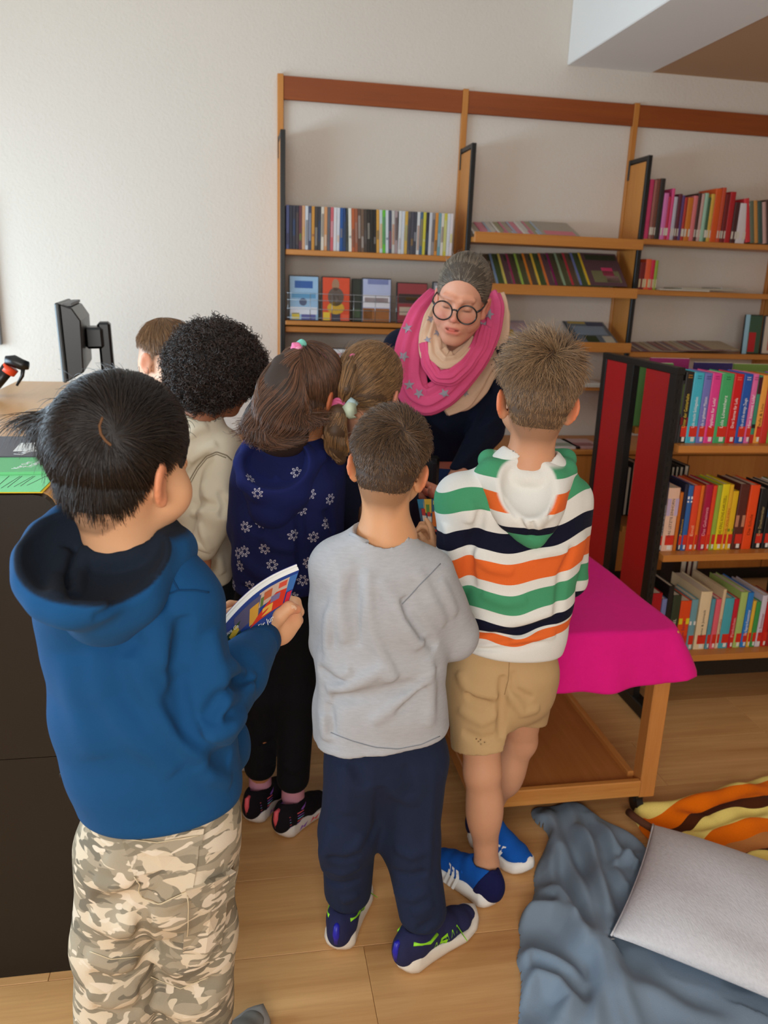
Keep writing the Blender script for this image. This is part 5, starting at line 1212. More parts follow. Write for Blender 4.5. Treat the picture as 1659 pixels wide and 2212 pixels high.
# ------------------------------------------------------------------ shoes
def shoe(parent, heel, toe, width, sole_mt, upper_mt, collar_mt, z0=0.0, pitch=0.0, name='shoe', high=0.062, ankle=None, sole_h=(0.042, 0.030, 0.026)):
    """heel, toe: floor points of the sole's ends; returns (upper part, field, local->world, length)"""
    heel = A(heel[0], heel[1], z0); toe = A(toe[0], toe[1], z0); L = np.linalg.norm(toe-heel); ex = (toe-heel)/L; ez = A(0, 0, 1); ey = np.cross(ez, ex)
    if pitch: ex, ez = ex*math.cos(pitch)-ez*math.sin(pitch), ez*math.cos(pitch)+ex*math.sin(pitch)
    R = np.stack([ex, ey, ez], 1); W = lambda x, y, z: heel+R@A(x, y, z)
    if pitch: heel = heel+A(0, 0, L*math.sin(pitch))
    xs = np.linspace(0, 1, 34)
    half = np.interp(xs, [0, 0.04, 0.12, 0.3, 0.5, 0.72, 0.86, 0.95, 1], [0.0, 0.55, 0.80, 0.78, 0.84, 1.0, 0.86, 0.52, 0.0])*width/2
    ol = [(x*L, -hh*(1.0)) for x, hh in zip(xs, half)]+[(x*L, hh) for x, hh in zip(xs[::-1][1:-1], half[::-1][1:-1])]
    th = lambda x: np.interp(x/L, [0, 0.25, 0.55, 0.8, 1], [sole_h[0]*1.15, sole_h[0], sole_h[1], sole_h[2], sole_h[2]*1.25])
    lift = lambda x: 0.012*max(0, (x/L-0.78)/0.22)**2+0.006*max(0, (0.10-x/L)/0.10)**2
    V = []; Fc = []; n = len(ol)
    for (sc_, fz) in ((0.95, 0.0), (1.05, 0.08), (1.12, 0.4), (1.08, 0.85), (0.98, 1.0)):
        for (x, y) in ol: V.append(W(L/2+(x-L/2)*sc_, y*sc_, lift(x)+th(x)*fz+0.001))
    for j in range(4):
        for i in range(n): Fc.append((j*n+i, j*n+(i+1) % n, (j+1)*n+(i+1) % n, (j+1)*n+i))
    Fc.append(tuple(range(n))[::-1]); Fc.append(tuple(4*n+i for i in range(n)))
    upc = W(L*0.3, 0, high)
    f = Field(np.minimum(heel, toe)-0.07, np.maximum(heel, toe)+A(0.07, 0.07, 0.18+L*abs(math.sin(pitch))), 0.0032)
    hw = width/2*0.95
    f.loft([(W(0.035*L, 0, sole_h[0]*0.8+0.016), ey, hw*0.66, 0.030), (W(0.16*L, 0, sole_h[0]+0.02), ey, hw*0.80, 0.036), (W(0.34*L, 0, sole_h[0]+0.016), ey, hw*0.80, 0.040), (W(0.55*L, 0, sole_h[1]+0.008), ey, hw*0.88, 0.036), (W(0.76*L, 0, sole_h[2]+0.002), ey, hw*0.93, 0.030), (W(0.90*L, 0, sole_h[2]), ey, hw*0.72, 0.024)], 0.01)
    f.loft([(W(0.15*L, 0, 0.04), ey, hw*0.78, L*0.13), (W(0.17*L, 0, high), ey, hw*0.70, L*0.16), (W(0.19*L, 0, high+0.012), ey, hw*0.68, L*0.17)], 0.02)
    f.cap(W(0.02*L, 0, high*0.6), W(0.0*L, 0, high+0.014), hw*0.42, hw*0.36, 0.02)
    ank = A(ankle) if ankle is not None else W(0.24*L, 0, 0.16)
    base = W(0.21*L, 0, 0.045)
    f.cap(base, ank, hw*0.60, hw*0.62, 0.006, side=ex, sx=1.45, sy=1.0, mode='cut')
    zc = A(*(W(0, 0, 0))); f.plane(W(0, 0, sole_h[2]*0.85), unit(-ez+ex*0.055), 0.002)
    up = fobj(name, f, upper_mt, parent)
    so = mesh_obj('sole', V, Fc, sole_mt, up, True)
    return up, f, W, L

# ================================================================== people
J = on_y
def sec(pl, pr, py, Y, dep, dy=0.0):
    a, b = on_y(pl, py, Y), on_y(pr, py+dy, Y); return ((a+b)/2, unit(b-a), np.linalg.norm(b-a)/2, dep)
def skin(name, rgb, blush, stub=(70, 52, 40), sss=0.12):
    m = mat(name, rgb, rough=0.52, spec=0.35, vary=0.05, scale=30, sss=sss, attr='blush', attr_rgb=blush, bump=0.05, bscale=600)
    nt = m.node_tree; b = nt.nodes['Principled BSDF']; src = b.inputs['Base Color'].links[0].from_socket
    at = nd(nt, 'ShaderNodeAttribute', attribute_name='stub'); mx = nd(nt, 'ShaderNodeMix', data_type='RGBA')
    nt.links.new(at.outputs['Fac'], mx.inputs[0]); nt.links.new(src, mx.inputs[6]); mx.inputs[7].default_value = lin(stub)+(1,); nt.links.new(mx.outputs[2], b.inputs['Base Color'])
    return m
def stub_of(head, depth=0.045, strength=0.55, **kw):
    """cropped hair showing as shade on the scalp just under the hairline"""
    def fn(V):
        L = head.L(V); g = L[:, 2]-head.line(L, **kw); near = np.clip((0.20-np.linalg.norm(L, axis=1))/0.04, 0, 1)
        t = np.clip(1+g/depth, 0, 1); return t*t*strength*near*(np.abs(L[:, 0]) < 0.074)
    return fn
def cloth(name, rgb, vary=0.08, scale=60, bump=0.25, bscale=700, sheen=0.02, rough=0.92, stretch=(1, 1, 1)):
    return mat(name, rgb, rough=rough, spec=0.15, vary=vary, scale=scale, bump=bump, bscale=bscale, sheen=sheen, stretch=stretch)
def bounds(pts, m):
    pts = np.array([A(p) for p in pts]); return pts.min(0)-m, pts.max(0)+m
def blush_of(head, fingertips=()):
    def fn(V):
        L = head.L(V); b = np.clip((np.abs(L[:, 0])-0.070)/0.012, 0, 1)*(np.abs(L[:, 2]+0.014) < 0.05)*(np.abs(L[:, 1]) < 0.05)*0.65
        for c, r in fingertips: b = np.maximum(b, np.clip(1-np.linalg.norm(V-A(c), axis=1)/r, 0, 1)*0.8)
        return b
    return fn
def body_field(head, joints, h=0.0045, pad=0.13, torso=True, arm_r=(0.034, 0.028, 0.020), leg_r=(0.062, 0.045, 0.030), shoulders=None):
    """one continuous skin: skull, neck, trunk, arms and legs on the given joints"""
    j = joints; f = Field(*bounds(list(j.values())+[head.c+A(0, 0, 0.10), head.c-A(0, 0, 0.1)], pad), h)
    head.skull(f); head.face(f)
    f.cap(head.P(0, -0.031, -0.048), j['neck'], 0.046*head.s, 0.053, 0.025)
    if torso:
        sx = unit(j['sh_r']-j['sh_l']); hw = np.linalg.norm(j['sh_r']-j['sh_l'])/2
        f.loft([(j['neck']*0.9+j['chest']*0.1, sx, hw*0.62, 0.045), (j['neck']*0.5+j['chest']*0.5, sx, hw*0.86, 0.062), (j['chest'], sx, hw*0.80, 0.068), (j['pelvis'], sx, hw*0.78, 0.072)], 0.03)
    for s in 'lr':
        if 'el_'+s in j:
            f.cap(j['sh_'+s], j['el_'+s], arm_r[0], arm_r[1], 0.02); f.cap(j['el_'+s], j['wr_'+s], arm_r[1], arm_r[2], 0.012)
        if 'kn_'+s in j:
            f.cap(j['hip_'+s], j['kn_'+s], leg_r[0], leg_r[1], 0.02); f.cap(j['kn_'+s], j['an_'+s], leg_r[1], leg_r[2], 0.02)
            if 'toe_'+s in j: f.cap(j['an_'+s]-A(0, 0, 0.03), j['toe_'+s], 0.024, 0.016, 0.02)
    return f

# ------------------------------------------------------------------ the boy in the grey shirt
def grey_boy():
    p = thing('person', 'child in a heather grey long sleeved shirt and navy trousers, seen from behind', 'person', (0.3, 1.5, 0))
    hd = Head(J(842, 1004, 1.53), (0.30, 0.90, -0.22), (0.10, 0, 1), 0.90, 1.0)
    j = dict(neck=J(835, 1152, 1.50), chest=J(825, 1330, 1.50), pelvis=J(835, 1590, 1.50), sh_l=J(728, 1222, 1.50), sh_r=J(922, 1248, 1.50), el_l=J(722, 1390, 1.56), wr_l=J(900, 1196, 1.75),
             el_r=J(978, 1372, 1.53), wr_r=J(942, 1206, 1.70), hip_l=J(780, 1640, 1.50), hip_r=J(892, 1640, 1.50), kn_l=J(752, 1800, 1.50), kn_r=J(888, 1815, 1.49),
             an_l=A(0.232, 1.535, 0.095), an_r=A(0.392, 1.447, 0.095), toe_l=A(0.275, 1.63, 0.035), toe_r=A(0.49, 1.505, 0.035))
    b = body_field(hd, j); hd.ears(b, out=0.5, big=1.08)
    hf = Field(*bounds([j['wr_l'], j['wr_r'], J(915, 1090, 1.74)], 0.075), 0.0026)
    hf.cap(j['el_r']*0.3+j['wr_r']*0.7, j['wr_r'], 0.0215, 0.0195, 0.01); hf.cap(j['el_l']*0.3+j['wr_l']*0.7, j['wr_l'], 0.0215, 0.0195, 0.01)
    hand(hf, j['wr_r'], J(928, 1108, 1.74)-j['wr_r'], (-1, 0.25, 0), 0.80, 1, curl=(0.15, 0.75, 0.85, 0.9), spread=0.05, thumb=(0.35, 0.5))
    hand(hf, j['wr_l'], J(906, 1118, 1.77)-j['wr_l'], (1, 0.2, 0), 0.80, -1, curl=(0.8, 0.9, 0.9, 0.9), spread=0.05, thumb=(0.45, 0.4))
    sk = skin('light_olive_skin', (206, 152, 110), (204, 108, 70))
    fobj_multi('body', [b, hf], sk, p, dict(blush=blush_of(hd, [(J(925, 1110, 1.74), 0.03)]), stub=stub_of(hd, back=-0.086, ear=0.004)))
    hb = hair_mat('dark_brown_hair_base', (58, 42, 30), (66, 48, 34), rough=0.6); hm = hair_mat('dark_brown_hair', (46, 33, 23), (112, 84, 58), rough=0.34)
    def ln(L, g): return np.clip(0.35+np.clip((L[:, 2]-0.015)/0.05, 0, 1)*0.9, 0.3, 1.25)
    hd.short_hair(p, 16000, 0.026, hm, hb, crown=(0.022, -0.080, 0.070), lift=0.25, grav=0.15, swirl=0.9, noise=0.60, thick=0.009, lenf=ln, back=-0.086, ear=0.004, r0=0.0005)
    # shirt
    GREY = mat('heather_grey_jersey', (172, 174, 178), rough=0.95, spec=0.1, vary=0.14, scale=170, stretch=(0.35, 0.35, 1.6), sheen=0.04, bump=0.3, bscale=600)
    f = Field(*bounds([J(660, 1130, 1.5), J(1010, 1680, 1.5), j['wr_l'], j['wr_r'], A(0.3, 1.36, 1.0)], 0.09), 0.0042)
    f.loft([sec(768, 884, 1150, 1.495, 0.054), sec(735, 898, 1182, 1.495, 0.060, 6), sec(700, 938, 1226, 1.495, 0.076, 12), sec(688, 952, 1320, 1.49, 0.086), sec(684, 955, 1430, 1.49, 0.090), sec(682, 958, 1530, 1.49, 0.094), sec(684, 964, 1600, 1.49, 0.098), sec(684, 972, 1700, 1.49, 0.100)], 0.02, p=2.3)
    f.cap(j['sh_r']+A(0.0, 0, 0.0), j['el_r'], 0.060, 0.055, 0.03); f.cap(j['el_r'], j['el_r']*0.25+j['wr_r']*0.75, 0.054, 0.040, 0.012)
    f.cap(j['sh_l'], j['el_l'], 0.056, 0.050, 0.03); f.cap(j['el_l'], j['el_l']*0.2+j['wr_l']*0.8, 0.050, 0.038, 0.012)
    hem = J(830, 1628, 1.41)[2]; f.plane((0.3, 1.5, hem), (0.10, -0.06, -1), 0.006)
    f.folds([([(760, 1215), (712, 1330), (708, 1400), (720, 1440)], 0.013, 0.006), ([(735, 1220), (735, 1330), (742, 1390)], 0.011, 0.005), ([(795, 1230), (796, 1330), (812, 1390), (840, 1440), (852, 1470)], 0.012, 0.009),
             ([(765, 1240), (765, 1320), (772, 1400)], 0.012, -0.006), ([(820, 1250), (850, 1300), (880, 1360), (905, 1400)], 0.018, 0.006), ([(700, 1420), (740, 1455), (760, 1450)], 0.012, 0.007), ([(705, 1490), (760, 1480), (820, 1450), (855, 1472)], 0.015, 0.009),
             ([(690, 1440), (720, 1470), (755, 1475)], 0.010, -0.006), ([(715, 1505), (790, 1505), (850, 1490), (905, 1480)], 0.016, -0.010), ([(800, 1560), (860, 1520), (920, 1470), (940, 1440)], 0.014, 0.008), ([(850, 1540), (900, 1500), (945, 1440)], 0.012, -0.006),
             ([(868, 1290), (885, 1330), (915, 1370), (940, 1400)], 0.012, -0.012), ([(890, 1400), (915, 1385), (930, 1370)], 0.009, 0.006), ([(720, 1300), (716, 1400)], 0.010, -0.004), ([(925, 1420), (930, 1500), (925, 1570)], 0.016, 0.006), ([(700, 1540), (705, 1600)], 0.016, 0.006), ([(712, 1520), (716, 1590)], 0.01, -0.006),
             ([(900, 1230), (935, 1300), (960, 1350)], 0.014, 0.004), ([(950, 1250), (985, 1330)], 0.012, 0.004)])
    f.ripple(0.0016, 34, 3)
    f.cap(J(826, 1128, 1.482), hd.P(0, 0, -0.06), 0.058, 0.052, 0.004, mode='cut')
    inner = [(q[0], q[1], q[2]-0.006, q[3]-0.006) for q in (sec(684, 964, 1600, 1.49, 0.098), sec(684, 972, 1760, 1.49, 0.100))]
    f.loft(inner, 0.003, mode='cut', p=2.3)
    sh = fobj('shirt', f, GREY, p)
    col = []
    for px_, py_ in ((738, 1107), (741, 1128), (757, 1148), (785, 1163), (815, 1172), (845, 1174), (866, 1168), (880, 1158)):
        q = f.px(px_, py_+5)
        if q is not None: col.append(q)
    if len(col) > 2: tube('collar_rib', col, 0.0050, GREY, sh, 8)
    STI = mat('grey_stitching', (128, 132, 138), rough=0.9)
    seam_px('shoulder_seam', f, [(951, 1218), (930, 1240), (905, 1265), (885, 1288), (868, 1305)], STI, sh, 0.0011)
    seam_px('hem_seam', f, [(714, 1582), (760, 1600), (810, 1614), (860, 1618), (910, 1608), (950, 1590)], STI, sh, 0.0009)
    # trousers
    NAVY = cloth('navy_sweatpants', (32, 40, 62), vary=0.1, scale=40)
    g = Field(*bounds([J(690, 1560, 1.5), J(980, 1600, 1.5), j['an_l'], j['an_r']], 0.10), 0.0048)
    g.loft([sec(722, 955, 1560, 1.50, 0.075), sec(722, 955, 1640, 1.50, 0.078)], 0.02)
    g.chain([j['hip_l'], j['kn_l'], j['an_l']+A(0.0, 0.0, 0.035)], (0.078, 0.062, 0.056), 0.03); g.chain([j['hip_r'], j['kn_r'], j['an_r']+A(0, 0, 0.035)], (0.078, 0.062, 0.055), 0.03)
    g.plane(j['an_l']*0.5+j['an_r']*0.5+A(0, 0, 0.006), (0, 0, -1), 0.01)
    for q in 'lr': g.cap(j['an_'+q]+A(0, 0, 0.05), j['an_'+q]-A(0, 0, 0.03), 0.036, 0.030, 0.004)
    g.folds([([(700, 1870), (740, 1885), (778, 1870)], 0.012, 0.008), ([(700, 1900), (740, 1912), (778, 1900)], 0.010, -0.006), ([(695, 1930), (735, 1945), (775, 1930)], 0.012, 0.008), ([(850, 1960), (890, 1975), (935, 1950)], 0.012, 0.008), ([(855, 2000), (900, 2010), (940, 1985)], 0.011, -0.006),
             ([(722, 1790), (700, 1840), (697, 1880)], 0.02, 0.008), ([(820, 1700), (815, 1780), (800, 1820)], 0.012, -0.008), ([(740, 1650), (750, 1760)], 0.02, 0.006), ([(935, 1650), (930, 1780), (925, 1900)], 0.010, 0.005), ([(785, 1800), (770, 1830), (745, 1840)], 0.012, 0.007), ([(760, 1640), (790, 1700)], 0.016, -0.006), ([(850, 1830), (890, 1850), (925, 1835)], 0.012, 0.005), ([(845, 1880), (885, 1895), (925, 1880)], 0.011, -0.005), ([(850, 1925), (890, 1940), (930, 1920)], 0.012, 0.006), ([(705, 1845), (745, 1860), (780, 1845)], 0.011, -0.006), ([(835, 1680), (860, 1720), (900, 1740)], 0.014, 0.004), ([(875, 1650), (890, 1720)], 0.014, -0.004)])
    g.ripple(0.002, 26, 5); fobj('trousers', g, NAVY, p)
    # shoes
    SOLE = mat('off_white_sole', (222, 214, 200), rough=0.6, vary=0.08, scale=40); UPM = cloth('navy_shoe_mesh', (40, 42, 74), scale=200, sheen=0.02); LIME = mat('lime_trim', (142, 214, 40), rough=0.5); BLU = mat('royal_blue_tab', (34, 34, 160), rough=0.4)
    for nm, he, to, an in (('l', (0.208, 1.487), (0.290, 1.690), j['an_l']), ('r', (0.343, 1.415), (0.545, 1.540), j['an_r'])):
        up, sf, W, L = shoe(p, he, to, 0.084, SOLE, UPM, LIME, ankle=an+A(0, 0, 0.08))
        bm = bmesh.new(); tube_mesh(bm, [W(-0.014, 0, 0.040), W(-0.018, 0, 0.066), W(-0.016, 0, 0.084), W(-0.004, 0, 0.086)], [0.0075, 0.0085, 0.0075, 0.006], 8); bm_obj('heel_tab', bm, BLU, up, True)
        for sg in (-1, 1):
            c = [W(0.012, sg*0.024, 0.084), W(0.030, sg*0.031, 0.078), W(0.055, sg*0.035, 0.070), W(0.080, sg*0.032, 0.076)]
            c = [q if sf.shoot(q+A(0, 0, 0.06), (0, 0, -1), 0.12) is None else q for q in c]
            tube('lime_collar', c, 0.0045, LIME, up, 8)
        ey = unit(W(0, 1, 0)-W(0, 0, 0))
        for sg in (-1, 1):                                           # zigzag print and wave emblem on the quarter
            for k in range(5):
                a0, a1 = W(0.070+k*0.017, sg*0.06, 0.030), W(0.076+k*0.018, sg*0.06, 0.058)
                t = unit(a1-a0)*0.0; w_ = (W(0.0012, 0, 0)-W(0, 0, 0))
                for e0, e1 in ((a0, a1), (a1, a0+(W(0.017, 0, 0)-W(0, 0, 0)))): decal('zigzag_print', sf, [e0-w_, e0+w_, e1+w_, e1-w_], -ey*sg, LIME, up, back=0.05)
            S_ = [(0.112, 0.055), (0.096, 0.055), (0.092, 0.047), (0.110, 0.042), (0.108, 0.034), (0.090, 0.031)]
            for q0, q1 in zip(S_[:-1], S_[1:]):
                e0, e1 = W(q0[0], sg*0.06, q0[1]), W(q1[0], sg*0.06, q1[1]); dd = unit(e1-e0); pp = np.cross(dd, ey)*0.0034
                decal('wave_emblem', sf, [e0-pp-dd*0.002, e0+pp-dd*0.002, e1+pp+dd*0.002, e1-pp+dd*0.002], -ey*sg, LIME, up, off=0.0012, back=0.05)
    return p
grey_boy()

# ------------------------------------------------------------------ the boy in the blue hoodie with the booklet
def camo_mat():
    m = bpy.data.materials.new('desert_camouflage_cotton'); m.use_nodes = True; nt = m.node_tree; L = nt.links; b = nt.nodes['Principled BSDF']; b.inputs['Roughness'].default_value = 0.9; b.inputs['Specular IOR Level'].default_value = 0.15
    tc = nd(nt, 'ShaderNodeTexCoord'); mp = nd(nt, 'ShaderNodeMapping'); mp.inputs['Scale'].default_value = (0.62, 0.62, 1.35); mp.inputs['Rotation'].default_value = (0.15, 0.25, 0); L.new(tc.outputs['Object'], mp.inputs['Vector'])
    def layer(scale, off, pos, c, prev):
        ad = nd(nt, 'ShaderNodeVectorMath', operation='ADD'); ad.inputs[1].default_value = off; L.new(mp.outputs[0], ad.inputs[0])
        nz = nd(nt, 'ShaderNodeTexNoise', Scale=scale, Detail=1.6, Roughness=0.45, Distortion=0.9); L.new(ad.outputs[0], nz.inputs['Vector'])
        r = nd(nt, 'ShaderNodeValToRGB'); r.color_ramp.interpolation = 'LINEAR'; r.color_ramp.elements[0].position = pos; r.color_ramp.elements[1].position = pos+0.012; L.new(nz.outputs['Fac'], r.inputs[0])
        mx = nd(nt, 'ShaderNodeMix', data_type='RGBA'); L.new(r.outputs[0], mx.inputs[0]); mx.inputs[7].default_value = lin(c)+(1,)
        if prev is None: mx.inputs[6].default_value = lin((160, 150, 130))+(1,)
        else: L.new(prev, mx.inputs[6])
        return mx.outputs[2]
    o = layer(26, (0, 0, 0), 0.50, (138, 130, 112), None); o = layer(30, (3, 5, 1), 0.545, (206, 192, 168), o); o = layer(24, (7, 1, 9), 0.60, (118, 112, 98), o); o = layer(28, (1, 8, 4), 0.635, (214, 202, 182), o)
    L.new(o, b.inputs['Base Color']); nz = nd(nt, 'ShaderNodeTexNoise', Scale=700.0); L.new(tc.outputs['Object'], nz.inputs['Vector']); bp = nd(nt, 'ShaderNodeBump', Strength=0.25, Distance=0.002); L.new(nz.outputs['Fac'], bp.inputs['Height']); L.new(bp.outputs[0], b.inputs['Normal'])
    return m
def blue_boy():
    p = thing('person', 'black haired child in a blue hoodie and camouflage trousers holding a booklet', 'person', (-0.05, 1.1, 0))
    hd = Head(J(275, 1004, 1.08), (0.62, 0.77, -0.16), (-0.03, 0, 1), 0.93, 1.0)
    j = dict(neck=J(272, 1180, 1.08), chest=J(290, 1400, 1.09), pelvis=J(335, 1720, 1.10), sh_l=J(165, 1265, 1.02), sh_r=J(396, 1308, 1.08), el_l=J(200, 1480, 1.15), wr_l=J(400, 1410, 1.30),
             el_r=J(440, 1556, 1.05), wr_r=J(572, 1372, 1.31), hip_l=J(270, 1800, 1.10), hip_r=J(410, 1790, 1.12), kn_l=A(-0.21, 1.12, 0.45), kn_r=A(-0.10, 1.13, 0.44), an_l=A(-0.225, 1.12, 0.10), an_r=A(-0.11, 1.14, 0.10), toe_l=A(-0.19, 1.24, 0.03), toe_r=A(-0.03, 1.27, 0.03))
    jb = dict(j); jb['sh_l'] = J(185, 1330, 1.05); jb['sh_r'] = J(385, 1340, 1.10); jb['neck'] = J(272, 1200, 1.08)
    b = body_field(hd, jb, h=0.0042, leg_r=(0.048, 0.038, 0.028)); hd.ears(b, out=0.42, big=1.12)
    # right hand round the booklet, thumb on its cover
    hf = Field(*bounds([J(545, 1405, 1.30), J(655, 1290, 1.32), J(600, 1300, 1.38)], 0.05), 0.0022)
    wr = j['wr_r']; hf.cap(j['el_r']*0.35+wr*0.65, wr, 0.026, 0.0225, 0.01)
    kn = J(628, 1335, 1.335)
    hf.cap(wr, J(602, 1352, 1.325), 0.0235, 0.026, 0.012, side=UP, sx=1.15, sy=0.8); hf.cap(J(598, 1356, 1.33), kn, 0.025, 0.020, 0.014, side=UP, sx=1.2, sy=0.8)
    hf.chain([J(585, 1352, 1.305), J(604, 1330, 1.300), J(624, 1313, 1.302), J(641, 1316, 1.312)], (0.0150, 0.0125, 0.0105, 0.0085), 0.008)      # thumb lying on the cover
    for q in (((630, 1322, 1.340), (645, 1322, 1.355), (640, 1300, 1.375), (622, 1292, 1.382)), ((632, 1336, 1.345), (643, 1340, 1.362), (633, 1318, 1.385), (614, 1308, 1.392)),
              ((624, 1350, 1.345), (634, 1352, 1.364), (620, 1333, 1.387), (602, 1324, 1.392)), ((612, 1362, 1.343), (620, 1364, 1.360), (606, 1347, 1.381), (590, 1340, 1.388))):
        hf.chain([J(*v) for v in q], (0.0108, 0.0100, 0.0088, 0.0070), 0.003)
    hf.chain([J(440, 1345, 1.33), J(468, 1338, 1.345), J(486, 1327, 1.36)], (0.020, 0.017, 0.010), 0.008)
    hl = Field(*bounds([j['wr_l'], J(470, 1330, 1.36), J(500, 1300, 1.40)], 0.05), 0.0026)
    hl.cap(j['el_l']*0.2+j['wr_l']*0.8, j['wr_l'], 0.025, 0.0225, 0.01); hand(hl, J(430, 1370, 1.32), J(500, 1300, 1.40)-J(430, 1370, 1.32), (0.6, -0.4, -0.5), 0.9, -1, curl=(0.5, 0.5, 0.5, 0.5), thumb=(0.5, 0.3))
    sk = skin('fair_warm_skin', (216, 164, 124), (214, 128, 92), (40, 30, 26))
    fobj_multi('body', [b, hf, hl], sk, p, dict(blush=blush_of(hd, [(J(640, 1320, 1.31), 0.03)]), stub=stub_of(hd, depth=0.012, strength=0.5, back=-0.092, ear=0.008)))
    decal_px('thumb_nail', hf, [(629, 1307), (636, 1308), (641, 1313), (639, 1318), (630, 1315)], skin('nail', (232, 190, 160), (232, 190, 160)), p, 0.0004)
    hb = hair_mat('black_hair_base', (20, 16, 14), (26, 20, 17), rough=0.55); hm = hair_mat('black_hair', (18, 14, 12), (44, 33, 26), rough=0.38)
    whorl = hd.L(J(228, 925, 0.995))[0]
    whorl = whorl/np.linalg.norm(whorl/A(0.078, 0.097, 0.092))
    lo_ = hd.L(J(60, 940, 1.10))[0]
    def spike(L, N, D, lf, ln):
        s = np.exp(-(((L-hd.L(J(130, 905, 1.06))[0])/A(0.035, 0.035, 0.020))**2).sum(1))*(RNG.random(len(L)) < 0.8)
        out = unit(lo_-hd.L(J(190, 905, 1.06))[0]); D2 = nrm_rows(D*(1-s[:, None])+out*s[:, None]*1.6+A(0, 0, 0.25)*s[:, None]); return D2, lf+s*0.5, ln*(1+s*0.5)
    def ln(L, g):
        d = np.linalg.norm((L-whorl), axis=1); return np.clip(0.75+0.5*np.clip((L[:, 2])/0.06, 0, 1), 0.5, 1.3)*(0.25+0.75*np.clip((d-0.012)/0.02, 0, 1))
    hd.short_hair(p, 24000, 0.050, hm, hb, crown=tuple(whorl), lift=0.06, grav=0.55, swirl=0.8, noise=0.24, thick=0.010, lenf=ln, back=-0.092, ear=0.008, side=-0.020, front=0.035, r0=0.00045, spike=spike, k=8, h=0.0036, hug=0.9)
    c = J(222, 935, 0.99); 
    SC = mat('scalp', (104, 70, 42), rough=0.8); cf = hd.cap_field(0.004, thick=0.010, back=-0.092, ear=0.008, side=-0.020, front=0.035)
    seam_px('scalp_parting', cf, [(222, 902), (215, 920), (218, 938), (228, 952), (240, 962)], SC, p, 0.0018, 0.0002)
    # hoodie
    BLUE = cloth('blue_sweatshirt', (22, 72, 118), vary=0.06, scale=30, bscale=900); RIB = cloth('blue_rib', (19, 60, 100), vary=0.05, scale=30)
    f = Field(*bounds([J(60, 1180, 1.05), J(600, 1760, 1.05), j['wr_r'], A(-0.3, 0.93, 1.0), J(300, 1830, 1.1)], 0.07), 0.0042)
    f.loft([sec(180, 362, 1178, 1.08, 0.055), sec(122, 425, 1230, 1.08, 0.072, 12), sec(92, 452, 1310, 1.08, 0.088, 10), sec(96, 455, 1400, 1.085, 0.092), sec(112, 482, 1520, 1.095, 0.104), sec(140, 506, 1620, 1.10, 0.108), sec(176, 520, 1700, 1.105, 0.108), sec(205, 510, 1790, 1.11, 0.104)], 0.02, p=2.2)
    f.ell(j['sh_r'], (0.056, 0.056, 0.056), 0.04); f.cap(j['sh_r'], j['el_r'], 0.056, 0.052, 0.008); f.cap(j['el_r'], j['el_r']*0.5+j['wr_r']*0.5, 0.051, 0.047, 0.012); f.cap(j['el_r']*0.5+j['wr_r']*0.5, j['el_r']*0.14+j['wr_r']*0.86, 0.050, 0.036, 0.012)
    f.cap(j['sh_l'], j['el_l'], 0.056, 0.050, 0.03); f.cap(j['el_l'], j['el_l']*0.2+j['wr_l']*0.8, 0.050, 0.036, 0.014)
    f.ell(J(505, 1610, 1.20), (0.030, 0.05, 0.05), 0.03)
    f.plane(J(350, 1790, 1.02), (0.02, -0.10, -1), 0.012)
    f.folds([([(388, 1380), (378, 1440), (392, 1520), (415, 1590), (460, 1625)], 0.012, -0.010), ([(395, 1330), (385, 1400), (370, 1440), (400, 1470)], 0.014, -0.009), ([(330, 1320), (350, 1420), (385, 1470)], 0.018, 0.010), ([(290, 1400), (310, 1470), (350, 1540), (400, 1600), (450, 1650)], 0.018, 0.009), ([(210, 1400), (225, 1500), (290, 1590), (380, 1670)], 0.020, 0.007),
             ([(340, 1500), (390, 1570), (450, 1620), (500, 1640)], 0.014, -0.011), ([(425, 1600), (460, 1590), (500, 1570), (530, 1540)], 0.014, 0.010), ([(480, 1560), (510, 1530), (540, 1490)], 0.012, -0.010), ([(500, 1530), (530, 1500), (555, 1460)], 0.012, 0.009), ([(470, 1450), (500, 1440), (530, 1450)], 0.013, 0.010), ([(490, 1480), (520, 1470), (560, 1475)], 0.010, -0.008),
             ([(460, 1360), (470, 1430), (490, 1500), (480, 1560)], 0.018, 0.007), ([(360, 1290), (330, 1300)], 0.014, -0.006), ([(270, 1350), (280, 1420)], 0.02, -0.005), ([(440, 1560), (480, 1500), (500, 1480)], 0.014, -0.008), ([(150, 1420), (170, 1520), (210, 1640)], 0.03, 0.004), ([(430, 1650), (460, 1680), (500, 1690)], 0.012, 0.006)])
    f.ripple(0.0018, 22, 11)
    f.cap(J(275, 1155, 1.08), hd.P(0, -0.01, -0.04), 0.052, 0.054, 0.006, mode='cut')
    Jh = lambda x, y, Y: J(x, y-26, Y)
    cv = (Jh(208, 1212, 0.985), A(0.088, 0.085, 0.052)); ax = unit(Jh(318, 1170, 1.06)-Jh(100, 1280, 0.94)); az = ortho(unit(A(-0.25, -0.55, 0.8)), ax); ay = np.cross(az, ax); RR = np.stack([ax, ay, az], 1)
    f.ell(cv[0], cv[1]+0.006, 0.004, RR, mode='cut')
    ho = fobj('hoodie', f, BLUE, p)
    seam_px('shoulder_seam', f, [(315, 1350), (318, 1340), (335, 1310), (360, 1285), (385, 1275), (420, 1275), (450, 1280)], RIB, ho, 0.0012)
    seam_px('yoke_seam', f, [(385, 1275), (372, 1250), (350, 1215)], RIB, ho, 0.0011)
    # hem and cuff ribs
    r = Field(*bounds([J(190, 1740, 1.1), J(520, 1800, 1.1), A(-0.05, 0.97, 0.68)], 0.09), 0.0042)
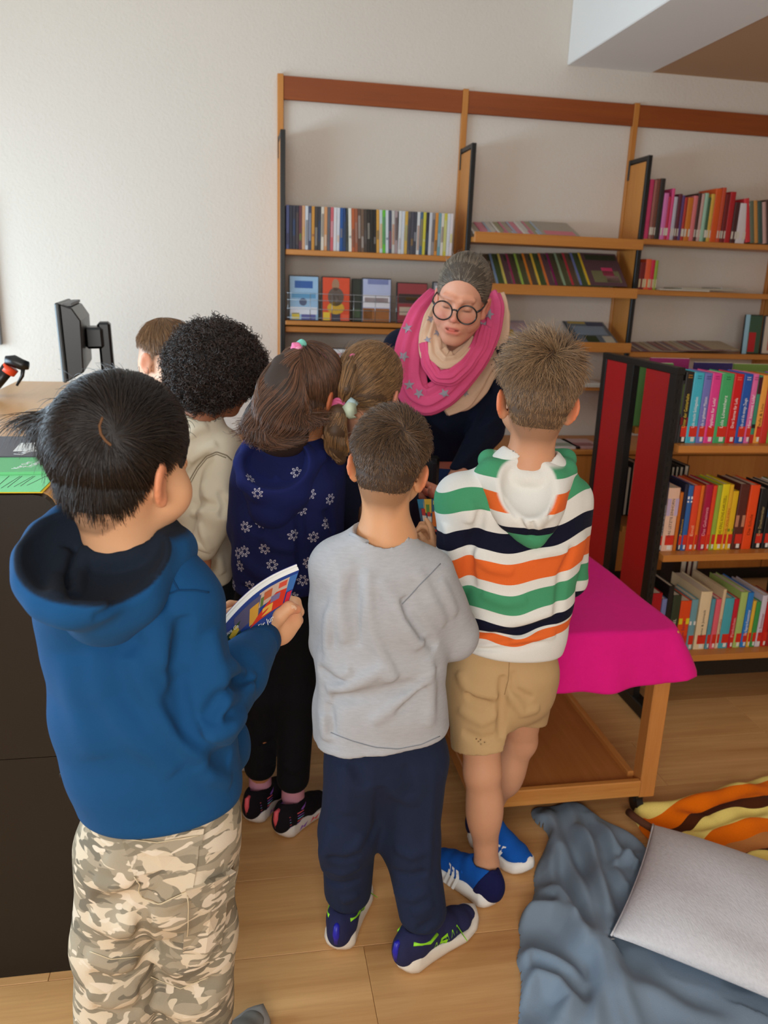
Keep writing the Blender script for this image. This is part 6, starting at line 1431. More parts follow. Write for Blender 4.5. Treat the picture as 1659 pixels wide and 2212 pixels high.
    r.loft([sec(196, 514, 1740, 1.105, 0.107), sec(206, 508, 1800, 1.11, 0.102), sec(212, 502, 1860, 1.115, 0.098)], 0.01, p=2.2); r.plane(J(350, 1795, 1.0), (0.02, -0.10, -1), 0.006); r.plane(J(350, 1748, 1.0), (0.0, 0.08, 1), 0.006)
    r.d -= 0.0012; fobj('hem_rib', r, RIB, ho)
    bm = bmesh.new(); e = j['wr_r']-j['el_r']; tube_mesh(bm, [j['el_r']+e*0.84, j['el_r']+e*0.90, j['el_r']+e*0.955, j['el_r']+e*0.98], [0.036, 0.0355, 0.0345, 0.031], 30); cr = bm_obj('cuff_rib', bm, RIB, ho, True)
    # hood bag lying on the back, dark lining inside
    Jh = lambda x, y, Y: J(x, y-26, Y)
    H0 = Jh(205, 1275, 1.02); h = Field(*bounds([Jh(40, 1130, 1.0), Jh(420, 1380, 1.0), A(H0[0], 0.9, H0[2]), A(H0[0], 1.16, H0[2])], 0.04), 0.0036)
    rim = [J(345, 1166, 1.150), J(366, 1172, 1.12), J(362, 1184, 1.06), Jh(318, 1222, 1.01), Jh(258, 1275, 0.965), Jh(205, 1318, 0.935), Jh(150, 1335, 0.930), Jh(104, 1318, 0.945), Jh(76, 1278, 0.97), Jh(76, 1232, 1.00), Jh(102, 1190, 1.04), Jh(148, 1155, 1.08), Jh(188, 1146, 1.12)]
    h.loft([sec(125, 345, 1235, 1.06, 0.085, -30), sec(105, 340, 1290, 1.03, 0.085, -40), sec(140, 315, 1325, 1.02, 0.07, -30)], 0.02)
    h.chain(rim, [0.020]*len(rim), 0.030)
    h.cap(Jh(380, 1215, 1.09), Jh(290, 1310, 1.0), 0.028, 0.030, 0.03); h.cap(Jh(290, 1312, 1.0), Jh(180, 1335, 0.965), 0.030, 0.024, 0.03)
    cv = (Jh(208, 1212, 0.985), A(0.088, 0.085, 0.052)); ax = unit(Jh(318, 1170, 1.06)-Jh(100, 1280, 0.94)); az = ortho(unit(A(-0.25, -0.55, 0.8)), ax); ay = np.cross(az, ax); RR = np.stack([ax, ay, az], 1)
    h.ell(cv[0], cv[1], 0.008, RR, mode='cut')
    h.chain([Jh(272, 1188, 1.085)+A(0.056*math.cos(a), 0.054*math.sin(a), 0.012*math.sin(a+0.6)) for a in np.linspace(0, 2*math.pi, 17)], [0.013]*17, 0.012)
    h.cap(Jh(275, 1180, 1.085), hd.P(0, -0.01, -0.04), 0.052, 0.054, 0.004, mode='cut')
    h.folds([([(150, 1190), (120, 1250), (125, 1290)], 0.012, 0.012), ([(185, 1180), (165, 1240), (160, 1290)], 0.011, 0.012), ([(170, 1180), (143, 1240), (145, 1285)], 0.008, -0.008), ([(330, 1240), (270, 1300), (200, 1335)], 0.010, -0.004)])
    HM = mat('blue_hood', (24, 76, 124), rough=0.92, spec=0.15, vary=0.06, scale=30, bump=0.25, bscale=900, sheen=0.02, attr='lining', attr_rgb=(26, 34, 46))
    def lining(V):
        l = (V-cv[0])@RR; e = np.sqrt(((l/cv[1])**2).sum(1)); return np.maximum(np.clip((1.13-e)/0.04, 0, 1), np.clip((0.088-np.linalg.norm(V[:, :2]-Jh(272, 1188, 1.085)[:2], axis=1))/0.008, 0, 1)*(V[:, 2] > Jh(272, 1230, 1.085)[2]))
    fobj('hood', h, HM, ho, dict(lining=lining))
    # camouflage cargo trousers
    CAMO = camo_mat(); g = Field(*bounds([J(170, 1680, 1.1), J(530, 1680, 1.1), j['an_l'], j['an_r']], 0.11), 0.005)
    g.loft([sec(188, 508, 1690, 1.11, 0.095), sec(186, 512, 1790, 1.11, 0.104), sec(196, 508, 1870, 1.115, 0.106)], 0.02, p=2.2)
    kl, kr = A(-0.212, 1.11, 0.45), A(-0.083, 1.13, 0.44)
    g.chain([J(272, 1830, 1.11), kl, A(-0.222, 1.11, 0.11)], (0.076, 0.066, 0.068), 0.018); g.chain([J(412, 1830, 1.125), kr, A(-0.100, 1.13, 0.11)], (0.076, 0.066, 0.066), 0.018)
    g.plane((0, 1.1, 0.035), (0, 0, -1), 0.01)
    g.folds([([(195, 1980), (250, 2010), (310, 1990)], 0.018, 0.010), ([(190, 2060), (250, 2085), (310, 2060)], 0.016, 0.008), ([(320, 2070), (380, 2095), (450, 2060)], 0.016, 0.009), ([(200, 1940), (240, 1960), (300, 1930)], 0.014, -0.010), ([(330, 2130), (400, 2150), (470, 2110)], 0.016, -0.008), ([(300, 1890), (306, 1980), (315, 2100)], 0.012, -0.016), ([(190, 2140), (240, 2160), (300, 2140)], 0.016, 0.010), ([(230, 1850), (290, 1900), (320, 1930)], 0.016, 0.007), ([(350, 1960), (400, 1930), (440, 1890)], 0.014, 0.006), ([(310, 1860), (340, 1870), (400, 1850)], 0.012, -0.006), ([(205, 1900), (235, 1915), (290, 1905)], 0.012, 0.006), ([(195, 2100), (245, 2120), (305, 2100)], 0.011, -0.007), ([(325, 2010), (385, 2030), (455, 2005)], 0.012, -0.007), ([(330, 2170), (400, 2190), (470, 2160)], 0.012, 0.008), ([(340, 2050), (400, 2070), (460, 2040)], 0.011, 0.006), ([(200, 2180), (250, 2195), (305, 2180)], 0.011, -0.007)])
    g.ripple(0.0022, 24, 21); tr_ = fobj('trousers', g, CAMO, p)
    def pocket(name, pts, th):
        c = np.mean(pts, 0); H = [g.px(*q) for q in pts]; H = [q for q in H if q is not None]
        if len(H) < 3: return
        N = [g.grad(q)[0] for q in H]; n = len(H); V = [q+nn*th for q, nn in zip(H, N)]+[q-nn*0.004 for q, nn in zip(H, N)]; m = np.mean(V[:n], 0)+np.mean(N, 0)*0.004
        V.append(m); Fc = [(i, (i+1) % n, 2*n) for i in range(n)]+[(i, n+i, n+(i+1) % n, (i+1) % n) for i in range(n)]
        mesh_obj(name, V, Fc, CAMO, tr_, False)
    pocket('back_pocket', [(262, 1800), (330, 1812), (430, 1798), (425, 1860), (415, 1920), (350, 1952), (310, 1935), (290, 1890)], 0.004)
    pocket('pocket_flap', [(258, 1792), (340, 1800), (436, 1785), (432, 1820), (380, 1838), (330, 1840), (285, 1825)], 0.008)
    pocket('cargo_pocket', [(405, 1920), (450, 1905), (488, 1890), (480, 1980), (470, 2050), (440, 2058), (398, 2058)], 0.007)
    pocket('cargo_flap', [(402, 1918), (450, 1898), (496, 1875), (492, 1930), (450, 1958), (415, 1945)], 0.012)
    STI = mat('cream_stitching', (206, 192, 160), rough=0.9)
    for q in ([(264, 1806), (340, 1815), (428, 1800)], [(290, 1890), (310, 1932), (350, 1948), (412, 1918)], [(195, 2055), (240, 2072), (300, 2066)], [(325, 2110), (390, 2135), (450, 2110)], [(402, 2045), (470, 2040)], [(404, 1930), (402, 2045)]): seam_px('stitching', g, q, STI, tr_, 0.0008, 0.006 if q[0][0] > 250 and q[0][1] < 2050 else 0.0)
    SOLE = mat('grey_shoe_sole', (150, 146, 140), rough=0.7); UPM = cloth('grey_shoe_mesh', (120, 118, 112), scale=200)
    shoe(p, (-0.245, 1.06), (-0.19, 1.26), 0.085, SOLE, UPM, UPM, ankle=A(-0.222, 1.12, 0.2)); shoe(p, (-0.135, 1.09), (0.026, 1.325), 0.088, SOLE, UPM, UPM, ankle=A(-0.100, 1.14, 0.2))
    return p
blue_boy()

# ------------------------------------------------------------------ the booklet he reads
def booklet():
    bk = thing('booklet', 'colourful curved paperback booklet held by the black haired child', 'booklet', J(555, 1325, 1.32))
    TL, TR, BR, BL = J(466, 1374, 1.245), J(646, 1232, 1.325), J(614, 1330, 1.305), J(480, 1440, 1.230)
    N = unit(np.cross(TR-TL, BL-TL)); N = N if N@FW > 0 else -N           # away from the camera
    TH = unit(N*0.45+unit(TL-BL)*0.9)                               # the page block shows above the cover's edge
    nu, nv = 26, 8
    def surf(off, extra=0.0):
        V = []
        for i in range(nu+1):
            for k in range(nv+1):
                u, v = -extra+(1+2*extra)*i/nu, k/nv
                q = TL*(1-u)*(1-v)+TR*u*(1-v)+BR*u*v+BL*(1-u)*v
                V.append(q+TH*off+unit(TL-BL)*0.016*math.sin(math.pi*min(max(u, 0), 1))*(1-v*0.6))
        return V
    def slab(name, o0, o1, mt, par, cut=0.0):
        V = surf(o0)+surf(o1); M_ = (nu+1)*(nv+1); Fc = []; I = lambda s, i, k: s*M_+i*(nv+1)+k
        for i in range(nu):
            for k in range(nv): Fc += [(I(0, i, k), I(0, i+1, k), I(0, i+1, k+1), I(0, i, k+1)), (I(1, i, k), I(1, i, k+1), I(1, i+1, k+1), I(1, i+1, k))]
            Fc += [(I(0, i, 0), I(1, i, 0), I(1, i+1, 0), I(0, i+1, 0)), (I(0, i, nv), I(0, i+1, nv), I(1, i+1, nv), I(1, i, nv))]
        for k in range(nv): Fc += [(I(0, 0, k), I(0, 0, k+1), I(1, 0, k+1), I(1, 0, k)), (I(0, nu, k), I(1, nu, k), I(1, nu, k+1), I(0, nu, k+1))]
        return mesh_obj(name, V, Fc, mt, par, False)
    CB = mat('booklet_blue', (28, 62, 140), rough=0.3, spec=0.5, vary=0.1)
    cov = slab('cover', 0.0, 0.0008, CB, bk); slab('pages', 0.0009, 0.0075, mat('white_pages', (236, 236, 232), rough=0.8), bk); slab('inner_pages', 0.0095, 0.0125, mat('white_pages', (236, 236, 232)), bk); slab('front_cover', 0.0126, 0.0134, mat('booklet_violet', (70, 70, 150), rough=0.35), bk)
    S0 = surf(-0.0005)
    def q(u, v):
        i, k = u*nu, v*nv; a, b = int(min(i, nu-1)), int(min(k, nv-1)); fu, fv = i-a, k-b; g = lambda x, y: A(S0[x*(nv+1)+y])
        return g(a, b)*(1-fu)*(1-fv)+g(a+1, b)*fu*(1-fv)+g(a+1, b+1)*fu*fv+g(a, b+1)*(1-fu)*fv
    def pr(c, pts, lay=0):
        n = len(pts); mid = (sum(a for a, _ in pts)/n, sum(b for _, b in pts)/n); V = []
        dense = []
        for s in range(n):
            for w in (0, 0.34, 0.67): dense.append((pts[s][0]*(1-w)+pts[(s+1) % n][0]*w, pts[s][1]*(1-w)+pts[(s+1) % n][1]*w))
        V = [q(*mid)-N*0.0003*(1+lay)]+[q(*x)-N*0.0003*(1+lay) for x in dense]; m = len(dense)
        mesh_obj('cover_print', V, [(0, 1+i, 1+(i+1) % m) for i in range(m)], cmat(c, 0.3), cov)
    R4 = lambda a, b, c_, d: [(a, c_), (b, c_), (b, d), (a, d)]
    pr((86, 84, 118), R4(0.22, 0.56, 0.10, 0.55)); pr((196, 174, 158), R4(0.54, 0.90, 0.06, 0.40)); pr((206, 54, 34), [(0.42, 0.72), (0.76, 0.28), (0.90, 0.30), (0.90, 0.66)], 1); pr((214, 160, 60), R4(0.42, 0.54, 0.25, 0.66), 1); pr((226, 176, 76), R4(0.60, 0.74, 0.48, 0.66), 2); pr((120, 110, 150), R4(0.70, 0.82, 0.32, 0.46), 2)
    pr((40, 70, 46), R4(0.08, 0.30, 0.30, 0.82)); pr((206, 180, 60), [(0.14, 0.42), (0.24, 0.30), (0.28, 0.5), (0.18, 0.62)], 1); pr((206, 130, 130), R4(0.16, 0.22, 0.55, 0.72), 2); pr((196, 40, 80), R4(0.0, 0.07, 0.42, 0.75), 1); pr((206, 40, 60), R4(0.92, 0.985, 0.42, 0.72), 1); pr((60, 110, 176), R4(0.90, 0.995, 0.05, 0.40)); pr((190, 96, 60), R4(0.60, 0.70, 0.12, 0.3), 1); pr((96, 120, 60), R4(0.56, 0.60, 0.2, 0.4), 1); pr((206, 80, 60), R4(0.78, 0.88, 0.1, 0.22), 1)
    ex = unit(q(0.85, 0.8)-q(0.4, 0.8)); ey = ortho(unit(q(0.5, 0.1)-q(0.5, 0.9)), ex); ez = np.cross(ex, ey)
    for s, u, v, sz in (('nur für Jungs!', 0.40, 0.84, 0.013), ('Neue Ge', 0.06, 0.20, 0.009)):
        o = q(u, v)-N*0.0022; text('cover_lettering', s, sz, WINK, cov, Matrix(((ex[0], ey[0], ez[0], o[0]), (ex[1], ey[1], ez[1], o[1]), (ex[2], ey[2], ez[2], o[2]), (0, 0, 0, 1))), shear=0.2)
booklet()

# ------------------------------------------------------------------ the boy in the striped hoodie and shorts
def striped_boy():
    p = thing('person', 'child in a striped green, orange and navy hoodie with beige shorts', 'person', (0.64, 1.66, 0))
    hd = Head(J(1160, 862, 1.64), (0.22, 0.97, -0.10), (0.06, 0.0, 1), 0.97, 1.0)
    j = dict(neck=J(1142, 1005, 1.62), chest=J(1115, 1180, 1.64), pelvis=J(1090, 1410, 1.65), sh_l=J(1000, 1082, 1.63), sh_r=J(1232, 1080, 1.64), el_l=J(982, 1240, 1.66), wr_l=J(960, 1215, 1.86), el_r=J(1228, 1250, 1.70), wr_r=J(1120, 1250, 1.95),
             hip_l=J(1035, 1480, 1.66), hip_r=J(1135, 1470, 1.68), kn_l=J(1042, 1668, 1.62), kn_r=J(1122, 1600, 1.74), an_l=A(0.604, 1.625, 0.085), an_r=A(0.662, 1.795, 0.115), toe_l=A(0.545, 1.70, 0.04), toe_r=A(0.70, 1.74, 0.04))
    b = body_field(hd, j, h=0.0044, leg_r=(0.058, 0.043, 0.029)); hd.ears(b, out=0.5, big=1.1)
    for s in 'lr': b.ell(j['kn_'+s]*0.62+j['an_'+s]*0.38+A(0, -0.008, 0), (0.041, 0.042, 0.075), 0.03)
    b.cap(j['an_l'], A(0.604, 1.60, 0.05), 0.028, 0.026, 0.02)
    sk = skin('light_tanned_skin', (204, 150, 116), (222, 112, 66), (84, 66, 50))
    fobj('body', b, sk, p, dict(blush=blush_of(hd), stub=stub_of(hd, back=-0.084, ear=0.004)))
    hb = hair_mat('sandy_hair_base', (84, 64, 46), (92, 70, 50), rough=0.6); hm = hair_mat('sandy_hair', (72, 54, 38), (164, 130, 94), rough=0.36)
    def ln(L, g): return np.clip(0.40+np.clip((L[:, 2]-0.03)/0.05, 0, 1)*1.1, 0.3, 1.5)
    def spike(L, N, D, lf, ln_): 
        t = np.clip((L[:, 2]-0.06)/0.04, 0, 1); return nrm_rows(D+np.outer(t, A(0.2, 0.6, 0.5))), lf+t*0.5, ln_
    hd.short_hair(p, 17000, 0.034, hm, hb, crown=(0.016, -0.062, 0.098), lift=0.16, grav=0.2, swirl=0.6, noise=0.55, thick=0.010, lenf=ln, back=-0.084, ear=0.004, r0=0.0005, spike=spike)
    # hoodie
    Wc, Gc, Nc, Oc = (222, 222, 216), (72, 150, 108), (22, 24, 42), (226, 106, 48)
    pys = [1052, 1096, 1142, 1184, 1206, 1254, 1276, 1320, 1345, 1368, 1374, 1393]
    zz = [J(1100, y_, 1.565)[2] for y_ in pys]; zt, zb = J(1100, 1000, 1.565)[2], J(1100, 1450, 1.565)[2]
    nz = lambda z: float((zt-z)/(zt-zb)); cols = [Wc, Gc, Wc, Nc, Wc, Oc, Wc, Gc, Wc, Nc, Wc, Oc, Wc]
    ST = stripe_mat('striped_sweatshirt', [(0.0, cols[0])]+[(nz(z), c) for z, c in zip(zz, cols[1:])], bumps=0.25, vary=0.03, bscale=600, sheen=0.02)
    x0 = J(1100, 1200, 1.565)[0]
    def pat(V):
        x = V[:, 0]-x0; wave = 0.006*np.sin(x*26+0.6)+0.004*np.sin(x*47+V[:, 2]*9)+0.010*np.exp(-((x+0.02)/0.05)**2)*np.clip((0.80-V[:, 2])/0.1, 0, 1)*-1
        return np.clip((zt-(V[:, 2]-0.13*x+wave))/(zt-zb), 0, 0.999)
    f = Field(*bounds([J(930, 985, 1.6), J(1280, 1460, 1.6), j['wr_l'], j['wr_r'], A(0.6, 1.5, 1.0)], 0.07), 0.0042)
    f.loft([sec(1065, 1215, 1005, 1.62, 0.055), sec(1020, 1245, 1040, 1.625, 0.066), sec(985, 1262, 1090, 1.63, 0.080), sec(990, 1258, 1180, 1.635, 0.086), sec(1000, 1232, 1290, 1.645, 0.090), sec(992, 1214, 1370, 1.65, 0.092), sec(978, 1200, 1440, 1.65, 0.090), sec(980, 1198, 1480, 1.65, 0.088)], 0.02, p=2.2)
    f.cap(j['sh_l'], j['el_l'], 0.053, 0.046, 0.014); f.ell(j['sh_l'], (0.054, 0.054, 0.054), 0.04); f.cap(j['el_l'], j['wr_l'], 0.046, 0.036, 0.012)
    f.cap(j['sh_r'], j['el_r'], 0.050, 0.045, 0.014); f.cap(j['el_r'], j['wr_r'], 0.045, 0.036, 0.012)
    f.plane(J(1090, 1432, 1.56), (-0.10, -0.05, -1), 0.010)
    f.folds([([(1015, 1180), (1012, 1230), (1020, 1270)], 0.012, -0.012), ([(1020, 1190), (1060, 1225), (1110, 1235)], 0.014, 0.006), ([(1200, 1340), (1140, 1360), (1080, 1375), (1020, 1385)], 0.012, -0.010), ([(1195, 1320), (1130, 1340), (1060, 1352), (1005, 1350)], 0.014, 0.009), ([(1200, 1370), (1150, 1378), (1100, 1385)], 0.010, 0.006),
             ([(1240, 1180), (1215, 1240), (1210, 1290), (1205, 1330)], 0.012, -0.010), ([(1040, 1100), (1030, 1150), (1010, 1190)], 0.012, -0.009), ([(1150, 1200), (1190, 1190), (1230, 1190)], 0.014, 0.005), ([(1040, 1280), (1090, 1300), (1140, 1295)], 0.016, 0.005), ([(960, 1130), (975, 1190), (990, 1260)], 0.014, 0.005), ([(1020, 1080), (1010, 1130)], 0.012, 0.006), ([(1010, 1400), (1090, 1402), (1180, 1385)], 0.008, -0.004)])
    f.ripple(0.0016, 26, 31); f.cap(J(1142, 1005, 1.625), hd.P(0, -0.01, -0.06), 0.058, 0.052, 0.006, mode='cut')
    f.ell(J(1142, 1050, 1.530), A(0.062, 0.072, 0.048), 0.004, np.stack([unit(RT), np.cross(ortho(A(0, -0.80, 0.60), unit(RT)), unit(RT)), ortho(A(0, -0.80, 0.60), unit(RT))], 1), mode='cut')
    ho = fobj('hoodie', f, ST, p, dict(pattern=pat))
    # hood folded on the back
    h = Field(*bounds([J(1020, 980, 1.7), J(1240, 1190, 1.5), A(0.6, 1.48, 1.05)], 0.05), 0.0034)
    rim = [J(1110, 985, 1.70), J(1056, 994, 1.655), J(1062, 1016, 1.60), J(1095, 1058, 1.555), J(1130, 1100, 1.525), J(1152, 1122, 1.512), J(1172, 1098, 1.525), J(1196, 1058, 1.56), J(1222, 1015, 1.61), J(1222, 992, 1.66), J(1170, 982, 1.70)]
    h.chain(rim, [0.019]*len(rim), 0.022)
    h.loft([sec(1050, 1228, 1040, 1.59, 0.056), sec(1072, 1212, 1090, 1.562, 0.052), sec(1100, 1192, 1135, 1.555, 0.042), sec(1128, 1176, 1160, 1.552, 0.034)], 0.02)
    h.cap(J(1048, 1030, 1.615), J(1100, 1120, 1.545), 0.026, 0.026, 0.02); h.cap(J(1222, 1030, 1.625), J(1180, 1125, 1.545), 0.022, 0.024, 0.02)
    cv = (J(1142, 1050, 1.530), A(0.056, 0.066, 0.042)); ax = unit(RT); az = ortho(A(0, -0.80, 0.60), ax); ay = np.cross(az, ax); RR = np.stack([ax, ay, az], 1)
    h.ell(cv[0], cv[1], 0.016, RR, mode='cut')
    h.chain([J(1142, 1010, 1.628)+A(0.060*math.cos(a), 0.056*math.sin(a), 0.010*math.sin(a)) for a in np.linspace(0, 2*math.pi, 17)], [0.015]*17, 0.014); h.cap(J(1142, 1000, 1.635), hd.P(0, -0.01, -0.06), 0.048, 0.048, 0.012, mode='cut')
    h.folds([([(1150, 1128), (1152, 1150), (1146, 1165)], 0.007, -0.008), ([(1090, 1075), (1120, 1120), (1140, 1150)], 0.006, -0.004), ([(1205, 1070), (1185, 1120)], 0.006, -0.004)])
    zt2, zb2 = J(1142, 1000, 1.58)[2], J(1150, 1170, 1.55)[2]
    HS = stripe_mat('striped_hood', [(0.0, Gc), (0.16, Wc), (0.33, Oc), (0.56, Wc), (0.74, Nc), (0.84, Gc)], bumps=0.25, vary=0.03, bscale=600, lining=Wc)
    def hpat(V): return np.clip((zt2-V[:, 2])/(zt2-zb2), 0, 0.92)
    def hlin(V): l = (V-cv[0])@RR; e = np.sqrt(((l/cv[1])**2).sum(1)); return np.maximum(np.clip((1.24-e)/0.10, 0, 1), np.clip((0.080-np.linalg.norm(V[:, :2]-J(1142, 1010, 1.628)[:2], axis=1))/0.010, 0, 1)*(V[:, 2] > J(1142, 1045, 1.60)[2]))
    fobj('hood', h, HS, ho, dict(pattern=hpat, lining=hlin))
    # shorts
    KH = cloth('khaki_cotton', (188, 156, 112), vary=0.05, scale=20, bscale=800); g = Field(*bounds([J(950, 1400, 1.65), J(1210, 1400, 1.65), J(1000, 1680, 1.6)], 0.09), 0.0044)
    g.loft([sec(980, 1197, 1400, 1.655, 0.078), sec(968, 1198, 1450, 1.66, 0.090), sec(962, 1192, 1490, 1.665, 0.092)], 0.02, p=2.2)
    g.cap(j['hip_l']+A(0, 0, 0.01), j['hip_l']*0.22+j['kn_l']*0.78, 0.076, 0.074, 0.02); g.cap(j['hip_r']+A(0, 0, 0.01), j['hip_r']*0.15+j['kn_r']*0.85, 0.074, 0.062, 0.02)
    sl = j['kn_l']-j['hip_l']
    cutl = J(1020, 1642, 1.55); cutr = J(1135, 1566, 1.66)
    X, Y, Z = g.ax[0][:, None, None], g.ax[1][None, :, None], g.ax[2][None, None, :]
    ql = ((cutl[2]-Z)+0.10*(X-cutl[0])-0.25*(Y-cutl[1])); qr = ((cutr[2]-Z)-0.25*(X-cutr[0])-0.1*(Y-cutr[1])); mid = J(1087, 1500, 1.62)[0]
    wgt = np.clip((X-mid)/0.012+0.5+0*Y+0*Z, 0, 1); g.d = np.maximum(g.d, (ql*(1-wgt)+qr*wgt).astype(np.float32))
    g.folds([([(1087, 1460), (1086, 1500), (1084, 1560), (1082, 1600)], 0.010, -0.020), ([(990, 1450), (1010, 1490), (1050, 1500), (1085, 1505)], 0.012, 0.008), ([(1000, 1470), (1020, 1510), (1060, 1520)], 0.009, -0.008), ([(1100, 1500), (1130, 1540), (1165, 1530)], 0.012, 0.007), ([(990, 1530), (1040, 1560), (1080, 1540)], 0.014, 0.005), ([(1110, 1450), (1110, 1490), (1150, 1510)], 0.010, -0.006), ([(1000, 1580), (1040, 1600), (1075, 1590)], 0.014, -0.005)])
    for s, e in (('l', 0.066), ('r', 0.056)): g.cap(j['hip_'+s]*0.4+j['kn_'+s]*0.6, j['kn_'+s]*1.3-j['hip_'+s]*0.3, e, e, 0.002, mode='cut')
    so = fobj('shorts', g, KH, p); seam_px('back_seam', g, [(1100, 1425), (1098, 1470), (1090, 1500)], mat('khaki_stitching', (160, 128, 88), rough=0.9), so, 0.0008)
    # trainers
    SOLE = mat('white_sole', (236, 234, 228), rough=0.55); UPM = cloth('blue_shoe_mesh', (20, 84, 170), scale=200, sheen=0.02); NV = cloth('navy_heel_counter', (24, 26, 70), scale=200, sheen=0.02); BL = mat('bright_blue_lining', (30, 120, 210), rough=0.7)
    for he, to, an in (((0.612, 1.572), (0.508, 1.745), j['an_l']), ((0.632, 1.828), (0.742, 1.672), j['an_r'])):
        up, sf, W, L = shoe(p, he, to, 0.085, SOLE, UPM, BL, ankle=an+A(0, 0, 0.10), sole_h=(0.046, 0.034, 0.030))
        ey = unit(W(0, 1, 0)-W(0, 0, 0)); ex = unit(W(1, 0, 0)-W(0, 0, 0))
        hc = Field(*bounds([W(a_, b_, c_) for a_ in (-0.03, 0.09) for b_ in (-0.05, 0.05) for c_ in (0.02, 0.10)], 0.01), 0.003); m = sf.at(np.stack(np.meshgrid(*hc.ax, indexing='ij'), -1).reshape(-1, 3)).reshape(hc.d.shape)
        hc.d = (m-0.0014).astype(np.float32); hc.plane(W(0.062, 0, 0), ex+A(0, 0, 0.45), 0.004); fobj('heel_counter', hc, NV, up)
        c = [W(0.022+0.034*(1-math.cos(t))*1.05, 0.029*math.sin(t), 0.074+0.006*math.cos(t*2)) for t in np.linspace(0, 2*math.pi, 24)]
        tube('collar_lining', c, 0.0042, BL, up, 8, closed=True)
        for sg in (-1, 1):
            for k in range(3):
                a0, a1 = W(0.088+k*0.014, sg*0.06, 0.026), W(0.098+k*0.014, sg*0.06, 0.062); w_ = ex*0.0042
                decal('white_stripe', sf, [a0-w_, a0+w_, a0*0.5+a1*0.5+w_, a1+w_, a1-w_, a0*0.5+a1*0.5-w_], -ey*sg, SOLE, up, off=0.0012, back=0.05)
        tube('strap', [W(0.085, -0.034, 0.062), W(0.088, -0.015, 0.074), W(0.088, 0.015, 0.074), W(0.085, 0.034, 0.062)], 0.006, UPM, up, 8)
striped_boy()

# ------------------------------------------------------------------ the girl in the navy flowered hoodie
def flower(f, x, y, r, mt, parent, rot):
    """six-petalled outlined flower print around a photo pixel"""
    c = f.px(x, y)
    if c is None: return
    n = f.grad(c)[0]; u = ortho(UP, n); v = np.cross(n, u); V = []; Fc = []; q = r/ (F/np.linalg.norm(c-CAM))
    for k in range(7):
        a = rot+2*math.pi*k/7; d = u*math.cos(a)+v*math.sin(a); e = np.cross(n, d); b = len(V); m = 12
        for i in range(m):
            t = 2*math.pi*i/m
            for s in (1.0, 0.52): V.append(c+d*q*(0.66+0.34*s*math.cos(t))+e*q*0.19*s*math.sin(t))
        for i in range(m): j2 = (i+1) % m; Fc.append((b+2*i, b+2*j2, b+2*j2+1, b+2*i+1))
    W = []
    for w in V:
        h = f.shoot(w+n*0.02, -n, 0.05); W.append((w if h is None else h)+n*0.0009)
    mesh_obj('flower_print', W, Fc, mt, parent, True)
def hair_cap_and_flow(hd, p, crown, mt, base, n=9000, thick=0.012, length=0.06, **kw):
    return hd.short_hair(p, n, length, mt, base, crown=crown, lift=0.0, grav=0.35, swirl=0.0, noise=0.10, thick=thick, k=7, lenf=lambda L, g: np.ones(len(L)), hug=1.0, **kw)
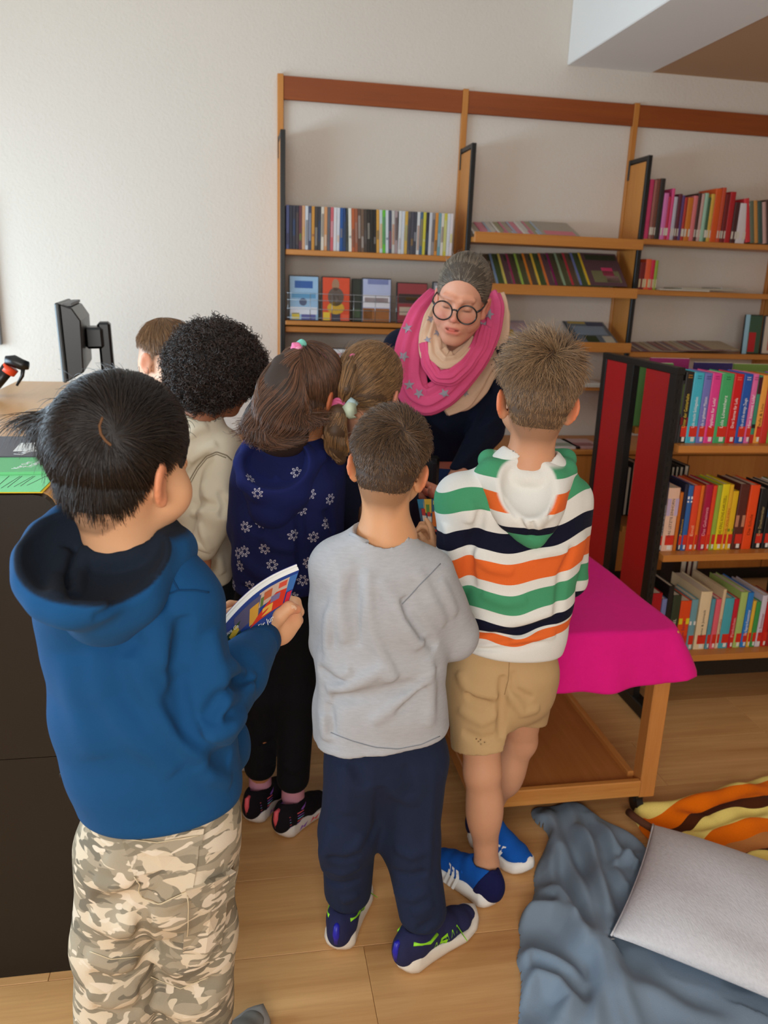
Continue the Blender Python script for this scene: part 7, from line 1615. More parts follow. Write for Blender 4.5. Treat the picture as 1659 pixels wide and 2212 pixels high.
def girl_one():
    p = thing('person', 'child with long brown ponytail in a navy hoodie printed with silver flowers', 'person', (0.1, 1.98, 0))
    hd = Head(J(672, 846, 1.98), (0.70, 0.70, -0.22), (0.05, 0.0, 1), 0.95, 1.0)
    j = dict(neck=J(645, 962, 1.97), chest=J(615, 1120, 1.98), pelvis=J(600, 1270, 1.98), sh_l=J(548, 1000, 1.95), sh_r=J(702, 1000, 1.99), el_l=J(530, 1140, 2.02), wr_l=J(600, 1180, 2.20), el_r=J(706, 1170, 2.00), wr_r=J(672, 1330, 2.04),
             hip_l=J(563, 1310, 1.98), hip_r=J(640, 1310, 1.98), kn_l=J(562, 1500, 1.99), kn_r=J(642, 1500, 1.97), an_l=A(0.045, 2.03, 0.10), an_r=A(0.135, 1.96, 0.10), toe_l=A(0.10, 2.10, 0.03), toe_r=A(0.19, 2.01, 0.03))
    b = body_field(hd, j, h=0.005); hd.ears(b)
    hf = Field(*bounds([j['wr_r'], J(676, 1392, 2.05)], 0.07), 0.003); hf.cap(j['el_r']*0.2+j['wr_r']*0.8, j['wr_r'], 0.021, 0.019, 0.01)
    hand(hf, J(676, 1345, 2.04), J(676, 1400, 2.06)-J(676, 1345, 2.04), (-0.6, -0.5, 0), 0.75, -1, curl=(0.7, 0.8, 0.8, 0.8))
    fobj_multi('body', [b, hf], skin('warm_tan_skin', (190, 126, 84), (200, 104, 66)), p, dict(blush=blush_of(hd)))
    hb = hair_mat('brown_hair_base', (50, 34, 24), (56, 38, 28), rough=0.55); hm = hair_mat('brown_hair', (44, 29, 20), (128, 88, 64), rough=0.34)
    sc_ = J(650, 762, 1.965); crown = tuple(hd.L(sc_)[0])
    hair = hair_cap_and_flow(hd, p, crown, hm, hb, thick=0.010, back=-0.070, ear=-0.012, front=0.055)
    G = [J(646, 764, 1.95), J(622, 790, 1.915), J(608, 840, 1.90), J(600, 890, 1.90), J(602, 925, 1.90), J(612, 950, 1.905)]; R = [0.020, 0.036, 0.052, 0.062, 0.070, 0.066]
    t = Field(*bounds(G, 0.09), 0.0045); t.chain(G, [r*0.74 for r in R], 0.02, side=RT, sx=1.18, sy=0.62)
    tl = fobj('ponytail', t, hb, hair)
    S = tail_strands(G, R, 5200, 14, rnd=0.9, curl=0.009); dd = S-J(605, 870, 1.90); S = S+RT*((dd@RT)*0.22)[..., None]-FW*((dd@FW)*0.30)[..., None]
    k = S.shape[1]; tt = np.linspace(0, 1, k); ph = RNG.uniform(0, 6.28, len(S)); rr_ = RNG.random(len(S))
    end = np.clip((tt-0.72)/0.28, 0, 1); S += (RT*0.030)*(end**1.5)[None, :, None]*np.sin(ph)[:, None, None]*rr_[:, None, None]*2.0+UP*(0.022*end**2)[None, :, None]*rr_[:, None, None]
    strands('hair_strands', S, 0.0007, 0.0003, hm, tl)
    for q, c in (((640, 748, 1.94), (226, 120, 160)), ((650, 744, 1.945), (120, 196, 180)), ((655, 755, 1.95), (232, 214, 170)), ((645, 757, 1.935), (232, 150, 180))):
        s = Field(*bounds([J(*q)], 0.03), 0.0025); s.ell(J(*q), (0.014, 0.011, 0.011), 0.003); s.ripple(0.002, 160, int(q[0])); fobj('scrunchie', s, mat('scrunchie_%d_%d_%d' % c, c, rough=0.85), hair)
    bow = [J(684, 758, 1.93), J(694, 765, 1.93), J(700, 768, 1.925), J(706, 776, 1.925)]; tube('hair_clip', bow, [0.003, 0.006, 0.003, 0.005], mat('pink_clip', (226, 110, 160), rough=0.4), hair, 8)
    NV = cloth('navy_flower_sweatshirt', (30, 36, 84), vary=0.06, scale=30); f = Field(*bounds([J(500, 950, 1.98), J(745, 1310, 1.98), j['wr_l'], j['wr_r'], A(0.1, 1.84, 0.9)], 0.06), 0.0045)
    f.loft([sec(590, 690, 965, 1.97, 0.055), sec(530, 716, 990, 1.965, 0.075), sec(510, 730, 1050, 1.965, 0.090), sec(505, 725, 1130, 1.97, 0.098), sec(502, 712, 1210, 1.975, 0.102), sec(500, 700, 1290, 1.98, 0.102)], 0.02, p=2.2)
    f.cap(j['sh_r'], j['el_r'], 0.052, 0.046, 0.02); f.cap(j['el_r'], j['wr_r'], 0.045, 0.036, 0.012); f.cap(j['sh_l'], j['el_l'], 0.048, 0.044, 0.03); f.cap(j['el_l'], j['wr_l'], 0.044, 0.034, 0.014)
    f.plane(J(600, 1296, 1.88), (0.0, -0.05, -1), 0.012)
    f.folds([([(650, 1040), (648, 1120), (652, 1200), (650, 1270)], 0.012, -0.018), ([(640, 1010), (630, 1070), (600, 1130)], 0.016, 0.007), ([(560, 1150), (590, 1180), (640, 1190)], 0.014, 0.006), ([(540, 1130), (570, 1150)], 0.014, -0.006), ([(520, 1200), (560, 1240), (620, 1250)], 0.016, 0.007), ([(700, 1100), (720, 1150)], 0.012, -0.005), ([(680, 1180), (715, 1200)], 0.012, 0.006), ([(520, 1265), (580, 1285), (650, 1285)], 0.010, -0.005)])
    f.ripple(0.0018, 24, 41); ho = fobj('hoodie', f, NV, p)
    h = Field(*bounds([J(505, 945, 1.95), J(725, 1150, 1.9), A(0.05, 1.80, 1.0)], 0.05), 0.004)
    rim = [J(700, 965, 1.99), J(690, 985, 1.93), J(650, 1020, 1.88), J(600, 1050, 1.86), J(560, 1060, 1.855), J(530, 1040, 1.865), J(522, 1000, 1.89), J(540, 965, 1.93), J(580, 950, 1.97)]
    h.loft([sec(535, 690, 1000, 1.92, 0.075), sec(522, 672, 1055, 1.905, 0.070), sec(535, 640, 1095, 1.90, 0.055)], 0.02); h.chain(rim, [0.015]*len(rim), 0.025)
    cv = (J(596, 1000, 1.865), A(0.078, 0.070, 0.050)); ax = unit(J(690, 985, 1.93)-J(530, 1035, 1.865)); az = ortho(A(0, -0.6, 0.8), ax); ay = np.cross(az, ax); RR = np.stack([ax, ay, az], 1); h.ell(cv[0], cv[1], 0.008, RR, mode='cut')
    h.folds([([(585, 970), (590, 1010), (600, 1040)], 0.010, 0.010), ([(630, 965), (625, 1010)], 0.010, 0.010)])
    HM = mat('navy_hood', (32, 40, 96), rough=0.92, spec=0.15, vary=0.06, scale=30, bump=0.25, bscale=900, sheen=0.02); hd_ = fobj('hood', h, HM, ho)
    SIL = mat('silver_print', (206, 206, 224), rough=0.45, spec=0.6, vary=0.15, scale=300)
    fl = [(677, 983), (669, 1011), (641, 1021), (670, 1067), (713, 1078), (597, 1085), (651, 1101), (562, 1130), (530, 1138), (635, 1156), (677, 1160), (572, 1185), (529, 1191), (588, 1220), (540, 1266), (505, 1264), (519, 1222), (666, 1216), (654, 1253), (680, 1308), (515, 1195), (632, 1288), (705, 1130)]
    for i, (x, y) in enumerate(fl): flower(f, x, y, 13, SIL, ho, i*0.37)
    for i, (x, y) in enumerate(((540, 1034), (556, 1066), (530, 1088))): flower(h, x, y, 12.5, SIL, hd_, i*0.5)
    BK = cloth('black_leggings', (22, 22, 26), vary=0.1); g = Field(*bounds([J(510, 1260, 1.98), J(700, 1260, 1.98), j['an_l'], j['an_r']], 0.09), 0.005)
    g.loft([sec(512, 690, 1260, 1.98, 0.085), sec(515, 688, 1340, 1.985, 0.085)], 0.02); g.chain([j['hip_l'], j['kn_l'], j['an_l']+A(0, 0, 0.05)], (0.066, 0.050, 0.046), 0.03); g.chain([j['hip_r'], j['kn_r'], j['an_r']+A(0, 0, 0.05)], (0.066, 0.050, 0.046), 0.03); g.plane((0, 2, 0.115), (0, 0, -1), 0.008)
    g.folds([([(525, 1640), (560, 1655), (595, 1640)], 0.012, 0.006), ([(612, 1650), (645, 1668), (680, 1650)], 0.012, 0.006), ([(525, 1600), (560, 1612), (595, 1600)], 0.012, -0.005), ([(540, 1440), (580, 1460)], 0.012, 0.005)]); fobj('leggings', g, BK, p)
    SOLE = mat('white_shoe_sole', (224, 218, 212), rough=0.5); UPM = cloth('black_shoe_mesh', (26, 22, 28), scale=200, sheen=0.02); PK = mat('coral_tab', (226, 92, 104), rough=0.5); PU = mat('purple_glitter', (150, 92, 196), rough=0.35); LB = mat('light_blue_print', (120, 180, 220), rough=0.4)
    for he, to, an in (((0.016, 1.972), (0.125, 2.135), j['an_l']), ((0.096, 1.902), (0.228, 2.045), j['an_r'])):
        up, sf, W, L = shoe(p, he, to, 0.082, SOLE, UPM, PU, ankle=an+A(0, 0, 0.1), sole_h=(0.040, 0.026, 0.022)); ey = unit(W(0, 1, 0)-W(0, 0, 0)); ex = unit(W(1, 0, 0)-W(0, 0, 0))
        bm = bmesh.new(); tube_mesh(bm, [W(-0.014, 0, 0.042), W(-0.018, 0, 0.070), W(-0.016, 0, 0.090), W(-0.004, 0, 0.092)], [0.007, 0.0075, 0.007, 0.005], 8); bm_obj('heel_tab', bm, PK, up, True)
        c = [W(0.020+0.036*(1-math.cos(t)), 0.030*math.sin(t), 0.078+0.006*math.cos(t*2)) for t in np.linspace(0, 2*math.pi, 24)]; tube('collar_lining', c, 0.0045, PU, up, 8, closed=True)
        for sg in (-1, 1):
            for k in range(5):
                z = 0.040+0.008*k; a0, a1 = W(0.006, sg*0.06, z), W(0.062, sg*0.06, z-0.006); w_ = A(0, 0, 0.0009); decal('wavy_line', sf, [a0-w_, a0*0.5+a1*0.5-w_+A(0, 0, 0.004), a1-w_, a1+w_, a0*0.5+a1*0.5+w_+A(0, 0, 0.004), a0+w_], -ey*sg, (PU, PK, LB)[k % 3], up, back=0.05)
            for x_, m_ in ((0.058, PU), (0.105, PK), (0.150, LB)):
                q = [(x_-0.018, 0.010), (x_-0.006, 0.024), (x_, 0.016), (x_+0.020, 0.024), (x_+0.006, 0.010), (x_-0.002, 0.016)]
                mesh_obj('sole_print', [W(a, sg*(0.0425-0.06*max(0, a-0.13)+0.0012)*np.interp(a/L, [0, 0.12, 0.3, 0.5, 0.72, 0.86], [0.6, 0.84, 0.84, 0.90, 1.06, 0.93]), z) for a, z in q], [tuple(range(6))], m_, up)
        SK = skin('pink_sock', (214, 150, 168), (214, 150, 168)); s = Field(*bounds([an], 0.06), 0.004); s.cap(an-A(0, 0, 0.03), an+A(0, 0, 0.02), 0.033, 0.032, 0.01); fobj('sock', s, SK, p)
girl_one()

# ------------------------------------------------------------------ the girl with the side ponytail and pale bow
def girl_two():
    p = thing('person', 'child with light brown side ponytail, pink band and pale green bow', 'person', (0.36, 2.02, 0))
    hd = Head(J(800, 846, 2.00), (0.55, 0.80, -0.28), (0.02, 0.0, 1), 0.97, 1.02)
    j = dict(neck=J(800, 985, 2.02), chest=J(815, 1130, 2.04), pelvis=J(815, 1330, 2.06), sh_l=J(745, 1035, 2.02), sh_r=J(860, 1035, 2.04), el_l=J(735, 1170, 2.06), wr_l=J(820, 1200, 2.22), el_r=J(880, 1160, 2.10), wr_r=J(860, 1200, 2.25), hip_l=A(0.29, 2.06, 0.62), hip_r=A(0.40, 2.07, 0.62), kn_l=A(0.29, 2.07, 0.36), kn_r=A(0.40, 2.08, 0.36), an_l=A(0.29, 2.10, 0.1), an_r=A(0.40, 2.11, 0.1), toe_l=A(0.30, 2.2, 0.03), toe_r=A(0.42, 2.21, 0.03))
    b = body_field(hd, j, h=0.005); hd.ears(b); fobj('body', b, skin('fair_pink_skin', (214, 158, 128), (214, 130, 104)), p, dict(blush=blush_of(hd)))
    hb = hair_mat('light_brown_hair_base', (82, 60, 40), (88, 64, 44), rough=0.55); hm = hair_mat('light_brown_hair', (70, 49, 32), (170, 130, 86), rough=0.36)
    tie = J(742, 872, 1.945); hair = hair_cap_and_flow(hd, p, tuple(hd.L(tie)[0]), hm, hb, thick=0.010, back=-0.070, ear=-0.010, front=0.055)
    top = J(766, 776, 1.955); G0 = [top, J(758, 800, 1.925), J(748, 840, 1.915), J(742, 872, 1.93)]
    t = Field(*bounds(G0, 0.05), 0.004); t.chain(G0, [0.010, 0.016, 0.016, 0.012], 0.012); t0 = fobj('hair_lock', t, hb, hair); strands('hair_strands', tail_strands(G0, [0.012, 0.021, 0.020, 0.014], 900, 10), 0.0007, 0.0004, hm, t0)
    G = [tie, J(730, 895, 1.915), J(722, 930, 1.91), J(726, 965, 1.915), J(735, 992, 1.92)]; R = [0.014, 0.026, 0.030, 0.026, 0.018]
    t = Field(*bounds(G, 0.06), 0.004); t.chain(G, [r*0.85 for r in R], 0.012); t1 = fobj('ponytail', t, hb, hair); strands('hair_strands', tail_strands(G, R, 1800, 12, rnd=0.7, curl=0.004), 0.0007, 0.0003, hm, t1)
    PKB = mat('pink_hair_band', (222, 108, 156), rough=0.6)
    def ring(c, ax, r, th): a = ortho(RT, ax); b_ = np.cross(unit(ax), a); tube('hair_band', [c+a*r*math.cos(q)+b_*r*math.sin(q) for q in np.linspace(0, 2*math.pi, 20)[:-1]], th, PKB, hair, 8, closed=True)
    ring(J(765, 773, 1.945), J(758, 800, 1.925)-top, 0.009, 0.004)
    for k in range(3): ring(J(733-k*2.0, 872+k*6, 1.925), G[1]-G[0], 0.014, 0.0042)
    BW = mat('pale_green_ribbon', (206, 222, 196), rough=0.35, spec=0.5); BW2 = mat('pale_blue_ribbon', (190, 220, 226), rough=0.35, spec=0.5)
    def loop(pts, mt): bm = bmesh.new(); V = [bm.verts.new(tuple(q)) for q in pts]; n = len(pts)//2; [bm.faces.new((V[i], V[i+1], V[n+i+1], V[n+i])) for i in range(n-1)]; o = bm_obj('ribbon_bow', bm, mt, hair, True); o.modifiers.new('thickness', 'SOLIDIFY').thickness = 0.0012
    loop([J(738, 880, 1.905), J(752, 868, 1.89), J(768, 872, 1.90), J(744, 902, 1.905), J(757, 900, 1.885), J(771, 893, 1.90)], BW); loop([J(742, 876, 1.912), J(752, 864, 1.905), J(758, 858, 1.91), J(760, 884, 1.912), J(769, 878, 1.905), J(776, 870, 1.91)], BW2); loop([J(742, 893, 1.90), J(748, 898, 1.895), J(754, 905, 1.90), J(756, 893, 1.90), J(765, 898, 1.895), J(772, 903, 1.90)], BW)
    DK = cloth('dark_navy_jacket', (24, 26, 44)); f = Field(*bounds([J(720, 990, 2.02), J(920, 1360, 2.05), j['wr_l'], j['wr_r']], 0.06), 0.0055)
    f.loft([sec(768, 838, 990, 2.02, 0.055), sec(738, 868, 1020, 2.03, 0.075), sec(732, 880, 1100, 2.04, 0.09), sec(740, 885, 1220, 2.05, 0.095), sec(745, 885, 1340, 2.06, 0.095)], 0.02, p=2.2)
    for s in 'lr': f.cap(j['sh_'+s], j['el_'+s], 0.048, 0.043, 0.025); f.cap(j['el_'+s], j['wr_'+s], 0.043, 0.035, 0.014)
    f.ripple(0.002, 24, 51); fobj('jacket', f, DK, p); BK = cloth('black_trousers', (24, 24, 28)); g = Field(*bounds([j['hip_l'], j['hip_r'], j['an_l'], j['an_r']], 0.10), 0.006); g.ell(j['pelvis'], (0.09, 0.08, 0.08), 0.02)
    for s in 'lr': g.chain([j['hip_'+s], j['kn_'+s], j['an_'+s]], (0.064, 0.05, 0.045), 0.02)
    fobj('trousers', g, BK, p); SO = mat('pale_shoe_sole', (200, 196, 190)); UPM = cloth('plum_shoe_mesh', (70, 40, 70))
    for s in 'lr': q = j['an_'+s]; shoe(p, (q[0]-0.01, q[1]-0.05), (q[0]+0.02, q[1]+0.145), 0.08, SO, UPM, UPM, ankle=q+A(0, 0, 0.1))
girl_two()

# ------------------------------------------------------------------ the curly haired boy in the cream sweatshirt
def curly_boy():
    p = thing('person', 'child with dark curly hair in a cream sweatshirt standing at the side desk', 'person', (-0.05, 2.25, 0))
    hd = Head(J(470, 806, 2.23), (0.86, 0.42, -0.30), (0.05, 0.02, 1), 1.0, 1.0)
    j = dict(neck=J(432, 905, 2.23), chest=J(440, 1070, 2.24), pelvis=J(452, 1270, 2.25), sh_l=J(378, 945, 2.24), sh_r=J(478, 965, 2.21), el_l=J(372, 1075, 2.28), wr_l=J(404, 1128, 2.42), el_r=J(470, 1110, 2.10), wr_r=J(441, 1182, 2.10), hip_l=A(-0.095, 2.25, 0.58), hip_r=A(0.0, 2.25, 0.58), kn_l=A(-0.095, 2.25, 0.34), kn_r=A(0.0, 2.25, 0.34), an_l=A(-0.095, 2.27, 0.1), an_r=A(0.0, 2.27, 0.1), toe_l=A(-0.08, 2.37, 0.03), toe_r=A(0.03, 2.37, 0.03))
    b = body_field(hd, j, h=0.005); hd.ears(b)
    hf = Field(*bounds([j['wr_r'], J(428, 1245, 2.12)], 0.06), 0.0026); hf.cap(j['el_r']*0.25+j['wr_r']*0.75, j['wr_r'], 0.022, 0.0185, 0.01)
    w = J(438, 1188, 2.10)
    hf.cap(j['wr_r'], w, 0.018, 0.020, 0.01); hf.cap(w, J(440, 1212, 2.105), 0.020, 0.018, 0.012, side=RT, sx=1.15, sy=0.75)
    for q, r in ((((440, 1208), (424, 1215), (416, 1216)), 0.0085), (((441, 1214), (437, 1232), (430, 1244)), 0.0085), (((446, 1216), (444, 1232), (437, 1246)), 0.0082), (((450, 1214), (449, 1228), (444, 1240)), 0.0076), (((432, 1188), (424, 1166), (412, 1156)), 0.0088)):
        hf.chain([J(x, y, 2.105-0.004*i) for i, (x, y) in enumerate(q)], (r*1.1, r, r*0.75), 0.003)
    hl = Field(*bounds([j['wr_l'], J(378, 1126, 2.42)], 0.07), 0.003); hl.cap(j['wr_l']*0.8+j['el_l']*0.2, j['wr_l'], 0.021, 0.018, 0.01); hand(hl, j['wr_l'], J(380, 1127, 2.40)-j['wr_l'], (0, 0, -1), 0.75, 1, curl=(0.4, 0.4, 0.4, 0.4))
    fobj_multi('body', [b, hf, hl], skin('brown_skin', (176, 116, 84), (190, 96, 66)), p, dict(blush=blush_of(hd, [(J(428, 1240, 2.10), 0.04)])))
    hb = hair_mat('curly_hair_base', (22, 17, 15), (26, 20, 17), rough=0.7); hm = hair_mat('curly_hair', (24, 18, 16), (64, 48, 40), rough=0.40)
    f = Field(*bounds([J(350, 680, 2.22), J(580, 890, 2.22)], 0.13), 0.005); c0 = J(464, 786, 2.22)
    f.ell(c0, (0.125, 0.118, 0.112), 0.02); f.ell(J(430, 830, 2.21), (0.075, 0.09, 0.065), 0.03); f.ell(J(526, 800, 2.23), (0.052, 0.07, 0.055), 0.03)
    # keep the face and the nape free
    fc = hd.P(0.0, 0.085, -0.062); f.ell(fc, (0.075, 0.075, 0.070), 0.02, hd.R, mode='cut'); f.plane(J(440, 893, 2.2), A(-0.25, 0, -1), 0.02)
    f.ripple(0.004, 90, 61); V, Q = f.mesh(); hair = fast_mesh('hair', V.copy(), Q, hb, p)
    n = 7500; P = sample_mesh(V, Q, n); N = f.grad(P); k = 16; t = np.linspace(0, 1, k); T = nrm_rows(np.cross(N, RNG.normal(size=(n, 3)))); B = np.cross(N, T)
    ax_ = nrm_rows(N*RNG.uniform(-0.2, 0.7, (n, 1))+T*RNG.uniform(0.4, 1, (n, 1))+A(0, 0, -0.25)); U = nrm_rows(np.cross(ax_, N+0.01)); W_ = np.cross(ax_, U)
    rad = RNG.uniform(0.003, 0.0065, n); turns = RNG.uniform(1.0, 2.2, n)*2*np.pi; ph = RNG.uniform(0, 6.28, n); ln = RNG.uniform(0.014, 0.034, n)
    S = P[:, None]-N[:, None]*0.004+ax_[:, None]*(ln[:, None]*t)[..., None]+U[:, None]*(rad[:, None]*np.cos(ph[:, None]+turns[:, None]*t))[..., None]+W_[:, None]*(rad[:, None]*np.sin(ph[:, None]+turns[:, None]*t))[..., None]+N[:, None]*0.004
    strands('hair_strands', S, 0.0009, 0.0005, hm, hair)
    CR = cloth('cream_cotton', (224, 214, 190), vary=0.04, scale=14, bscale=900, sheen=0.1); f = Field(*bounds([J(360, 880, 2.22), J(520, 1290, 2.22), j['wr_l'], j['wr_r'], A(-0.1, 2.08, 0.9)], 0.07), 0.0045)
    f.loft([sec(400, 474, 898, 2.23, 0.052), sec(372, 488, 925, 2.235, 0.070), sec(362, 500, 980, 2.24, 0.088), sec(368, 500, 1080, 2.25, 0.095), sec(385, 506, 1190, 2.26, 0.100), sec(392, 510, 1290, 2.265, 0.100)], 0.02, p=2.3)
    f.cap(j['sh_r'], j['el_r'], 0.050, 0.052, 0.010); f.ell(j['sh_r'], (0.050, 0.050, 0.050), 0.03); f.cap(j['el_r'], j['wr_r'], 0.050, 0.038, 0.008); f.cap(j['sh_l'], j['el_l'], 0.048, 0.046, 0.03); f.cap(j['el_l'], j['wr_l'], 0.046, 0.036, 0.014)
    f.plane(J(450, 1278, 2.15), (0.05, -0.05, -1), 0.010)
    f.folds([([(410, 1000), (440, 975), (470, 960)], 0.014, 0.008), ([(405, 1030), (430, 1000), (460, 985)], 0.012, -0.008), ([(415, 1090), (440, 1085), (470, 1095)], 0.012, -0.009), ([(412, 1105), (425, 1112), (436, 1104)], 0.009, 0.010), ([(490, 1070), (502, 1085), (500, 1110)], 0.012, 0.010), ([(475, 1060), (485, 1090), (480, 1120)], 0.010, -0.009), ([(440, 1040), (450, 1090)], 0.014, 0.005), ([(430, 1130), (440, 1160), (455, 1190)], 0.010, 0.006), ([(470, 1200), (480, 1240)], 0.014, 0.006), ([(400, 950), (420, 930), (450, 920)], 0.014, 0.006)])
    f.ripple(0.0022, 26, 63); f.cap(J(432, 905, 2.23), hd.P(0, -0.02, -0.06), 0.054, 0.05, 0.006, mode='cut')
    sh = fobj('sweatshirt', f, CR, p); STI = mat('taupe_stitching', (140, 128, 104), rough=0.9)
    seam_px('shoulder_seam', f, [(408, 1040), (425, 1010), (445, 985), (468, 976), (490, 984), (500, 994)], STI, sh, 0.0016); seam_px('shoulder_seam', f, [(410, 1046), (428, 1014), (447, 990), (468, 981), (488, 989)], STI, sh, 0.0012)
    e = j['wr_r']-j['el_r']; bm = bmesh.new(); tube_mesh(bm, [j['el_r']+e*0.80, j['el_r']+e*0.94, j['el_r']+e*1.02], [0.040, 0.0395, 0.038], 24, cap=False); o = bm_obj('cuff', bm, CR, sh, True); o.modifiers.new('thickness', 'SOLIDIFY').thickness = 0.003
    BK = cloth('black_joggers', (26, 28, 32)); g = Field(*bounds([j['hip_l'], j['hip_r'], j['an_l'], j['an_r']], 0.10), 0.006); g.ell(j['pelvis'], (0.09, 0.085, 0.09), 0.02)
    for s in 'lr': g.chain([j['hip_'+s], j['kn_'+s], j['an_'+s]], (0.066, 0.052, 0.046), 0.02)
    fobj('trousers', g, BK, p); SO = mat('grey_white_sole', (206, 202, 196)); UPM = cloth('dark_shoe_mesh', (44, 44, 50))
    for s in 'lr': q = j['an_'+s]; shoe(p, (q[0]-0.015, q[1]-0.05), (q[0]+0.03, q[1]+0.14), 0.082, SO, UPM, UPM, ankle=q+A(0, 0, 0.1))
curly_boy()

# ------------------------------------------------------------------ the boy behind him
def other_boy():
    p = thing('person', 'child with short two-tone brown hair half hidden behind the curly haired child', 'person', (-0.12, 2.6, 0))
    hd = Head(J(362, 776, 2.55), (0.72, 0.66, -0.20), (0.10, 0, 1), 0.95, 1.0)
    hd = Head(J(362, 776, 2.55), (0.74, -0.55, -0.34), (0.10, 0.0, 1), 0.96, 1.0)
    j = dict(neck=J(395, 880, 2.55), chest=J(400, 1030, 2.56), pelvis=J(455, 1220, 2.58), sh_l=J(352, 925, 2.60), sh_r=J(450, 925, 2.52), el_l=J(350, 1050, 2.66), wr_l=J(420, 1080, 2.7), el_r=J(455, 1050, 2.55), wr_r=J(470, 1100, 2.66), hip_l=A(-0.10, 2.6, 0.6), hip_r=A(0.0, 2.6, 0.6), kn_l=A(-0.10, 2.6, 0.35), kn_r=A(0.0, 2.6, 0.35), an_l=A(-0.10, 2.62, 0.1), an_r=A(0.0, 2.62, 0.1), toe_l=A(-0.08, 2.7, 0.03), toe_r=A(0.02, 2.7, 0.03))
    b = body_field(hd, j, h=0.005); hd.ears(b, big=1.1); fobj('body', b, skin('pale_skin', (226, 180, 150), (232, 140, 106), (120, 100, 92)), p, dict(blush=blush_of(hd), stub=stub_of(hd, depth=0.05, strength=0.6, back=0.0, ear=0.03, side=0.04)))
    hb = hair_mat('chestnut_hair_base', (96, 70, 48), (104, 76, 52), rough=0.6); hm = hair_mat('chestnut_hair', (88, 62, 42), (164, 126, 88))
    hd.short_hair(p, 8000, 0.045, hm, hb, crown=(0.0, -0.05, 0.10), lift=0.1, grav=0.4, swirl=0.3, noise=0.15, thick=0.010, back=0.010, ear=0.030, side=0.04, front=0.06, r0=0.0006, fwd_top=0.4, hug=0.9)
    MR = cloth('maroon_jacket', (120, 26, 34)); f = Field(*bounds([J(340, 850, 2.55), J(470, 1240, 2.55), j['wr_l'], j['wr_r']], 0.08), 0.006)
    f.loft([sec(370, 430, 872, 2.55, 0.06), sec(352, 452, 905, 2.555, 0.075), sec(345, 456, 960, 2.56, 0.09), sec(400, 505, 1220, 2.58, 0.09)], 0.02)
    for s in 'lr': f.cap(j['sh_'+s], j['el_'+s], 0.046, 0.042, 0.02); f.cap(j['el_'+s], j['wr_'+s], 0.042, 0.034, 0.014)
    f.ripple(0.002, 24, 71); fobj('jacket', f, MR, p); BK = cloth('grey_trousers', (60, 62, 68)); g = Field(*bounds([j['hip_l'], j['hip_r'], j['an_l'], j['an_r']], 0.10), 0.006); g.ell(j['pelvis'], (0.09, 0.08, 0.09), 0.02)
    for s in 'lr': g.chain([j['hip_'+s], j['kn_'+s], j['an_'+s]], (0.064, 0.05, 0.045), 0.02)
    fobj('trousers', g, BK, p); SO = mat('grey_white_sole', (206, 202, 196)); UPM = cloth('dark_shoe_mesh', (44, 44, 50))
    for s in 'lr': q = j['an_'+s]; shoe(p, (q[0]-0.015, q[1]-0.05), (q[0]+0.03, q[1]+0.14), 0.082, SO, UPM, UPM, ankle=q+A(0, 0, 0.1))
other_boy()

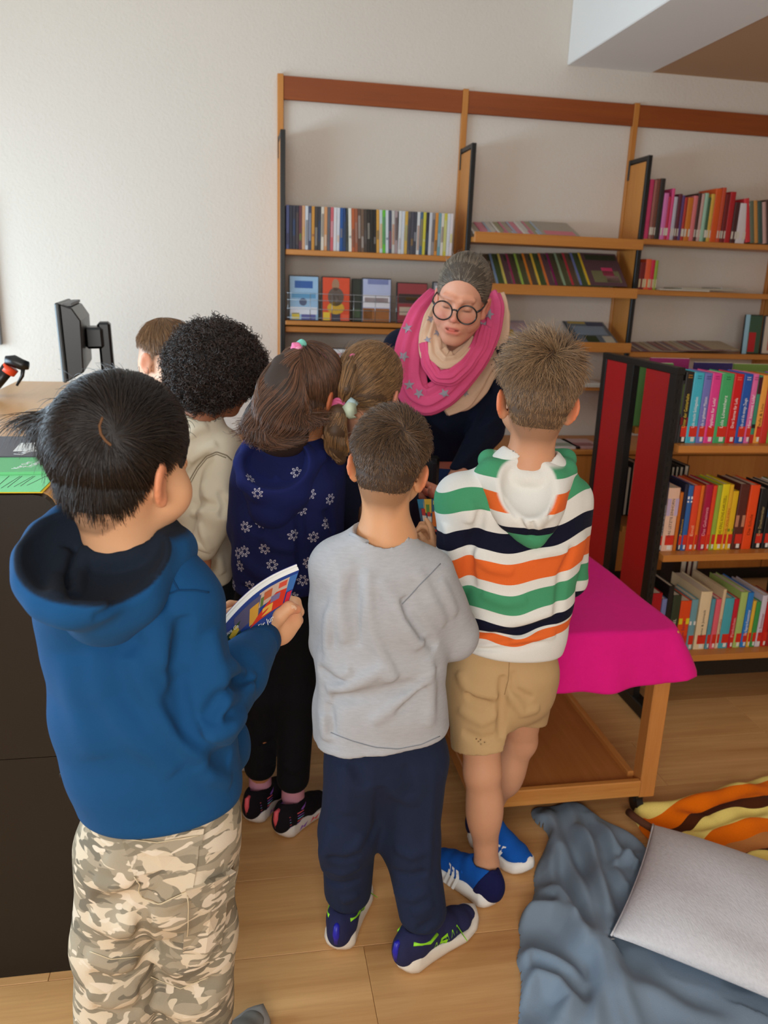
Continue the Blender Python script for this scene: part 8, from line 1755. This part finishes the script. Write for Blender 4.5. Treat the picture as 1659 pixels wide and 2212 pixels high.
# ------------------------------------------------------------------ the woman leaning over the group
def woman():
    p = thing('person', 'woman with dark round glasses and pink starred scarf leaning forward in a navy sweater', 'person', (0.66, 2.5, 0))
    c = J(997, 646, 2.22); tow = unit(CAM-c); fwd = unit(unit(tow+RT*-0.16)*0.90-A(0, 0, 1)*0.27)
    up = unit(A(0, 0, 1)+RT*0.15); hd = Head(c, fwd, up, 0.97, 0.95)
    j = dict(neck=J(992, 752, 2.33), chest=J(975, 880, 2.44), pelvis=J(958, 1050, 2.60), sh_l=J(1082, 775, 2.38), sh_r=J(868, 755, 2.40), el_l=J(1052, 930, 2.36), wr_l=J(968, 1062, 2.20), el_r=J(850, 900, 2.40), wr_r=J(880, 1040, 2.22),
             hip_l=A(0.73, 2.64, 0.86), hip_r=A(0.57, 2.64, 0.86), kn_l=A(0.73, 2.66, 0.48), kn_r=A(0.57, 2.66, 0.48), an_l=A(0.73, 2.74, 0.09), an_r=A(0.57, 2.74, 0.09), toe_l=A(0.74, 2.64, 0.03), toe_r=A(0.56, 2.64, 0.03))
    b = body_field(hd, j, h=0.006, arm_r=(0.045, 0.036, 0.026), leg_r=(0.08, 0.055, 0.04), pad=0.14)
    # the face, finer
    f = Field(c-0.155, c+0.155, 0.0023); hd.skull(f, 0.02); P = hd.P; q = hd.s; R = hd.R
    f.ell(P(0, 0.040, -0.045), A(0.052, 0.050, 0.062)*q, 0.02, R); f.cap(P(-0.006, 0.070, -0.096), P(0.006, 0.070, -0.096), 0.016*q, k=0.022)
    f.cap(P(-0.050, 0.010, -0.062), P(-0.014, 0.060, -0.095), 0.018*q, 0.014*q, 0.02); f.cap(P(0.050, 0.010, -0.062), P(0.014, 0.060, -0.095), 0.018*q, 0.014*q, 0.02)
    for sg in (-1, 1):
        f.ell(P(sg*0.038, 0.060, -0.030), A(0.026, 0.022, 0.022)*q, 0.02, R)
        f.cap(P(sg*0.014, 0.085, 0.022), P(sg*0.044, 0.070, 0.024), 0.0075*q, 0.006*q, 0.014)
        f.ell(P(sg*0.030, 0.092, 0.004), A(0.015, 0.012, 0.011)*q, 0.010, R, mode='cut'); f.ell(P(sg*0.030, 0.0725, 0.003), A(0.0140, 0.0135, 0.0130)*q, 0.004, R)
        e = [P(sg*(0.018+0.024*t), 0.0868-0.006*abs(t-0.4), -0.003-0.0035*math.sin(math.pi*t)) for t in np.linspace(0, 1, 6)]; f.fold(e, 0.0024, -0.0014)
        f.fold([P(sg*(0.017+0.026*t), 0.0855-0.004*t, 0.010+0.002*math.sin(math.pi*t)) for t in np.linspace(0, 1, 5)], 0.0022, -0.0012)
        f.fold([P(sg*0.014, 0.094, -0.034), P(sg*0.024, 0.086, -0.048), P(sg*0.029, 0.078, -0.062)], 0.0040, -0.0026)
    f.cap(P(0, 0.084, 0.014), P(0, 0.101, -0.024), 0.0072*q, 0.0100*q, 0.012); f.ell(P(0, 0.1015, -0.0275), A(0.0105, 0.0095, 0.0085)*q, 0.006, R)
    for sg in (-1, 1): f.ell(P(sg*0.0115, 0.0935, -0.031), A(0.0070, 0.0080, 0.0062)*q, 0.005, R); f.ell(P(sg*0.0062, 0.0985, -0.0372), A(0.0030, 0.0045, 0.0022)*q, 0.002, R, mode='cut')
    f.ell(P(0, 0.0820, -0.058), A(0.026, 0.016, 0.020)*q, 0.012, R)
    for x in (-0.008, 0.008): f.cap(P(x*0.4, 0.0950, -0.0520), P(x*2.8, 0.0875, -0.0555), 0.0040*q, 0.0024*q, 0.004)
    f.cap(P(-0.014, 0.0905, -0.0690), P(0.014, 0.0905, -0.0690), 0.0050*q, k=0.005)
    f.ell(P(0, 0.0935, -0.0605), A(0.0200, 0.013, 0.0040)*q, 0.003, R, mode='cut'); f.fold([P(0, 0.098, -0.040), P(0, 0.096, -0.048)], 0.0028, -0.0012)
    hd.ears(f, out=0.30, big=1.05)
    f.cap(P(0, -0.030, -0.05), j['neck'], 0.046, 0.05, 0.025); f.plane(P(0, 0, -0.145), -hd.u, 0.003)
    hf = Field(*bounds([j['wr_l'], J(905, 1078, 2.12)], 0.08), 0.003); hf.cap(j['el_l']*0.15+j['wr_l']*0.85, j['wr_l'], 0.028, 0.025, 0.01)
    hand(hf, J(962, 1066, 2.19), J(915, 1072, 2.12)-J(962, 1066, 2.19), (0.15, -0.15, 1), 0.95, 1, curl=(0.45, 0.35, 0.4, 0.5), spread=0.16, thumb=(0.7, 0.3))
    hr = Field(*bounds([j['wr_r'], J(905, 1100, 2.12)], 0.08), 0.0035); hr.cap(j['el_r']*0.15+j['wr_r']*0.85, j['wr_r'], 0.028, 0.025, 0.01); hand(hr, j['wr_r'], J(900, 1110, 2.14)-j['wr_r'], (0.5, -0.2, 0.4), 0.95, -1)
    LIPZ = P(0, 0.094, -0.061)
    def bl(V):
        L = hd.L(V); front = (L[:, 1] > 0.055)
        lip = np.exp(-(L[:, 0]/0.0225)**4)*np.exp(-((L[:, 2]+0.0615)/0.0115)**4)*front*0.75
        ch = np.exp(-((np.abs(L[:, 0])-0.040)/0.020)**2-((L[:, 2]+0.032)/0.020)**2)*0.40*(L[:, 1] > 0.03); ns = np.exp(-(L[:, 0]/0.014)**2-((L[:, 2]+0.028)/0.013)**2)*0.45*(L[:, 1] > 0.08)
        ear = np.clip((np.abs(L[:, 0])-0.071)/0.01, 0, 1)*0.5*(np.abs(L[:, 2]) < 0.05); return np.maximum.reduce([lip, ch, ns, ear, np.clip(1-np.linalg.norm(V-J(920, 1072, 2.13), axis=1)/0.09, 0, 1)*0.5])
    def dark(V):
        L = hd.L(V); brow = np.exp(-((np.abs(L[:, 0])-0.030)/0.019)**4)*np.exp(-((L[:, 2]-0.0255+0.10*np.abs(np.abs(L[:, 0])-0.026))/0.0042)**2)*0.28
        lash = np.exp(-((np.abs(L[:, 0])-0.030)/0.0135)**4)*np.exp(-((L[:, 2]+0.0050)/0.0024)**2)*0.8; mouth = np.exp(-(L[:, 0]/0.0185)**4)*np.exp(-((L[:, 2]+0.0605)/0.0036)**4)*1.0*(L[:, 1] < 0.0935)
        return np.maximum.reduce([brow, lash, mouth])*(L[:, 1] > 0.05)
    sk = skin('rosy_fair_skin', (214, 152, 124), (206, 96, 86), (44, 22, 20))
    fobj_multi('body', [b, f, hf, hr], sk, p, dict(blush=bl, stub=dark))
    hb = hair_mat('ash_brown_hair_base', (66, 56, 46), (74, 62, 52), rough=0.55); hm = hair_mat('ash_brown_hair', (58, 48, 39), (150, 136, 118))
    hd.short_hair(p, 11000, 0.075, hm, hb, crown=(0.0, 0.115, 0.060), lift=0.0, grav=0.0, swirl=0.0, noise=0.16, thick=0.010, k=8, lenf=lambda L, g: np.ones(len(L)), back=-0.06, ear=0.0, side=0.044, front=0.080, r0=0.00055, h=0.0036, hug=1.0)
    bun = Field(*bounds([P(0, -0.105, -0.04)], 0.06), 0.004); bun.ell(P(0, -0.105, -0.04), (0.03, 0.03, 0.03), 0.01); fobj('hair_bun', bun, hb, p)
    # glasses
    g = thing('glasses', 'black round rimmed glasses worn by the leaning woman', 'glasses', P(0, 0.105, 0.0)); FR = mat('black_acetate', (16, 14, 14), rough=0.25, spec=0.6)
    GL = bpy.data.materials.new('lens_glass'); GL.use_nodes = True; nt = GL.node_tree; nt.nodes.clear(); ou = nd(nt, 'ShaderNodeOutputMaterial'); tr = nd(nt, 'ShaderNodeBsdfTransparent'); gl = nd(nt, 'ShaderNodeBsdfGlossy', Roughness=0.03); mxs = nd(nt, 'ShaderNodeMixShader'); mxs.inputs[0].default_value = 0.06; nt.links.new(tr.outputs[0], mxs.inputs[1]); nt.links.new(gl.outputs[0], mxs.inputs[2]); nt.links.new(mxs.outputs[0], ou.inputs[0])
    for sg in (-1, 1):
        cx_ = 0.0360*sg; ring = [P(cx_+0.0285*math.cos(t), 0.1095-0.16*abs(cx_+0.0285*math.cos(t))**1.25, -0.006+0.0260*math.sin(t)) for t in np.linspace(0, 2*math.pi, 33)[:-1]]
        tube('rim', ring, 0.0021, FR, g, 8, closed=True); n = len(ring); mesh_obj('lens', [np.mean(ring, 0)]+ring, [(0, 1+i, 1+(i+1) % n) for i in range(n)], GL, g, True)
        tube('hinge', [P(sg*0.0625, 0.1035, 0.006), P(sg*0.071, 0.094, 0.010)], [0.0030, 0.0030], FR, g); tube('temple', [P(sg*0.071, 0.094, 0.010), P(sg*0.0755, 0.06, 0.009), P(sg*0.0775, 0.0, 0.006), P(sg*0.076, -0.02, -0.004)], 0.0022, FR, g)
    tube('bridge', [P(-0.0085, 0.1085, -0.001), P(-0.004, 0.1105, 0.003), P(0.004, 0.1105, 0.003), P(0.0085, 0.1085, -0.001)], 0.0024, FR, g)
    # sweater
    NV = cloth('dark_navy_knit', (22, 28, 46), vary=0.08, scale=40); s = Field(*bounds([J(835, 660, 2.4), J(1110, 1070, 2.45), j['wr_l'], j['wr_r'], j['pelvis']], 0.09), 0.0052)
    sx = unit(j['sh_l']-j['sh_r'])
    s.loft([(J(992, 748, 2.345), sx, 0.075, 0.07), (J(985, 790, 2.39), sx, 0.150, 0.085), (j['chest'], sx, 0.155, 0.095), (J(965, 960, 2.52), sx, 0.140, 0.095), (J(958, 1030, 2.58), sx, 0.150, 0.10)], 0.02)
    for k_ in 'lr': s.cap(j['sh_'+k_], j['el_'+k_], 0.062, 0.050, 0.03); s.cap(j['el_'+k_], j['wr_'+k_]*0.96+j['el_'+k_]*0.04, 0.050, 0.034, 0.015)
    s.plane(J(955, 1000, 2.42), (0, -0.1, -1), 0.01)
    s.folds([([(1050, 850), (1030, 900), (1000, 960)], 0.014, 0.008), ([(1020, 930), (1050, 920), (1075, 900)], 0.012, 0.007), ([(1000, 980), (1030, 970), (1050, 950)], 0.010, 0.007), ([(990, 1010), (1015, 1005), (1035, 985)], 0.010, -0.006), ([(930, 900), (960, 930), (980, 980)], 0.016, 0.006), ([(1060, 800), (1070, 850), (1060, 900)], 0.012, 0.006)])
    s.ripple(0.002, 26, 81); s.cap(j['neck'], P(0, 0, -0.08), 0.058, 0.05, 0.006, mode='cut'); sw = fobj('sweater', s, NV, p)
    def ruffle(pts):
        H = [s.px(*q_) for q_ in pts]; H = [h for h in H if h is not None]
        if len(H) < 3: return
        u = np.arange(len(H)); t = np.linspace(0, len(H)-1, 60); C_ = np.stack([np.interp(t, u, np.array(H)[:, i]) for i in range(3)], 1); N_ = s.grad(C_); V = []
        for i in range(60):
            tn = unit(C_[min(i+1, 59)]-C_[max(i-1, 0)]); sd = np.cross(tn, N_[i]); V += [C_[i]+N_[i]*0.001, C_[i]+N_[i]*(0.016+0.004*math.sin(i*1.3))+sd*0.010*math.sin(i*0.9)]
        o = mesh_obj('ruffle_trim', V, [(2*i, 2*i+2, 2*i+3, 2*i+1) for i in range(59)], NV, sw, True); o.modifiers.new('thickness', 'SOLIDIFY').thickness = 0.002
    ruffle([(893, 668), (885, 690), (878, 715), (872, 745), (868, 775), (866, 800)]); ruffle([(1085, 725), (1078, 760), (1060, 790), (1042, 815), (1030, 835), (1020, 850)])
    # scarf: looped bands of thin cloth, pink and cream, printed with grey stars
    PK = cloth('pink_scarf', (216, 84, 128), vary=0.10, scale=26, rough=0.85); CRM = cloth('cream_scarf', (214, 180, 152), vary=0.08, scale=26, rough=0.85); STAR = mat('grey_star_print', (150, 146, 156), rough=0.85)
    sc_ = thing('scarf', 'pink and cream loop scarf with grey stars around the woman\'s neck', 'scarf', J(970, 800, 2.27))
    from mathutils.bvhtree import BVHTree
    class Skin:
        """ray access to a swept band"""
        def __init__(s, V, Fc): s.t = BVHTree.FromPolygons([tuple(v) for v in V], Fc)
        def px(s, x, y):
            h_ = s.t.ray_cast(tuple(CAM), tuple(unit(ray(x, y)))); s.n = None if h_[1] is None else A(*h_[1]); return None if h_[0] is None else A(*h_[0])
        def grad(s, q_): h_ = s.t.find_nearest(tuple(q_)); n_ = A(*h_[1]); return [n_ if n_@(CAM-q_) > 0 else -n_]
    def band(nm, pts, rad, mt, seed, flat=0.55, wave=0.20):
        """cloth band gathered lengthwise: a pleated cross-section swept along a path"""
        n = 70; u = np.arange(len(pts)); t = np.linspace(0, len(pts)-1, n); Pp = np.array(pts); C_ = np.stack([np.interp(t, u, Pp[:, i]) for i in range(3)], 1); R_ = np.interp(t, u, rad)
        for _ in range(4): C_[1:-1] = C_[1:-1]*0.5+0.25*(C_[:-2]+C_[2:])
        m = 64; V = []; rg_ = np.random.default_rng(seed); p1, p2, p3 = rg_.uniform(0, 6.28, 3)
        for i in range(n):
            tn = unit(C_[min(i+1, n-1)]-C_[max(i-1, 0)]); out = ortho(CAM-C_[i], tn); sd = np.cross(tn, out); k_ = i/n
            for a_ in range(m):
                ph = 2*math.pi*a_/m; r_ = R_[i]*(1+wave*math.cos(7*ph+p1+2.2*math.sin(k_*5+p3))+wave*0.5*math.cos(12*ph+p2-3*k_)+0.06*math.sin(k_*17+p1))
                V.append(C_[i]+sd*r_*1.25*math.cos(ph)+out*r_*flat*math.sin(ph))
        Fc = [(i*m+a_, i*m+(a_+1) % m, (i+1)*m+(a_+1) % m, (i+1)*m+a_) for i in range(n-1) for a_ in range(m)]
        Fc.append(tuple(range(m))[::-1]); Fc.append(tuple((n-1)*m+a_ for a_ in range(m)))
        o = mesh_obj(nm, V, Fc, mt, sc_, True); return o, Skin(V, Fc)
    J3 = lambda L_: [J(*q_) for q_ in L_]
    o1, f1 = band('pink_loop', J3([(948, 640, 2.42), (914, 680, 2.36), (892, 745, 2.29), (884, 810, 2.26), (894, 850, 2.235), (922, 868, 2.22), (958, 850, 2.21), (998, 812, 2.205), (1034, 768, 2.22), (1056, 715, 2.27), (1060, 665, 2.36), (1052, 640, 2.44)]), [0.024, 0.030, 0.032, 0.032, 0.032, 0.032, 0.029, 0.025, 0.024, 0.026, 0.028, 0.026], PK, 1)
    o2, f2 = band('cream_loop', J3([(955, 650, 2.38), (938, 690, 2.31), (930, 730, 2.255), (936, 765, 2.225), (958, 786, 2.205), (986, 782, 2.205), (1012, 757, 2.225), (1030, 735, 2.25)]), [0.016, 0.021, 0.024, 0.026, 0.024, 0.019, 0.016, 0.014], CRM, 2)
    o3, f3 = band('cream_back_fold', J3([(1066, 640, 2.46), (1078, 680, 2.41), (1076, 720, 2.38), (1052, 775, 2.33), (1022, 822, 2.275), (988, 856, 2.245), (955, 880, 2.235)]), [0.022, 0.024, 0.026, 0.030, 0.036, 0.034, 0.022], CRM, 3)
    o4, f4 = band('inner_fold', J3([(918, 740, 2.24), (925, 785, 2.215), (945, 815, 2.195), (975, 815, 2.185), (1008, 788, 2.195), (1036, 748, 2.225), (1048, 705, 2.27)]), [0.012, 0.013, 0.014, 0.016, 0.016, 0.015, 0.013], PK, 4)
    def star(o, fq, x, y, r, a0):
        pts = [(x+r*(1 if i % 2 == 0 else 0.42)*math.cos(a0+i*math.pi/5), y+r*(1 if i % 2 == 0 else 0.42)*math.sin(a0+i*math.pi/5)) for i in range(10)]; decal_px('star_print', fq, pts, STAR, o, 0.0022, rings=2)
    for x, y, a0 in ((872, 770, 0.2), (884, 832, 0.9), (905, 850, 0.4), (1044, 705, 0.3), (1030, 750, 0.8), (1000, 800, 0.1), (880, 710, 0.7), (960, 850, 0.5), (1056, 680, 0.0)): star(o1, f1, x, y, 12.5, a0)
    for x, y, a0 in ((930, 690, 0.3), (924, 735, 0.7), (945, 720, 0.2), (920, 670, 0.1)): star(o2, f2, x, y, 9, a0)
    for x, y, a0 in ((1005, 850, 0.4), (985, 835, 0.9), (960, 885, 0.2), (1076, 690, 0.6)): star(o3, f3, x, y, 9, a0)
    # jeans and shoes
    JN = cloth('blue_denim', (46, 78, 132), vary=0.15, scale=60); gq = Field(*bounds([j['hip_l'], j['hip_r'], j['an_l'], j['an_r'], j['pelvis']], 0.13), 0.0065); gq.loft([(J(958, 1010, 2.57), sx, 0.150, 0.10), (J(958, 1075, 2.60), sx, 0.160, 0.11)], 0.02)
    for k_ in 'lr': gq.chain([j['hip_'+k_], j['kn_'+k_], j['an_'+k_]], (0.088, 0.065, 0.05), 0.03)
    gq.ripple(0.002, 24, 83); fobj('jeans', gq, JN, p); SO = mat('grey_white_sole', (206, 202, 196)); UPM = cloth('dark_shoe_mesh', (44, 44, 50))
    for k_ in 'lr': q_ = j['an_'+k_]; shoe(p, (q_[0], q_[1]+0.06), (q_[0]+(0.01 if k_ == 'l' else -0.01), q_[1]-0.18), 0.09, SO, UPM, UPM, ankle=q_+A(0, 0, 0.1))
woman()

# ------------------------------------------------------------------ the picture card in the middle, and the chair behind it
cd = thing('picture_card', 'small colourful picture card between the woman\'s hand and the clasped hands', 'card', J(925, 1110, 1.98))
_q = [J(901, 1079, 2.02), J(950, 1078, 2.02), J(945, 1150, 1.97), J(912, 1142, 1.97)]; _n = unit(np.cross(_q[1]-_q[0], _q[3]-_q[0])); _n = _n if _n@FW < 0 else -_n
_cc = mesh_obj('card', [v+_n*0.001 for v in _q]+[v-_n*0.002 for v in _q], [(0, 1, 2, 3), (7, 6, 5, 4), (0, 4, 5, 1), (1, 5, 6, 2), (2, 6, 7, 3), (3, 7, 4, 0)], cmat((60, 96, 130), 0.35), cd)
_b = lambda u, v, k=1: _q[0]*(1-u)*(1-v)+_q[1]*u*(1-v)+_q[2]*u*v+_q[3]*(1-u)*v+_n*(0.0012+0.0004*k)
for (u0, u1, v0, v1, c, k) in ((0.0, 0.3, 0.0, 0.3, (40, 130, 170), 1), (0.25, 0.62, 0.0, 0.45, (226, 186, 60), 1), (0.36, 0.52, 0.18, 0.5, (96, 150, 70), 2), (0.12, 0.3, 0.32, 0.55, (190, 50, 46), 2), (0.40, 0.56, 0.42, 0.56, (200, 60, 50), 3), (0.12, 0.34, 0.55, 0.95, (222, 222, 216), 2), (0.40, 0.62, 0.56, 0.9, (226, 224, 216), 2), (0.66, 0.9, 0.4, 0.85, (222, 120, 40), 2), (0.0, 1.0, 0.93, 1.0, (196, 50, 44), 3), (0.7, 0.86, 0.05, 0.18, (226, 206, 120), 2)):
    mesh_obj('card_print', [_b(u0, v0, k), _b(u1, v0, k), _b(u1, v1, k), _b(u0, v1, k)], [(0, 1, 2, 3)], cmat(c, 0.35), _cc)
oc = thing('office_chair', 'black mesh backed office chair between the children and the woman', 'chair', (0.46, 2.22, 0))
_m = Matrix.Translation((0.455, 2.31, 0)) @ Matrix.Rotation(math.radians(-12), 4, 'Z')
NET = mat('black_chair_mesh', (34, 36, 42), rough=0.8, vary=0.5, scale=420)
box('backrest', (-0.13, -0.012, 0.60), (0.13, 0.012, 0.99), NET, oc, bevel=0.01, matrix=_m); box('back_frame', (-0.14, 0.010, 0.58), (0.14, 0.026, 1.0), BLACKP, oc, bevel=0.008, matrix=_m)
box('seat', (-0.19, -0.02, 0.42), (0.19, 0.25, 0.49), NET, oc, bevel=0.02, matrix=_m); tube('column', [(0.46, 2.42, 0.08), (0.46, 2.42, 0.42)], 0.025, BLACKP, oc)
for k in range(5): a = 2*math.pi*k/5+0.3; tube('base_arm', [(0.46, 2.42, 0.09), (0.46+0.20*math.cos(a), 2.42+0.20*math.sin(a), 0.06), (0.46+0.21*math.cos(a), 2.42+0.21*math.sin(a), 0.005)], [0.022, 0.016, 0.016], BLACKP, oc)
finish_texts()
